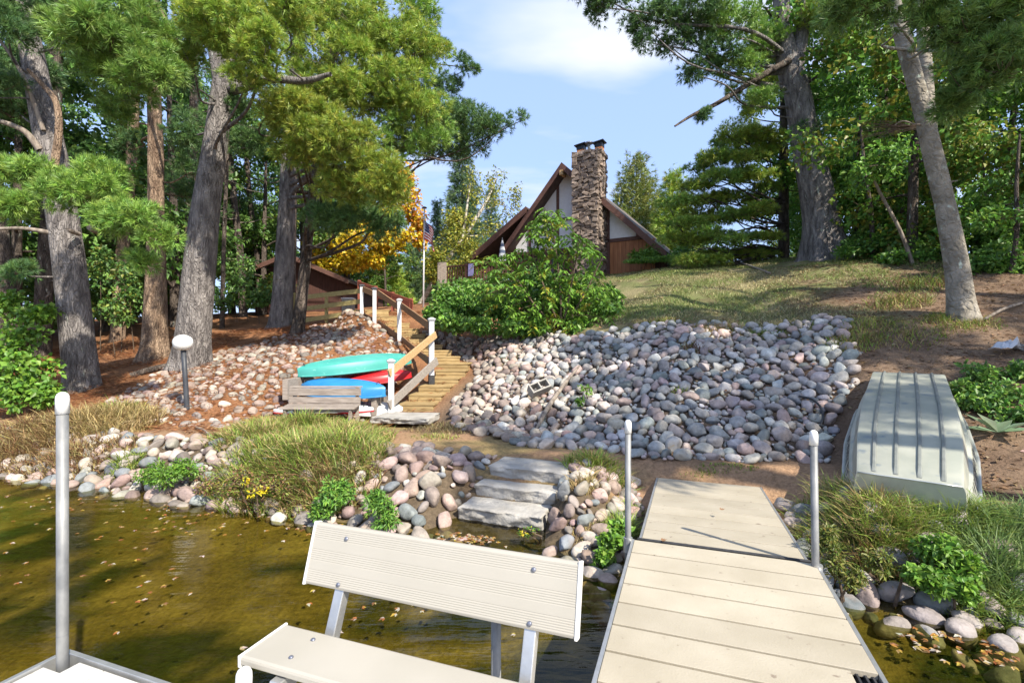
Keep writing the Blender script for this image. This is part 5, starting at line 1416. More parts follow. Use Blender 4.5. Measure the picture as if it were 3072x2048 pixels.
# T4, behind it, carries the tall right-hand crown
t = Tree('pine_tree', 'straight pine right of the leaning giant whose crown reaches out over the flag pole', 'pine tree', G_P, M_bark, 25)
Yt = hit(643, 752)[1]
t.trunk([(641, 765, 30, Yt), (645, 730, 26, Yt), (653, 600, 22, Yt), (660, 430, 18, Yt), (668, 250, 15, Yt), (690, 60, 13, Yt), (720, -150, 11, Yt), (735, -400, 8, Yt)], flare=0.25)
for a in ((760, 120, 12.6, 130, 80), (850, 60, 12.8, 120, 75), (940, 120, 13, 95, 75), (690, 40, 12.4, 90, 60), (780, 20, 13.4, 120, 50), (900, 200, 12.8, 110, 60), (820, 220, 12.6, 110, 55), (960, 250, 12.9, 85, 55), (740, 200, 12.5, 90, 50)):
    t.plume(*a, pal=PINE_Y, br=0.32, n=34, L=0.16, w=0.014)
for a in ((910, 320, 13.2, 85, 55), (990, 310, 13.8, 60, 60), (960, 30, 13.5, 60, 50)): t.plume(*a, pal=PINE, br=0.32, n=34, L=0.16, w=0.014)
t.done()
t = Tree('pine_tree', 'shaded blue-green pine whose limb tips reach farthest towards the open sky', 'pine tree', G_P, M_bark_dark, 26)
P0 = D(666, 640, 19.0); P0[2] = gz(P0[0], P0[1]) - 0.2
t.trunk3(np.array([P0, D(672, 400, 18.8), D(700, 250, 18.5), D(790, 90, 18.2), D(880, -60, 18.0)]), np.array([0.22, 0.2, 0.17, 0.14, 0.1]), n=16)
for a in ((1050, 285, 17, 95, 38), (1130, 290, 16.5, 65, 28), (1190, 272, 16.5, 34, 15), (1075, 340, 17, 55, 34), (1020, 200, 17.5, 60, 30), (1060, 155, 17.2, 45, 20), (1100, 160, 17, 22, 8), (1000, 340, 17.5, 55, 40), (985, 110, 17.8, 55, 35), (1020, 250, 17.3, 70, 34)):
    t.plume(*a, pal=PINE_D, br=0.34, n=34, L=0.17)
t.plume(940, -60, 18, 90, 60, pal=PINE_D, br=0.5, dens=0.6)
t.done()

# ------------------------------------------------------------------ right-hand big trees
t = Tree('pine_tree', 'huge dark pine with flared roots and forked top on the lawn edge', 'pine tree', 'big trees at the right of the lawn', M_bark, 31)
bt = hit(1893, 594); Yt = bt[1]
t.trunk([(1896, 606, 54.6, Yt), (1893, 575, 47.5, Yt), (1882, 480, 38.7, Yt), (1862, 380, 34.3, Yt), (1846, 300, 31.7, Yt), (1830, 210, 29.0, Yt), (1812, 150, 28.2, Yt), (1800, 80, 21.1, Yt), (1790, -60, 16.7, Yt), (1780, -250, 12.3, Yt), (1770, -500, 7.0, Yt)], flare=0.42, n=34)
t.trunk([(1822, 170, 22, Yt), (1838, 90, 18, Yt), (1846, 0, 15, Yt), (1850, -160, 11, Yt)], 'fork', n=16)
P_ = [D(x, y, Yt - 0.3 - 0.25 * i) for i, (x, y) in enumerate(((1812, 140), (1740, 180), (1650, 236), (1590, 265), (1550, 290)))]
V, F = tube(catmull(P_, 5), np.linspace(0.12, 0.03, 21), 9); mesh('branch', V, F, M_bark_dark, t.root, shade=True)['label'] = 'long bare limb reaching towards the chimney'
t.plume(1610, 262, Yt - 1.0, 26, 16, pal=PINE_D, limb=False, br=0.2)
for x1, y1, x2, y2 in ((1800, 60, 1760, 20), (1830, 130, 1905, 90), (1835, 190, 1895, 165), (1805, 110, 1700, 120)):
    t.limb(D(x1, y1, Yt), D(x2, y2, Yt - 0.6), 0.07, 0.03, mat=M_bark_dark)
for a in ((1400, 15, Yt-1.7, 75, 30), (1500, 40, Yt-1.6, 80, 40), (1600, 30, Yt-1.4, 90, 50), (1470, 90, Yt-1.6, 40, 22), (1560, 100, Yt-1.2, 60, 34), (1680, 60, Yt-1.2, 80, 50), (1640, 130, Yt-1.1, 70, 36), (1600, 165, Yt-1.1, 45, 24), (1700, 150, Yt-0.8, 60, 40), (1380, -30, Yt-1.8, 90, 40), (1750, 230, Yt-0.7, 50, 30), (1760, 90, Yt-0.1, 60, 60)):
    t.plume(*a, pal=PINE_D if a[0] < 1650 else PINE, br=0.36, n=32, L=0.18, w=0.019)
for a in ((1880, 30, Yt-0.5, 80, 50), (1930, 90, Yt-0.3, 60, 40), (1850, 300, Yt-0.1, 60, 26), (1870, 330, Yt-0.1, 60, 24), (1500, -250, Yt-1.2, 200, 80), (1800, -350, Yt-0.3, 220, 90), (2000, -200, Yt-0.3, 160, 90)):
    t.plume(*a, pal=PINE_Y if a[1] in (30, 90) else PINE_D, br=0.34, dens=0.8)
t.done()

t = Tree('tree', 'slender leaning grey trunk with pale lichen spots at the right', 'tree', 'big trees at the right of the lawn', M_bark_grey, 32)
Yt = hit(2212, 728)[1]
t.trunk([(2212, 738, 32.4, Yt), (2208, 705, 28.8, Yt), (2195, 600, 24.3, Yt), (2168, 460, 20.7, Yt), (2138, 335, 19.8, Yt), (2112, 225, 18.0, Yt), (2082, 115, 18.0, Yt), (2055, 20, 15.3, Yt), (2030, -130, 12.6, Yt), (2010, -400, 8.1, Yt)], flare=0.2, rough=0.03)
t.trunk([(2132, 300, 18, Yt + .1), (2130, 230, 15, Yt + .2), (2124, 130, 14, Yt + .3), (2118, 30, 12, Yt + .4), (2110, -150, 9, Yt + .5)], 'fork', n=16, rough=0.03)
for x, y, x2, y2 in ((2124, 285, 2040, 300), (2160, 430, 2200, 415)): t.limb(D(x, y, Yt), D(x2, y2, Yt - .2), 0.02, 0.008, mat=M_dead)
for i in range(26):
    a = D(2105 - 8 * (i % 5), 288 + 3 * (i % 4), Yt - 0.15); b_ = D(1930 + t.r.uniform(0, 110), 285 + t.r.uniform(-18, 45), Yt - 0.4)
    t.tw.tube([a, (a + b_) / 2 + up * 0.02, b_], [0.008, 0.005, 0.002], 4, cap=False)
P_ = [D(2400, 128, Yt - 1), D(2300, 165, Yt - 0.8), D(2220, 190, Yt - 0.6)]
V, F = tube(catmull(P_, 5), np.linspace(0.035, 0.012, 11), 8); mesh('branch', V, F, M_dead, t.root, shade=True)
for a in ((2000, 10, 6.8, 110, 40), (2120, 20, 6.6, 120, 50), (2230, 60, 6.4, 110, 70), (2300, 140, 6.2, 90, 70), (2220, 190, 6.6, 80, 60), (1930, 30, 7.2, 80, 36), (2180, 250, 7.0, 60, 40), (2320, 20, 6.2, 80, 60), (2200, 120, 7.4, 70, 50)):
    t.plume(*a, pal=[(0.16, 0.27, 0.065), (0.20, 0.31, 0.07), (0.13, 0.23, 0.06)], br=0.24, limb=False, L=0.13)
for q in ((2120, 20, 6.6), (2230, 60, 6.4), (2220, 190, 6.6), (2000, 10, 6.8)): t.limb(D(2085, 115, Yt), D(*q), 0.03, 0.008)
for a in ((1950, -300, 8, 160, 80), (2250, -420, 8, 160, 80)): t.plume(*a, pal=PINE, br=0.4, dens=0.35)
t.done()

# a pine whose lit tiers show between the house and the big pine
t = Tree('pine_tree', 'layered pine with sunlit horizontal tiers left of the huge pine', 'pine tree', 'pines behind the lawn', M_bark_dark, 33)
P0 = D(1800, 590, 20.5); P0[2] = gz(P0[0], P0[1]) - 0.2
t.trunk3(np.array([P0, D(1800, 400, 20.5), D(1800, 200, 20.5), D(1800, 60, 20.5)]), np.array([0.24, 0.2, 0.14, 0.06]), n=14)
r = np.random.default_rng(8)
for y in range(310, 590, 44):
    span = np.interp(y, [280, 330, 430, 580], [70, 190, 250, 260])
    for k in range(7):
        x = 1800 - span * (0.12 + 0.88 * (k + r.random()) / 7); yy = y + (1800 - x) * 0.10 + r.uniform(-14, 14)
        t.plume(x, yy, 19.4 + r.uniform(-0.8, 1.2), r.uniform(38, 58), r.uniform(7, 11), pal=PINE_Y if r.random() < 0.6 else PINE, br=0.20, n=17, L=0.17, w=0.023, K=8)
for a in ((1690, 215, 20, 30, 40), (1720, 250, 20, 40, 40), (1700, 300, 20, 50, 26), (1760, 180, 20.5, 50, 60), (1870, 420, 21, 60, 60), (1800, 120, 20.5, 60, 60)): t.plume(*a, pal=PINE_Y, br=0.34, n=26, L=0.18, w=0.013)
t.done()

# ------------------------------------------------------------------ conifers and leafy trees beyond the house
def conifer(name, label, cat, group, x, y_base, y_top, Y, half, pal, seed, tiers=26, L=0.22, spruce=True, K=10, w=0.022, bark=M_bark_dark):
    t = Tree(name, label, cat, group, bark, seed); r = t.r
    b = D(x, y_base, Y); b[2] = gz(b[0], b[1]) - 0.2; top = D(x, y_top, Y); H = top[2] - b[2]; W = px(half, Y)
    t.trunk3(np.array([b, b + (top - b) * 0.5, top]), np.array([H * 0.018 + 0.05, H * 0.01 + 0.03, 0.015]), n=10)
    for i in range(tiers):
        q = (i + 0.5) / tiers; z = b[2] + H * (0.04 + 0.96 * q); rad = W * (1 - q) ** (0.85 if spruce else 0.6) + 0.08
        m = max(4, int(7 + 9 * (1 - q)))
        for k in range(m):
            a = 2 * math.pi * (k + r.random()) / m; rr = rad * r.uniform(0.75, 1.1)
            d = np.array([math.cos(a), math.sin(a), -0.28 if spruce else 0.35]); e = b * [1, 1, 0] + up * z + d * rr * np.array([1, 1, 1])
            o = b * [1, 1, 0] + up * z
            nn = max(3, int(rr / L * 2.2))
            P = o + (e - o) * np.linspace(0.3, 1, nn)[:, None] + r.normal(size=(nn, 3)) * L * 0.35
            P = np.repeat(P, 3, 0) + r.normal(size=(nn * 3, 3)) * L * 0.4
            dr = unit(np.tile(d + np.array([0, 0, 0.25]), (len(P), 1)) + r.normal(size=(len(P), 3)) * 0.5)
            t.lf.tufts(P, dr, L, K, w, pick(pal, len(P), r), r)
            if k % 3 == 0: t.tw.tube([o, e], [0.02, 0.008], 3, cap=False)
    return t.done()
SPR = [(0.121, 0.196, 0.084), (0.155, 0.230, 0.084), (0.099, 0.161, 0.084)]
G_C = 'conifers beyond the house'
conifer('spruce_tree', 'tall narrow blue-green spruce rising behind the birch', 'spruce tree', G_C, 1062, 640, 296, 40, 78, SPR, 41, tiers=30, L=0.42, w=0.042)
conifer('spruce_tree', 'small pointed spruce just right of the flag', 'spruce tree', G_C, 1004, 640, 462, 44, 30, SPR, 42, tiers=26, L=0.34, w=0.032)
conifer('pine_tree', 'bushy sunlit pine directly right of the chimney', 'pine tree', G_C, 1462, 620, 362, 38, 88, [(0.225, 0.262, 0.060), (0.180, 0.232, 0.060), (0.262, 0.277, 0.068)], 43, tiers=20, L=0.48, w=0.044, spruce=False, K=9)
conifer('pine_tree', 'olive young pine at the right end of the house roof', 'pine tree', G_C, 1545, 610, 400, 34, 60, PINE_Y, 44, tiers=18, L=0.44, w=0.034, spruce=False, K=12)
conifer('pine_tree', 'low yellowish pine behind the red railing', 'pine tree', G_C, 880, 690, 555, 36, 60, PINE_Y, 45, tiers=14, L=0.45, w=0.036, spruce=False, K=12)
conifer('pine_tree', 'dark pine at the foot of the flag pole in the distance', 'pine tree', G_C, 955, 700, 560, 40, 55, SPR, 46, tiers=16, L=0.42, w=0.036, spruce=False)
conifer('spruce_tree', 'spruce half hidden by the left roof edge of the house', 'spruce tree', G_C, 1128, 640, 430, 46, 44, SPR, 47, tiers=24, L=0.40, w=0.036)

t = Tree('birch_tree', 'leaning white birch with thin yellow-green leaves left of the house', 'birch tree', None, M_birch, 51)
t.trunk([(958, 712, 7, 27), (1000, 640, 6, 27), (1040, 580, 5.5, 27), (1085, 515, 5, 27.2), (1118, 460, 3.5, 27.4), (1140, 410, 2, 27.6)], n=12, rough=0.02)
t.trunk([(1062, 550, 4, 27.1), (1072, 480, 3, 27.1), (1080, 420, 2, 27.1)], 'fork', n=8)
for a in ((1060, 560, 26.6, 60, 45), (1030, 620, 26.5, 55, 45), (1080, 620, 26.6, 55, 50), (1050, 510, 27, 45, 36), (1000, 600, 26.8, 30, 40)): t.leafclump(*a, pal=YGREEN, n=900, size=0.17, sub=12)
for a in ((1120, 450, 27, 50, 36), (1160, 470, 27, 40, 40), (1185, 450, 27, 22, 36), (1090, 420, 27, 30, 36), (1140, 410, 27.4, 30, 28), (1135, 530, 27, 30, 40)): t.leafclump(*a, pal=YGREEN, n=240, size=0.15, sub=10)
t.done(M_leaf)
t = Tree('maple_tree', 'maple in bright yellow and orange autumn leaf behind the fence', 'maple tree', None, M_bark_dark, 52)
P0 = D(796, 660, 25); P0[2] = gz(P0[0], P0[1]) - 0.2
t.trunk3(np.array([P0, D(797, 630, 25), D(802, 590, 25), D(830, 500, 25), D(860, 420, 25)]), np.array([0.20, 0.17, 0.14, 0.1, 0.05]), n=12)
for a in ((790, 570, 24.3, 80, 42), (850, 560, 24.2, 80, 45), (910, 545, 24.4, 55, 38), (760, 600, 24.4, 50, 30), (840, 600, 24.1, 60, 30), (870, 500, 24.6, 60, 40)): t.leafclump(*a, pal=YELLOW, n=800, size=0.19, asp=0.8, sub=10)
for a in ((930, 440, 24.8, 40, 50), (955, 490, 24.7, 40, 45), (920, 400, 25, 34, 36), (965, 540, 24.7, 26, 36)): t.leafclump(*a, pal=ORANGE + YELLOW[:2], n=520, size=0.18, asp=0.8, sub=10)
t.done(M_leaf)

# ------------------------------------------------------------------ the woods: a few grown trees, copied
def broad(name, label, cat, group, H, crown_r, z0, n, size, pal, seed, bark=M_bark_dark, clumps=26):
    t = Tree(name, label, cat, group, bark, seed); r = t.r
    lean = r.normal(size=2) * 0.3
    t.trunk3(np.array([[0, 0, -0.3], [lean[0] * .3, lean[1] * .3, H * 0.3], [lean[0], lean[1], H * 0.65], [lean[0] * 1.5, lean[1] * 1.5, H * 0.95]]), np.array([0.17, 0.13, 0.08, 0.03]) * H / 10, n=12)
    for k in range(clumps):
        q = (k + r.random()) / clumps; z = z0 + (H - z0) * q
        a = r.uniform(0, 2 * math.pi); rad = crown_r * math.sqrt(max(0.05, 1 - (2 * q - 0.9) ** 2 * 0.8)) * r.uniform(0.25, 1.0)
        s_ = crown_r * r.uniform(0.24, 0.42)
        t.leafclump(0, 0, 0, 0, 0, pal=pal, n=n // clumps, size=size, asp=0.62, C=[lean[0] * q + math.cos(a) * rad, lean[1] * q + math.sin(a) * rad, z], R3=[s_, s_, s_ * 0.6], sub=9, limb=(k % 2 == 0))
    return t.done(M_leaf)
G_L, G_R = 'leafy trees in the woods on the left', 'leafy trees in the woods on the right'
LBL_L = 'dark leafy tree in the woods behind the left pines'
LBL_R = 'dense green leafy tree in the woods at the right'
pro = [broad('leafy_tree', LBL_L, 'tree', G_L, 11, 3.0, 1.2, 9000, 0.20, GREEN_D, 61), broad('leafy_tree', LBL_L, 'tree', G_L, 9, 2.6, 0.8, 8000, 0.19, GREEN_D + OLIVE[:1], 62),
       broad('leafy_tree', LBL_R, 'tree', G_R, 11, 3.2, 1.0, 11000, 0.17, GREEN, 63), broad('leafy_tree', LBL_R, 'tree', G_R, 8, 2.6, 0.6, 9000, 0.16, GREEN + OLIVE, 64)]
used = set()
def plant(i, X_, Y_, rot, sc, label, group):
    loc = Vector((X_, Y_, gz(X_, Y_) - 0.1))
    if i not in used:
        used.add(i); o = pro[i]; o.location = loc; o.rotation_euler = (0, 0, rot); o.scale = (sc,) * 3; o['label'] = label; o['group'] = group; return o
    return copy_tree(pro[i], loc, rot, sc, label, group)
r = np.random.default_rng(77)
for X_, Y_ in ((-16, 16), (-20, 19), (-13, 20), (-24, 24), (-17, 25), (-21, 30), (-11.5, 27), (-14, 33), (-28, 20), (-26, 32), (-20, 13.5), (-18, 42), (-32, 40), (-40, 60), (-18.5, 16.5), (-15, 22.5), (-22, 16), (-26, 17), (-12.2, 23.5), (-16.5, 28), (-30, 28), (-24, 36)):
    plant(int(r.integers(2)), X_ + r.normal() * 0.4, Y_, r.uniform(0, 6), r.uniform(0.9, 1.35), LBL_L, G_L)
for X_, Y_ in ((11.2, 14.2), (15.8, 12), (18.5, 16.5), (14.2, 19.0), (17, 13), (18.5, 19), (14.5, 22), (20, 24), (16.5, 27), (22, 30), (24, 17), (27, 26), (22, 38), (30, 40), (24, 60), (35, 60), (13.6, 17.2), (17.5, 15), (13.2, 11.6), (16, 20.5)):
    plant(2 + int(r.integers(2)), X_ + r.normal() * 0.4, Y_, r.uniform(0, 6), r.uniform(0.85, 1.25), LBL_R, G_R)
for X_, Y_, sc in ((-16.8, 21.5, 0.65), (-20, 26, 0.75), (-13.4, 24.6, 0.6), (-10.4, 31, 0.7), (-14.6, 29.5, 0.7), (-24, 30, 0.8), (-19, 23, 0.6), (-12, 36, 0.8), (-17.5, 34, 0.8), (-22.5, 21, 0.65), (-9.2, 26.5, 0.5), (-8.5, 33, 0.7)):
    plant(int(r.integers(2)), X_, Y_, r.uniform(0, 6), sc, 'low young leafy tree filling the gaps between the left trunks', 'young trees in the left woods')
# trees of the shore to the right of the view, whose shade falls over the slope and the boat
LBL_S = 'leafy tree on the shore beyond the right edge'
for X_, Y_, sc in ((17.0, 2.0, 1.0),):
    plant(2 + int(r.integers(2)), X_, Y_, r.uniform(0, 6), sc, LBL_S, 'leafy trees on the right shore')
t = Tree('pine_tree', 'tall pine leaning out over the water right of the dock', 'pine tree', None, M_bark, 79)
b0 = np.array([9.6, 1.4, gz(9.6, 1.4) - 0.2])
t.trunk3(np.array([b0, b0 + [-0.6, -0.7, 4], b0 + [-1.5, -2.0, 8.5], b0 + [-2.2, -3.0, 13]]), np.array([0.28, 0.24, 0.17, 0.06]), n=16, flare=0.2)
tg = np.random.default_rng(5)
shade = [[], [], []]
bases = np.array([[8.4, -0.6], [10.6, 2.2], [12.2, 5.6]])
for gx_ in np.arange(-0.65, 9.8, 0.95):
    for gy_ in np.arange(6.2, 12.6, 0.95):
        if (gx_ < 1.3 and gy_ > 8.2) or tg.random() < (0.10 if gx_ < 6.4 else 0.38) or (gx_ > 6.4 and gy_ > 11.2): continue
        H = tg.uniform(8.2, 12.0); dz = H - height(np.array([gx_]), np.array([gy_]))[0]
        C = np.array([gx_ + SUN_H[0] * dz * 1.0355 + tg.normal() * 0.2, gy_ + SUN_H[1] * dz * 1.0355 + tg.normal() * 0.2, H])
        if C[0] / max(C[1], 0.1) < 1.35 and C[1] > 0: continue
        shade[int(np.argmin(np.hypot(*(bases - C[:2]).T)))].append(C)
def shade_plumes(L):
    for C in L: t.plume(0, 0, 0, 0, 0, C=C, R3=[0.92, 0.92, 0.3], pal=PINE, br=0.36, n=30, L=0.2, w=0.02, K=10)
shade_plumes(shade[0])
t.done()
for k_, (bx_, by_) in enumerate(((11.4, 3.4), (12.8, 6.6))):
    t = Tree('pine_tree', ('tall pine standing on the right shore nearest the boat', 'tall pine on the right shore farther up the bank')[k_], 'pine tree', None, M_bark, 180 + k_)
    b0 = np.array([bx_, by_, gz(bx_, by_) - 0.2])
    t.trunk3(np.array([b0, b0 + [-0.2, -0.3, 4], b0 + [-0.5, -0.6, 8.5], b0 + [-0.7, -0.9, 14]]), np.array([0.28, 0.24, 0.17, 0.06]), n=16, flare=0.2)
    shade_plumes(shade[k_ + 1])
    t.done()

# bare pine stems deep in the left woods
G_S = 'dark pine stems in the left woods'
STEMS = ['dark pine stem just behind the stout trunk at the left edge', 'dark pine stem touching the left side of the leaning giant', 'dark pine stem in the gap between the stout trunk and the tan trunk', 'dark pine stem midway between the leaning giant and the cabin', 'dark pine stem left of the stout trunk at the picture edge', 'reddish pine stem with torn bark left of the tan trunk', 'thin dark pine stem left of the straight pine by the cabin', 'thinnest dark stem right of the leaning giant']
for k, (x, yb, hw, Ys) in enumerate(((95, 700, 17, 15), (430, 690, 13, 19), (240, 700, 10, 20), (560, 690, 9, 22), (20, 720, 22, 13.5), (270, 640, 14, 17), (600, 690, 7, 24), (510, 690, 5, 18))):
    t = Tree('pine_tree', STEMS[k], 'pine tree', G_S, M_bark_dark if k != 5 else M_bark_tan, 80 + k)
    b = D(x, yb, Ys); b[2] = gz(b[0], b[1]) - 0.2
    R0 = px(hw, Ys); lx = t.r.normal() * 0.4
    t.trunk3(np.array([b, b + [lx * .3, 0, 3], b + [lx, 0, 7], b + [lx * 1.4, 0, 13], b + [lx * 1.5, 0, 18]]), np.array([1.15, 1, 0.85, 0.6, 0.3]) * R0, n=14, flare=0.2)
    for i in range(7):
        z = b[2] + t.r.uniform(4, 16); a = t.r.uniform(0, 6.3); rr = t.r.uniform(1.0, 2.2)
        t.plume(0, 0, 0, 0, 0, C=[b[0] + lx + math.cos(a) * rr, b[1] + math.sin(a) * rr, z], R3=[0.9, 0.9, 0.35], pal=PINE_D, br=0.4, n=22, L=0.2, w=0.016, K=10, dens=0.9)
    for i in range(5):
        z = b[2] + t.r.uniform(2, 6); a = t.r.uniform(0, 6.3)
        t.limb(b * [1, 1, 0] + [lx * .4, 0, z], b * [1, 1, 0] + [lx * .4 + math.cos(a) * 1.3, math.sin(a) * 1.3, z + t.r.uniform(-0.3, 0.4)], 0.022, 0.006, mat=M_dead)
    t.done()
# young stems in the right woods
G_Y = 'slim young stems in the right woods'
YOUNG = ['young stem right behind the huge pine', 'pale leaning dead stem in the woods right of the huge pine', 'upright young stem midway between the huge pine and the grey trunk', 'young stem nearest the right flank of the huge pine', 'young stem at the right picture edge beyond the grey trunk', 'thin young stem just right of the grey trunk']
for k, (x, yb, xt, yt, hw, Ys) in enumerate(((2005, 600, 1985, 380, 6, 15.5), (2100, 620, 2020, 440, 5, 13), (2060, 600, 2062, 420, 5, 16), (1960, 590, 1968, 400, 5, 18), (2320, 690, 2335, 420, 6, 11), (2270, 660, 2262, 440, 4, 12.5))):
    t = Tree('young_tree', YOUNG[k], 'tree', G_Y, M_bark_dark if k != 1 else M_dead, 95 + k)
    b = D(x, yb, Ys); b[2] = gz(b[0], b[1]) - 0.15; e = D(xt, yt, Ys)
    t.trunk3(np.array([b, (b + e) / 2 + [0.08, 0, 0], e, e + (e - b) * 0.5]), np.array([1, 0.85, 0.7, 0.4]) * px(hw, Ys), n=9, rough=0.02)
    for i in range(4): t.leafclump(0, 0, 0, 0, 0, C=e + (e - b) * t.r.uniform(-0.3, 0.5) + t.r.normal(size=3) * 0.5, R3=[0.6, 0.6, 0.4], pal=GREEN, n=260, size=0.13)
    t.done(M_leaf)

# ------------------------------------------------------------------ shrubs, weeds and grass
def shrub(name, label, cat, clumps, pal, seed, size=0.09, n=500, asp=0.6, group=None, stems=None, sub=10, droop=0.2, mat=None):
    """clumps: (x, y, depth, half width, half height) of the leaf masses; stems rise from the ground below them."""
    t = Tree(name, label, cat, group, M_bark_dark, seed)
    for k, c_ in enumerate(clumps):
        x, y, Y, hw, hh = c_[:5]
        if Y is None: Y = hit(x, y + hh * 0.8)[1]
        pl = c_[5] if len(c_) > 5 else pal; nn = c_[6] if len(c_) > 6 else n
        t.leafclump(x, y, Y, hw, hh, pal=pl, n=nn, size=size, asp=asp, limb=False, sub=sub, droop=droop)
        C = D(x, y, Y); g = np.array([C[0] + t.r.normal() * 0.1, C[1] + 0.1, 0]); g[2] = gz(g[0], g[1]) - 0.05
        if C[2] > g[2] + 0.1: t.tw.tube([g, (g + C) / 2 + t.r.normal(size=3) * 0.05, C], [0.014, 0.010, 0.005], 5, cap=False)
    o = t.done(mat or M_leaf); return o

def blades(lf, P, H, w, pal, r, lean=0.55, bend=0.8):
    """Grass blades, three segments each, bowed over."""
    w = w * 1.35; n = len(P); a = r.uniform(0, 2 * math.pi, n); dirh = np.stack([np.cos(a), np.sin(a), np.zeros(n)], 1)
    H = (H * r.uniform(0.55, 1.15, n))[:, None]; ln = (lean * r.uniform(0.1, 1, n))[:, None]; bd_ = (bend * r.uniform(0.2, 1.2, n))[:, None]
    C = pick(pal, n, r, 0.18)
    side = unit(np.cross(dirh, up) + r.normal(size=(n, 3)) * 0.3) * w * 0.5
    rows = []
    for q, wd in ((0, 1.0), (0.4, 0.9), (0.75, 0.6)):
        c_ = P + up * H * (q - 0.35 * bd_ * q * q) + dirh * H * (ln * q + bd_ * q * q * 0.8)
        rows += [c_ - side * wd, c_ + side * wd]
    q = 1.0; rows.append(P + up * H * (q - 0.42 * bd_) + dirh * H * (ln + bd_ * 0.85))
    V = np.stack(rows, 1)
    tri = np.array([[0, 1, 3], [0, 3, 2], [2, 3, 5], [2, 5, 4], [4, 5, 6]])
    k = V.shape[0]
    lf.V.append(V.reshape(-1, 3)); lf.C.append(np.repeat(C[:, None, :], 7, 1).reshape(-1, 3))
    lf.F.append((np.arange(k)[:, None, None] * 7 + tri[None]).reshape(-1, 3) + lf.n); lf.n += k * 7
G_DRY = [(0.389, 0.284, 0.120), (0.475, 0.367, 0.180), (0.324, 0.231, 0.100), (0.367, 0.304, 0.120)]
G_GRN = [(0.202, 0.297, 0.050), (0.256, 0.335, 0.055), (0.161, 0.245, 0.050), (0.310, 0.347, 0.080)]
G_RUST = [(0.20, 0.10, 0.05), (0.26, 0.14, 0.07), (0.15, 0.08, 0.045)]
def ring(c0, rx, ry, n, r, soft=0.6):
    a = r.uniform(0, 2 * math.pi, n); q = r.random(n) ** soft
    X_ = c0[0] + np.cos(a) * q * rx; Y_ = c0[1] + np.sin(a) * q * ry
    return np.stack([X_, Y_, height(X_, Y_) - 0.02], 1)
def tussock(label, spots, seed, cat='grass clump', name='grass_clump', group=None):
    """spots: (centre xyz, rx, ry, number, height, blade width, palette)"""
    r = np.random.default_rng(seed); lf = Leafage()
    for c0, rx, ry, n, H, w, pal in spots:
        P = ring(c0, rx, ry, n, r); e = np.hypot((P[:, 0] - c0[0]) / rx, (P[:, 1] - c0[1]) / ry)
        blades(lf, P, H * 0.88 * (1.05 - 0.6 * e) * (0.6 + 0.8 * fbm(P[:, 0] * 2.3, P[:, 1] * 2.3, 13)), w, pal, r)
    return tag(lf.build(name, M_grass), label, cat, group)
mixg = G_DRY + G_GRN
tussock('large mound of long green and straw grass in front of the slat bench', [(hit(705, 985), 0.95, 0.45, 3000, 0.46, 0.010, mixg + G_GRN), (hit(600, 985), 0.5, 0.4, 1200, 0.4, 0.010, mixg), (hit(700, 1055), 1.1, 0.9, 6500, 0.55, 0.011, G_GRN + G_GRN + G_DRY), (hit(640, 1110), 0.6, 0.5, 1800, 0.44, 0.010, G_RUST + G_GRN), (hit(790, 1010), 0.75, 0.75, 3200, 0.48, 0.010, mixg), (hit(600, 1010), 0.75, 0.65, 2600, 0.48, 0.010, G_DRY + G_GRN), (hit(760, 1120), 0.6, 0.5, 2000, 0.52, 0.010, G_RUST + mixg)], 201)
tussock('dry straw-coloured grass at the left edge below the stout trunk', [(hit(200, 985), 1.15, 0.9, 4600, 0.60, 0.011, G_DRY), (hit(90, 1000), 1.1, 0.9, 3800, 0.55, 0.011, G_DRY + G_RUST), (hit(250, 960), 0.6, 0.5, 900, 0.5, 0.010, G_DRY + G_GRN[:2]), (hit(20, 1060), 1.0, 0.6, 2400, 0.5, 0.010, G_RUST + G_DRY), (hit(180, 1060), 1.0, 0.5, 2400, 0.38, 0.010, G_RUST + G_DRY)], 202)
tussock('green grass tuft beside the uppermost waterside slab step', [(hit(1375, 1075), 0.42, 0.32, 1500, 0.46, 0.009, G_GRN + G_GRN + G_DRY), (hit(1350, 1110), 0.22, 0.2, 220, 0.3, 0.008, G_DRY)], 203)
tussock('pale dry grass beside the foot of the wooden stairs', [(hit(1030, 985), 0.75, 0.45, 900, 0.20, 0.009, G_DRY), (hit(1000, 1005), 0.4, 0.3, 350, 0.14, 0.009, G_DRY + G_GRN)], 204)
tussock('long grass hanging over the cobbles between the boat and the water', [(hit(2010, 1180), 0.55, 0.42, 1500, 0.42, 0.008, G_GRN + G_DRY), (hit(1930, 1230), 0.34, 0.34, 900, 0.34, 0.008, G_GRN + G_DRY[:2]), (hit(2120, 1240), 0.5, 0.4, 1400, 0.45, 0.008, G_GRN), (hit(2200, 1210), 0.3, 0.3, 700, 0.4, 0.008, G_GRN), (hit(2060, 1270), 0.45, 0.35, 1500, 0.40, 0.008, G_GRN + G_DRY[:2]), (hit(1980, 1220), 0.45, 0.35, 1300, 0.42, 0.008, G_GRN + G_DRY), (hit(1900, 1160), 0.4, 0.3, 700, 0.36, 0.008, G_DRY + G_GRN), (hit(2000, 1300), 0.35, 0.22, 800, 0.30, 0.007, G_DRY[2:] + G_RUST)], 205)
tussock('bluish long grass at the lower right edge of the bank', [(hit(2290, 1330), 0.45, 0.4, 1500, 0.46, 0.008, [(0.17, 0.26, 0.09), (0.22, 0.30, 0.09), (0.14, 0.22, 0.065)]), (hit(2330, 1230), 0.45, 0.4, 1100, 0.42, 0.008, [(0.13, 0.21, 0.07), (0.17, 0.24, 0.07)]), (hit(2250, 1400), 0.3, 0.25, 600, 0.36, 0.007, G_GRN)], 206)
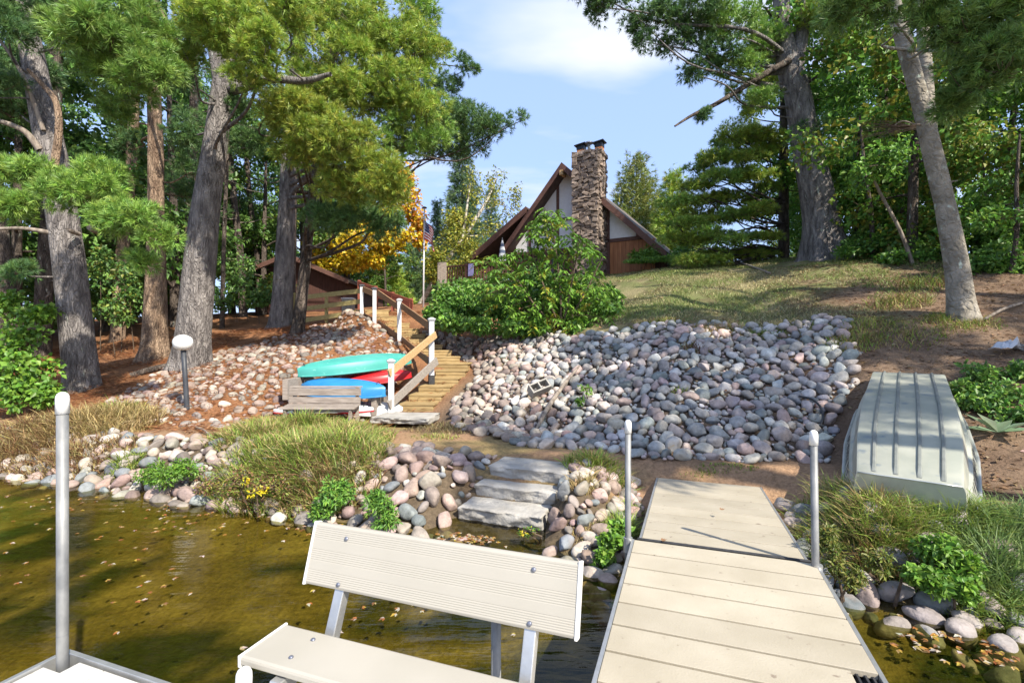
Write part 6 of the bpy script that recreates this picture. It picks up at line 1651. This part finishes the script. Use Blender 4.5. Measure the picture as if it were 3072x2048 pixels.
tussock('sparse weeds and straw along the top of the cobble slope', [(hit(1960, 790), 0.5, 0.4, 500, 0.30, 0.010, mixg), (hit(2060, 700), 0.6, 0.5, 500, 0.45, 0.010, G_RUST + mixg), (hit(1640, 760), 0.7, 0.4, 700, 0.26, 0.010, G_DRY), (hit(1590, 800), 0.5, 0.35, 450, 0.22, 0.010, G_DRY + G_GRN[:1]), (hit(2140, 660), 0.7, 0.6, 400, 0.5, 0.010, G_RUST + G_GRN), (hit(1980, 755), 0.7, 0.5, 500, 0.28, 0.010, mixg), (hit(2090, 770), 0.6, 0.5, 380, 0.24, 0.010, mixg)], 207)
tussock('green weed tuft at the shaded left side of the dock near the hinge post', [(hit(1425, 1225), 0.2, 0.16, 420, 0.34, 0.007, G_GRN), (hit(1440, 1180), 0.16, 0.14, 300, 0.3, 0.007, G_GRN), (hit(1360, 1235), 0.22, 0.16, 220, 0.2, 0.007, G_DRY)], 208)
tussock('thin grass and weeds round the foot of the grey leaning trunk', [(hit(2165, 735), 0.4, 0.3, 350, 0.25, 0.009, mixg), (hit(2250, 745), 0.4, 0.3, 300, 0.22, 0.009, mixg), (hit(2205, 752), 0.5, 0.2, 300, 0.2, 0.009, G_DRY + G_GRN)], 211)
tussock('low green grass at the landward end of the dock ramp', [(hit(1640, 1085), 0.55, 0.16, 800, 0.07, 0.007, G_GRN)], 209)
tussock('reddish and straw weeds rooted between the cobbles of the upper slope', [(hit(1600, 805), 0.35, 0.25, 260, 0.28, 0.010, G_RUST), (hit(1420, 800), 0.5, 0.3, 220, 0.2, 0.010, G_DRY), (hit(1760, 770), 0.4, 0.3, 260, 0.24, 0.010, G_GRN), (hit(1560, 905), 0.2, 0.2, 90, 0.2, 0.009, G_GRN), (hit(1150, 830), 0.5, 0.3, 260, 0.16, 0.010, G_DRY + G_GRN), (hit(1500, 745), 0.8, 0.3, 500, 0.22, 0.010, G_DRY + G_GRN)], 212)
tussock('small upright green tuft in the shore cobbles below the path', [(hit(285, 1075), 0.25, 0.2, 320, 0.36, 0.009, G_GRN)], 210)

G_W = 'leafy weeds along the waterline'
shrub('weed_plant', 'bright green leafy weed at the waterline left of the grass mound', 'plant', [(390, 1088, 6.0, 40, 30), (430, 1075, 6.1, 34, 26), (350, 1085, 6.2, 34, 28)], GREEN_L, 301, size=0.045, n=620, asp=0.45, group=G_W)
shrub('weed_plant', 'feathery brownish weed with small yellow flowers at the waterline', 'plant', [(540, 1105, 5.7, 50, 34, G_RUST + OLIVE), (480, 1110, 5.8, 40, 26, G_RUST + OLIVE), (620, 1120, 5.5, 50, 34, OLIVE + G_RUST), (590, 1125, 5.35, 22, 12, [(0.62, 0.50, 0.02)], 70), (566, 1105, 5.4, 12, 8, [(0.62, 0.50, 0.02)], 26)], OLIVE, 302, size=0.04, n=520, asp=0.4, group=G_W)
shrub('weed_plant', 'upright green weed at the right foot of the grass mound', 'plant', [(760, 1140, 5.15, 34, 40), (740, 1165, 5.1, 26, 24), (790, 1120, 5.25, 26, 26)], GREEN, 303, size=0.05, n=480, asp=0.4, group=G_W)
shrub('weed_plant', 'rounded grassy green plant standing in the water left of the lowest slab', 'plant', [(880, 1165, 4.85, 34, 32), (885, 1190, 4.8, 36, 22), (860, 1145, 4.9, 20, 18)], GREEN, 304, size=0.06, n=420, asp=0.25, group=G_W)
shrub('weed_plant', 'clover-like green plant growing in the cobbles by the dock frame', 'plant', [(1400, 1245, 4.25, 40, 22), (1385, 1285, 4.15, 26, 16), (1425, 1215, 4.35, 26, 18)], GREEN_L, 305, size=0.05, n=260, asp=0.8, group=G_W)
shrub('weed_plant', 'little plant with yellow flowers at the right foot of the lowest slab', 'plant', [(1215, 1222, 4.75, 26, 9), (1210, 1218, 4.72, 24, 7, [(0.65, 0.52, 0.02)], 22)], GREEN, 306, size=0.03, n=150, asp=0.4, group=G_W)
shrub('leafy_bush', 'fresh green leafy bush over the waterline cobbles at the lower right', 'bush', [(2170, 1290, 3.55, 58, 44), (2130, 1330, 3.45, 46, 34), (2215, 1310, 3.5, 40, 36), (2190, 1350, 3.4, 44, 24), (2150, 1255, 3.6, 40, 26)], GREEN_L, 307, size=0.05, n=420, asp=0.62)
shrub('leafy_bush', 'yellowish grassy weed against the right side of the dock', 'bush', [(1920, 1290, 3.5, 30, 34), (1960, 1320, 3.4, 30, 30), (1900, 1240, 3.6, 30, 30), (2010, 1290, 3.6, 34, 30)], [(0.16, 0.19, 0.035), (0.22, 0.2, 0.05), (0.11, 0.16, 0.03)], 308, size=0.04, n=420, asp=0.35)
shrub('leafy_bush', 'bramble with broad green leaves at the right edge above the boat', 'bush', [(2260, 860, None, 50, 28), (2310, 900, None, 50, 30), (2250, 920, None, 46, 24), (2320, 950, None, 40, 26), (2340, 850, None, 40, 26), (2230, 890, None, 36, 24)], GREEN_D + GREEN, 309, size=0.075, n=380, asp=0.6)
shrub('leafy_bush', 'bright green broad-leaved bush left of the stout trunk', 'bush', [(50, 780, 10.3, 60, 40), (70, 850, 9.8, 70, 45), (30, 900, 9.5, 60, 40), (90, 720, 10.6, 36, 30), (20, 700, 10.8, 34, 36), (110, 900, 9.6, 34, 34), (10, 830, 10, 40, 40)], GREEN_L, 310, size=0.12, n=420, asp=0.7)
shrub('leafy_bush', 'dark undergrowth bush between the stout trunk and the tan trunk', 'bush', [(270, 640, 14.5, 50, 50), (250, 720, 14, 50, 40), (300, 700, 14.5, 40, 50), (230, 600, 15, 40, 40)], GREEN_D + OLIVE[:1], 311, size=0.13, n=420)
shrub('leafy_bush', 'dark green bush in front of the cabin left of the straight pine', 'bush', [(560, 660, 19, 60, 40), (540, 600, 20, 50, 40), (590, 690, 18.5, 40, 24), (500, 690, 18, 40, 30)], GREEN_D, 312, size=0.16, n=420)
shrub('leafy_bush', 'wide dark green shrub mass filling the slope below the house', 'bush',
      [(1030, 690, 14.0, 50, 40), (1080, 700, 13.6, 60, 40), (1140, 710, 13.4, 60, 38), (1200, 705, 13.3, 60, 44), (1260, 710, 13.2, 60, 46), (1320, 715, 13.1, 60, 44), (1370, 720, 13.0, 50, 38), (1090, 672, 14.2, 66, 36), (1180, 655, 14.2, 70, 46), (1250, 650, 14.2, 60, 44), (1020, 730, 13.4, 40, 26), (1330, 665, 13.8, 50, 40), (1390, 690, 13.6, 40, 34), (1410, 735, 12.8, 30, 22), (1050, 742, 12.9, 44, 18), (1110, 748, 12.6, 44, 18), (1170, 752, 12.4, 44, 16), (1230, 752, 12.3, 40, 16), (1330, 758, 12.2, 40, 16), (1000, 715, 13.6, 30, 18)], GREEN + GREEN_D, 313, size=0.125, n=1400, asp=0.55, sub=16)
shrub('leafy_bush', 'yellowing low shrub at the top of the cobbles below the ash sapling', 'bush', [(1270, 745, 12.3, 46, 18), (1310, 765, 12.0, 30, 20), (1230, 750, 12.4, 30, 14)], [(0.22, 0.22, 0.03), (0.14, 0.19, 0.03), (0.30, 0.24, 0.03)], 314, size=0.07, n=260)
shrub('weed_plant', 'trailing green weed growing through the middle of the cobble slope', 'plant', [(1345, 892, 8.3, 16, 12), (1330, 920, 8.0, 10, 10)], GREEN_L, 315, size=0.06, n=80)
shrub('weed_plant', 'small green weed at the right rim of the cobble slope', 'plant', [(1940, 850, 8.6, 18, 20), (1935, 900, 8.0, 16, 14)], GREEN_L, 316, size=0.07, n=110)
shrub('leafy_bush', 'feathery green fern-like shrub at the right end of the house', 'bush', [(1490, 580, 21.5, 34, 18), (1500, 590, 21.3, 34, 10), (1470, 588, 21.4, 20, 10)], GREEN_L, 317, size=0.22, n=300, asp=0.2)
hd = shrub('hedge', 'low clipped dark hedge in front of the house wall', 'hedge', [(1460, 599, 20.8, 26, 5), (1490, 597, 20.6, 26, 5), (1520, 594, 20.4, 24, 5)], GREEN, 318, size=0.07, n=900, sub=16)
G_U = 'shady undergrowth at the foot of the right woods'
UND = ['low undergrowth right of the huge pine base', 'undergrowth midway between the huge pine and the grey trunk', 'undergrowth right of the grey trunk', 'undergrowth against the back of the huge pine', 'tall undergrowth at the right picture edge', 'upper undergrowth behind the young stems right of the huge pine', 'upper undergrowth behind the grey trunk', 'low undergrowth left of the huge pine under the layered pine', 'low undergrowth between the house and the layered pine']
for k, (x, y, Ys, hw, hh) in enumerate(((2010, 560, 15.5, 70, 40), (2100, 590, 13.5, 70, 40), (2290, 600, 11.5, 70, 50), (1960, 560, 17, 50, 34), (2340, 540, 12, 60, 60), (2060, 520, 16, 70, 50), (2250, 540, 13, 60, 50), (1700, 575, 21, 60, 20), (1600, 575, 23, 60, 20))):
    shrub('leafy_bush', UND[k], 'bush', [(x, y, Ys, hw, hh), (x + hw * 0.7, y + hh * 0.2, Ys - 0.4, hw * 0.7, hh * 0.7), (x - hw * 0.7, y + hh * 0.3, Ys - 0.2, hw * 0.6, hh * 0.6)], GREEN_D + GREEN, 320 + k, size=0.13, n=520, group=G_U)

# ash sapling in front of the house: long drooping leaflets in sprays
t = Tree('ash_sapling', 'young ash with drooping pinnate leaves in front of the chimney', 'young tree', None, M_twig, 401)
Ya = 12.3
b = D(1290, 762, Ya); b[2] = gz(b[0], b[1]) - 0.1
for top, mid in (((1265, 500), (1285, 640)), ((1335, 520), (1315, 640)), ((1215, 560), (1250, 660)), ((1385, 590), (1345, 670)), ((1170, 610), (1220, 690))):
    t.trunk3(np.array([b, D(mid[0], mid[1], Ya), D(top[0], top[1], Ya - 0.1)]), np.array([0.035, 0.024, 0.008]), n=8, rough=0.01)
r = t.r
sprays = []
for k in range(430):
    y_ = 478 + 285 * r.random() ** 0.74
    xl = np.interp(y_, [478, 560, 600, 640, 700, 765], [1245, 1190, 1085, 1120, 1110, 1230]); xr = np.interp(y_, [478, 560, 600, 640, 700, 765], [1275, 1345, 1385, 1390, 1425, 1400])
    x_ = xl + (xr - xl) * r.random()
    sprays.append(D(x_, y_, Ya + r.uniform(-0.55, 0.6)))
for o in sprays[::6]:
    Q, RR = t.paths[int(np.argmin([np.min(np.linalg.norm(q_ - o, axis=1)) for q_, _ in t.paths]))]
    j = max(2, int(np.argmin(np.linalg.norm(Q - (o - up * 0.3), axis=1))))
    t.tw.tube([Q[j], (Q[j] + o) / 2 + up * 0.04, o], [0.008, 0.006, 0.003], 4, cap=False)
for o in sprays:
    a = r.uniform(0, 6.3); d0 = np.array([math.cos(a), math.sin(a), r.uniform(0.1, 0.6)]); m = 9; Ls = r.uniform(0.26, 0.42)
    q = np.linspace(0.15, 1, m)[:, None]; P = o + unit(d0) * q * Ls - up * (q ** 2) * Ls * 0.7
    sd = np.cross(unit(d0), up); sg = np.where(np.arange(m) % 2 == 0, 1, -1)[:, None]
    dr = unit(sd * sg * 0.8 + unit(d0) * 0.6 - up * 0.7 + r.normal(size=(m, 3)) * 0.15)
    pal = GREEN_L if r.random() < 0.9 else YGREEN
    t.lf.leaves(P, dr, np.tile(up, (m, 1)) + r.normal(size=(m, 3)) * 0.3, 0.165, 0.06, pick(pal, m, r, 0.12))
    t.tw.tube([o, P[-1]], [0.004, 0.002], 3, cap=False)
t.done(M_leaf)

# mullein rosette by the boat
ml = hit(2292, 1000); r = np.random.default_rng(9); lf = Leafage(); n = 9
a = np.linspace(0, 2 * math.pi, n, endpoint=False) + r.normal(size=n) * 0.2
dr = np.stack([np.cos(a), np.sin(a), r.uniform(0.15, 0.9, n)], 1)
lf.leaves(np.tile(ml + up * 0.03, (n, 1)), dr, np.tile(up, (n, 1)), r.uniform(0.26, 0.42, n), 0.13, pick([(0.34, 0.46, 0.30), (0.29, 0.40, 0.25)], n, r, 0.08), fold=0.12)
tag(lf.build('mullein_plant', M_leaf), 'pale woolly-leaved rosette growing in the dirt right of the boat', 'plant')

# ------------------------------------------------------------------ lawn, litter and floating leaves
r = np.random.default_rng(55); lf = Leafage()
n = 95000; X_ = r.uniform(-3, 12, n); Y_ = r.uniform(9.5, 25, n)
s_ = AX[0] * X_ + AX[1] * Y_; t_ = BX[0] * X_ + BX[1] * Y_
kp = (s_ > 11.0) & (t_ > -4.0 + (s_ < 13) * 2.0) & (t_ < 4.2 + 0.45 * (s_ - 11)) & (fbm(X_ * 0.8, Y_ * 0.8, 61) > 0.36) & (r.random(n) < np.interp(Y_, [9, 25], [1.0, 0.55]))
X_, Y_ = X_[kp], Y_[kp]; P = np.stack([X_, Y_, height(X_, Y_) - 0.01], 1)
dry = fbm(X_ * 0.9, Y_ * 0.9, 11) > 0.50
for m_, pal in ((dry, [(0.36, 0.32, 0.16), (0.42, 0.36, 0.19), (0.27, 0.27, 0.115)]), (~dry, [(0.19, 0.26, 0.075), (0.24, 0.28, 0.09), (0.28, 0.29, 0.11)])):
    blades(lf, P[m_], 0.11, 0.013, pal, r, lean=0.7, bend=0.9)
tag(lf.build('lawn_grass', M_grass), kind='stuff')

# needle litter: thin straws over the left slope
lf = Leafage(); n = 46000
X_ = r.uniform(-15, -1.5, n); Y_ = r.uniform(7, 17, n); s_ = AX[0] * X_ + AX[1] * Y_; t_ = BX[0] * X_ + BX[1] * Y_
kp = (s_ > 5.6) & (t_ < -5.0) & (fbm(X_ * 1.4, Y_ * 1.4, 71) > 0.36); X_, Y_ = X_[kp], Y_[kp]; n = len(X_)
P = np.stack([X_, Y_, height(X_, Y_) + r.uniform(0.01, 0.085, n)], 1); a = r.uniform(0, 6.3, n)
dr = np.stack([np.cos(a), np.sin(a), r.uniform(-0.05, 0.25, n)], 1)
lf.leaves(P, dr, np.tile(up, (n, 1)) + r.normal(size=(n, 3)) * 0.4, r.uniform(0.08, 0.17, n), 0.012, pick([(0.40, 0.17, 0.07), (0.33, 0.14, 0.06), (0.46, 0.24, 0.11), (0.24, 0.10, 0.05)], n, r), fold=0.05)
tag(lf.build('needle_litter', M_grass), kind='stuff')
# twigs and leaves on the bare dirt at the right
lf = Leafage(); n = 24000
X_ = r.uniform(2.5, 14, n); Y_ = r.uniform(4.5, 16, n); s_ = AX[0] * X_ + AX[1] * Y_; t_ = BX[0] * X_ + BX[1] * Y_
kp = (s_ > 4.9) & (t_ > np.interp(s_, [5, 7, 11, 13], [1.2, 1.9, 3.1, 2.0])) ; X_, Y_ = X_[kp], Y_[kp]; n = len(X_)
P = np.stack([X_, Y_, height(X_, Y_) + 0.01], 1); a = r.uniform(0, 6.3, n)
dr = np.stack([np.cos(a), np.sin(a), r.uniform(-0.05, 0.2, n)], 1); sz = r.uniform(0.03, 0.14, n)
lf.leaves(P, dr, np.tile(up, (n, 1)) + r.normal(size=(n, 3)) * 0.4, sz, np.where(sz > 0.09, 0.012, sz * 0.5), pick([(0.22, 0.13, 0.07), (0.30, 0.19, 0.10), (0.14, 0.085, 0.05), (0.40, 0.30, 0.20)], n, r), fold=0.1)
tag(lf.build('forest_litter', M_grass), kind='stuff')
lf = Leafage(); n = 5200
X_ = r.uniform(-4.5, 7, n); Y_ = r.uniform(6, 13.5, n); s_ = AX[0] * X_ + AX[1] * Y_; t_ = BX[0] * X_ + BX[1] * Y_
kp = (s_ > 6.6) & (s_ < 11.8) & (t_ > -4.2) & (t_ < 3.0) & (fbm(X_ * 1.1, Y_ * 1.1, 83) > np.where(X_ < 0.4, 0.42, 0.50)); X_, Y_ = X_[kp], Y_[kp]; n = len(X_)
P = np.stack([X_, Y_, height(X_, Y_) + r.uniform(0.02, 0.10, n)], 1); a = r.uniform(0, 6.3, n)
dr = np.stack([np.cos(a), np.sin(a), r.uniform(-0.3, 0.3, n)], 1); sz = r.uniform(0.04, 0.16, n)
lf.leaves(P, dr, np.tile(up, (n, 1)) + r.normal(size=(n, 3)) * 0.5, sz, np.where(sz > 0.08, 0.010, sz * 0.6), pick([(0.36, 0.17, 0.08), (0.30, 0.14, 0.07), (0.40, 0.28, 0.15), (0.20, 0.11, 0.06)], n, r), fold=0.1)
tag(lf.build('slope_litter', M_grass), kind='stuff')
# leaves afloat
lf = Leafage(); P = []
for (x, y, sx, sy, m_) in ((420, 1195, 330, 50, 60), (1080, 1235, 110, 18, 100), (300, 1330, 330, 140, 34), (1000, 1380, 260, 90, 26), (2150, 1470, 120, 45, 34), (2280, 1510, 90, 45, 24), (150, 1150, 160, 20, 24), (760, 1212, 130, 25, 50)):
    for _ in range(m_):
        q = dxy(x + r.normal() * sx * 0.5, max(y + r.normal() * sy * 0.5, 1120), WATER)
        s0 = AX @ q; t0 = BX @ q
        if s0 < 4.45 and not (s0 < SE and T0 - 0.1 < t0 < T1 + 0.1) and s0 > pe + 0.1 and height(q[:1], q[1:])[0] < WATER - 0.01: P.append((*q, WATER + 0.006))
P = np.array(P); n = len(P); a = r.uniform(0, 6.3, n)
for k in range(3):
    aa = a + (k - 1) * 0.75
    dr = np.stack([np.cos(aa), np.sin(aa), np.full(n, 0.04)], 1); sz = r.uniform(0.030, 0.055, n) * (1.0 if k == 1 else 0.8)
    lf.leaves(P, dr, np.tile(up, (n, 1)) + r.normal(size=(n, 3)) * 0.08, sz, sz * 0.55, pick([(0.40, 0.20, 0.05), (0.42, 0.30, 0.12), (0.34, 0.12, 0.04), (0.50, 0.44, 0.37), (0.45, 0.38, 0.30), (0.22, 0.11, 0.05), (0.26, 0.13, 0.06), (0.45, 0.32, 0.06)], n, r), fold=0.1)
tag(lf.build('fallen_leaves', M_grass), kind='stuff')
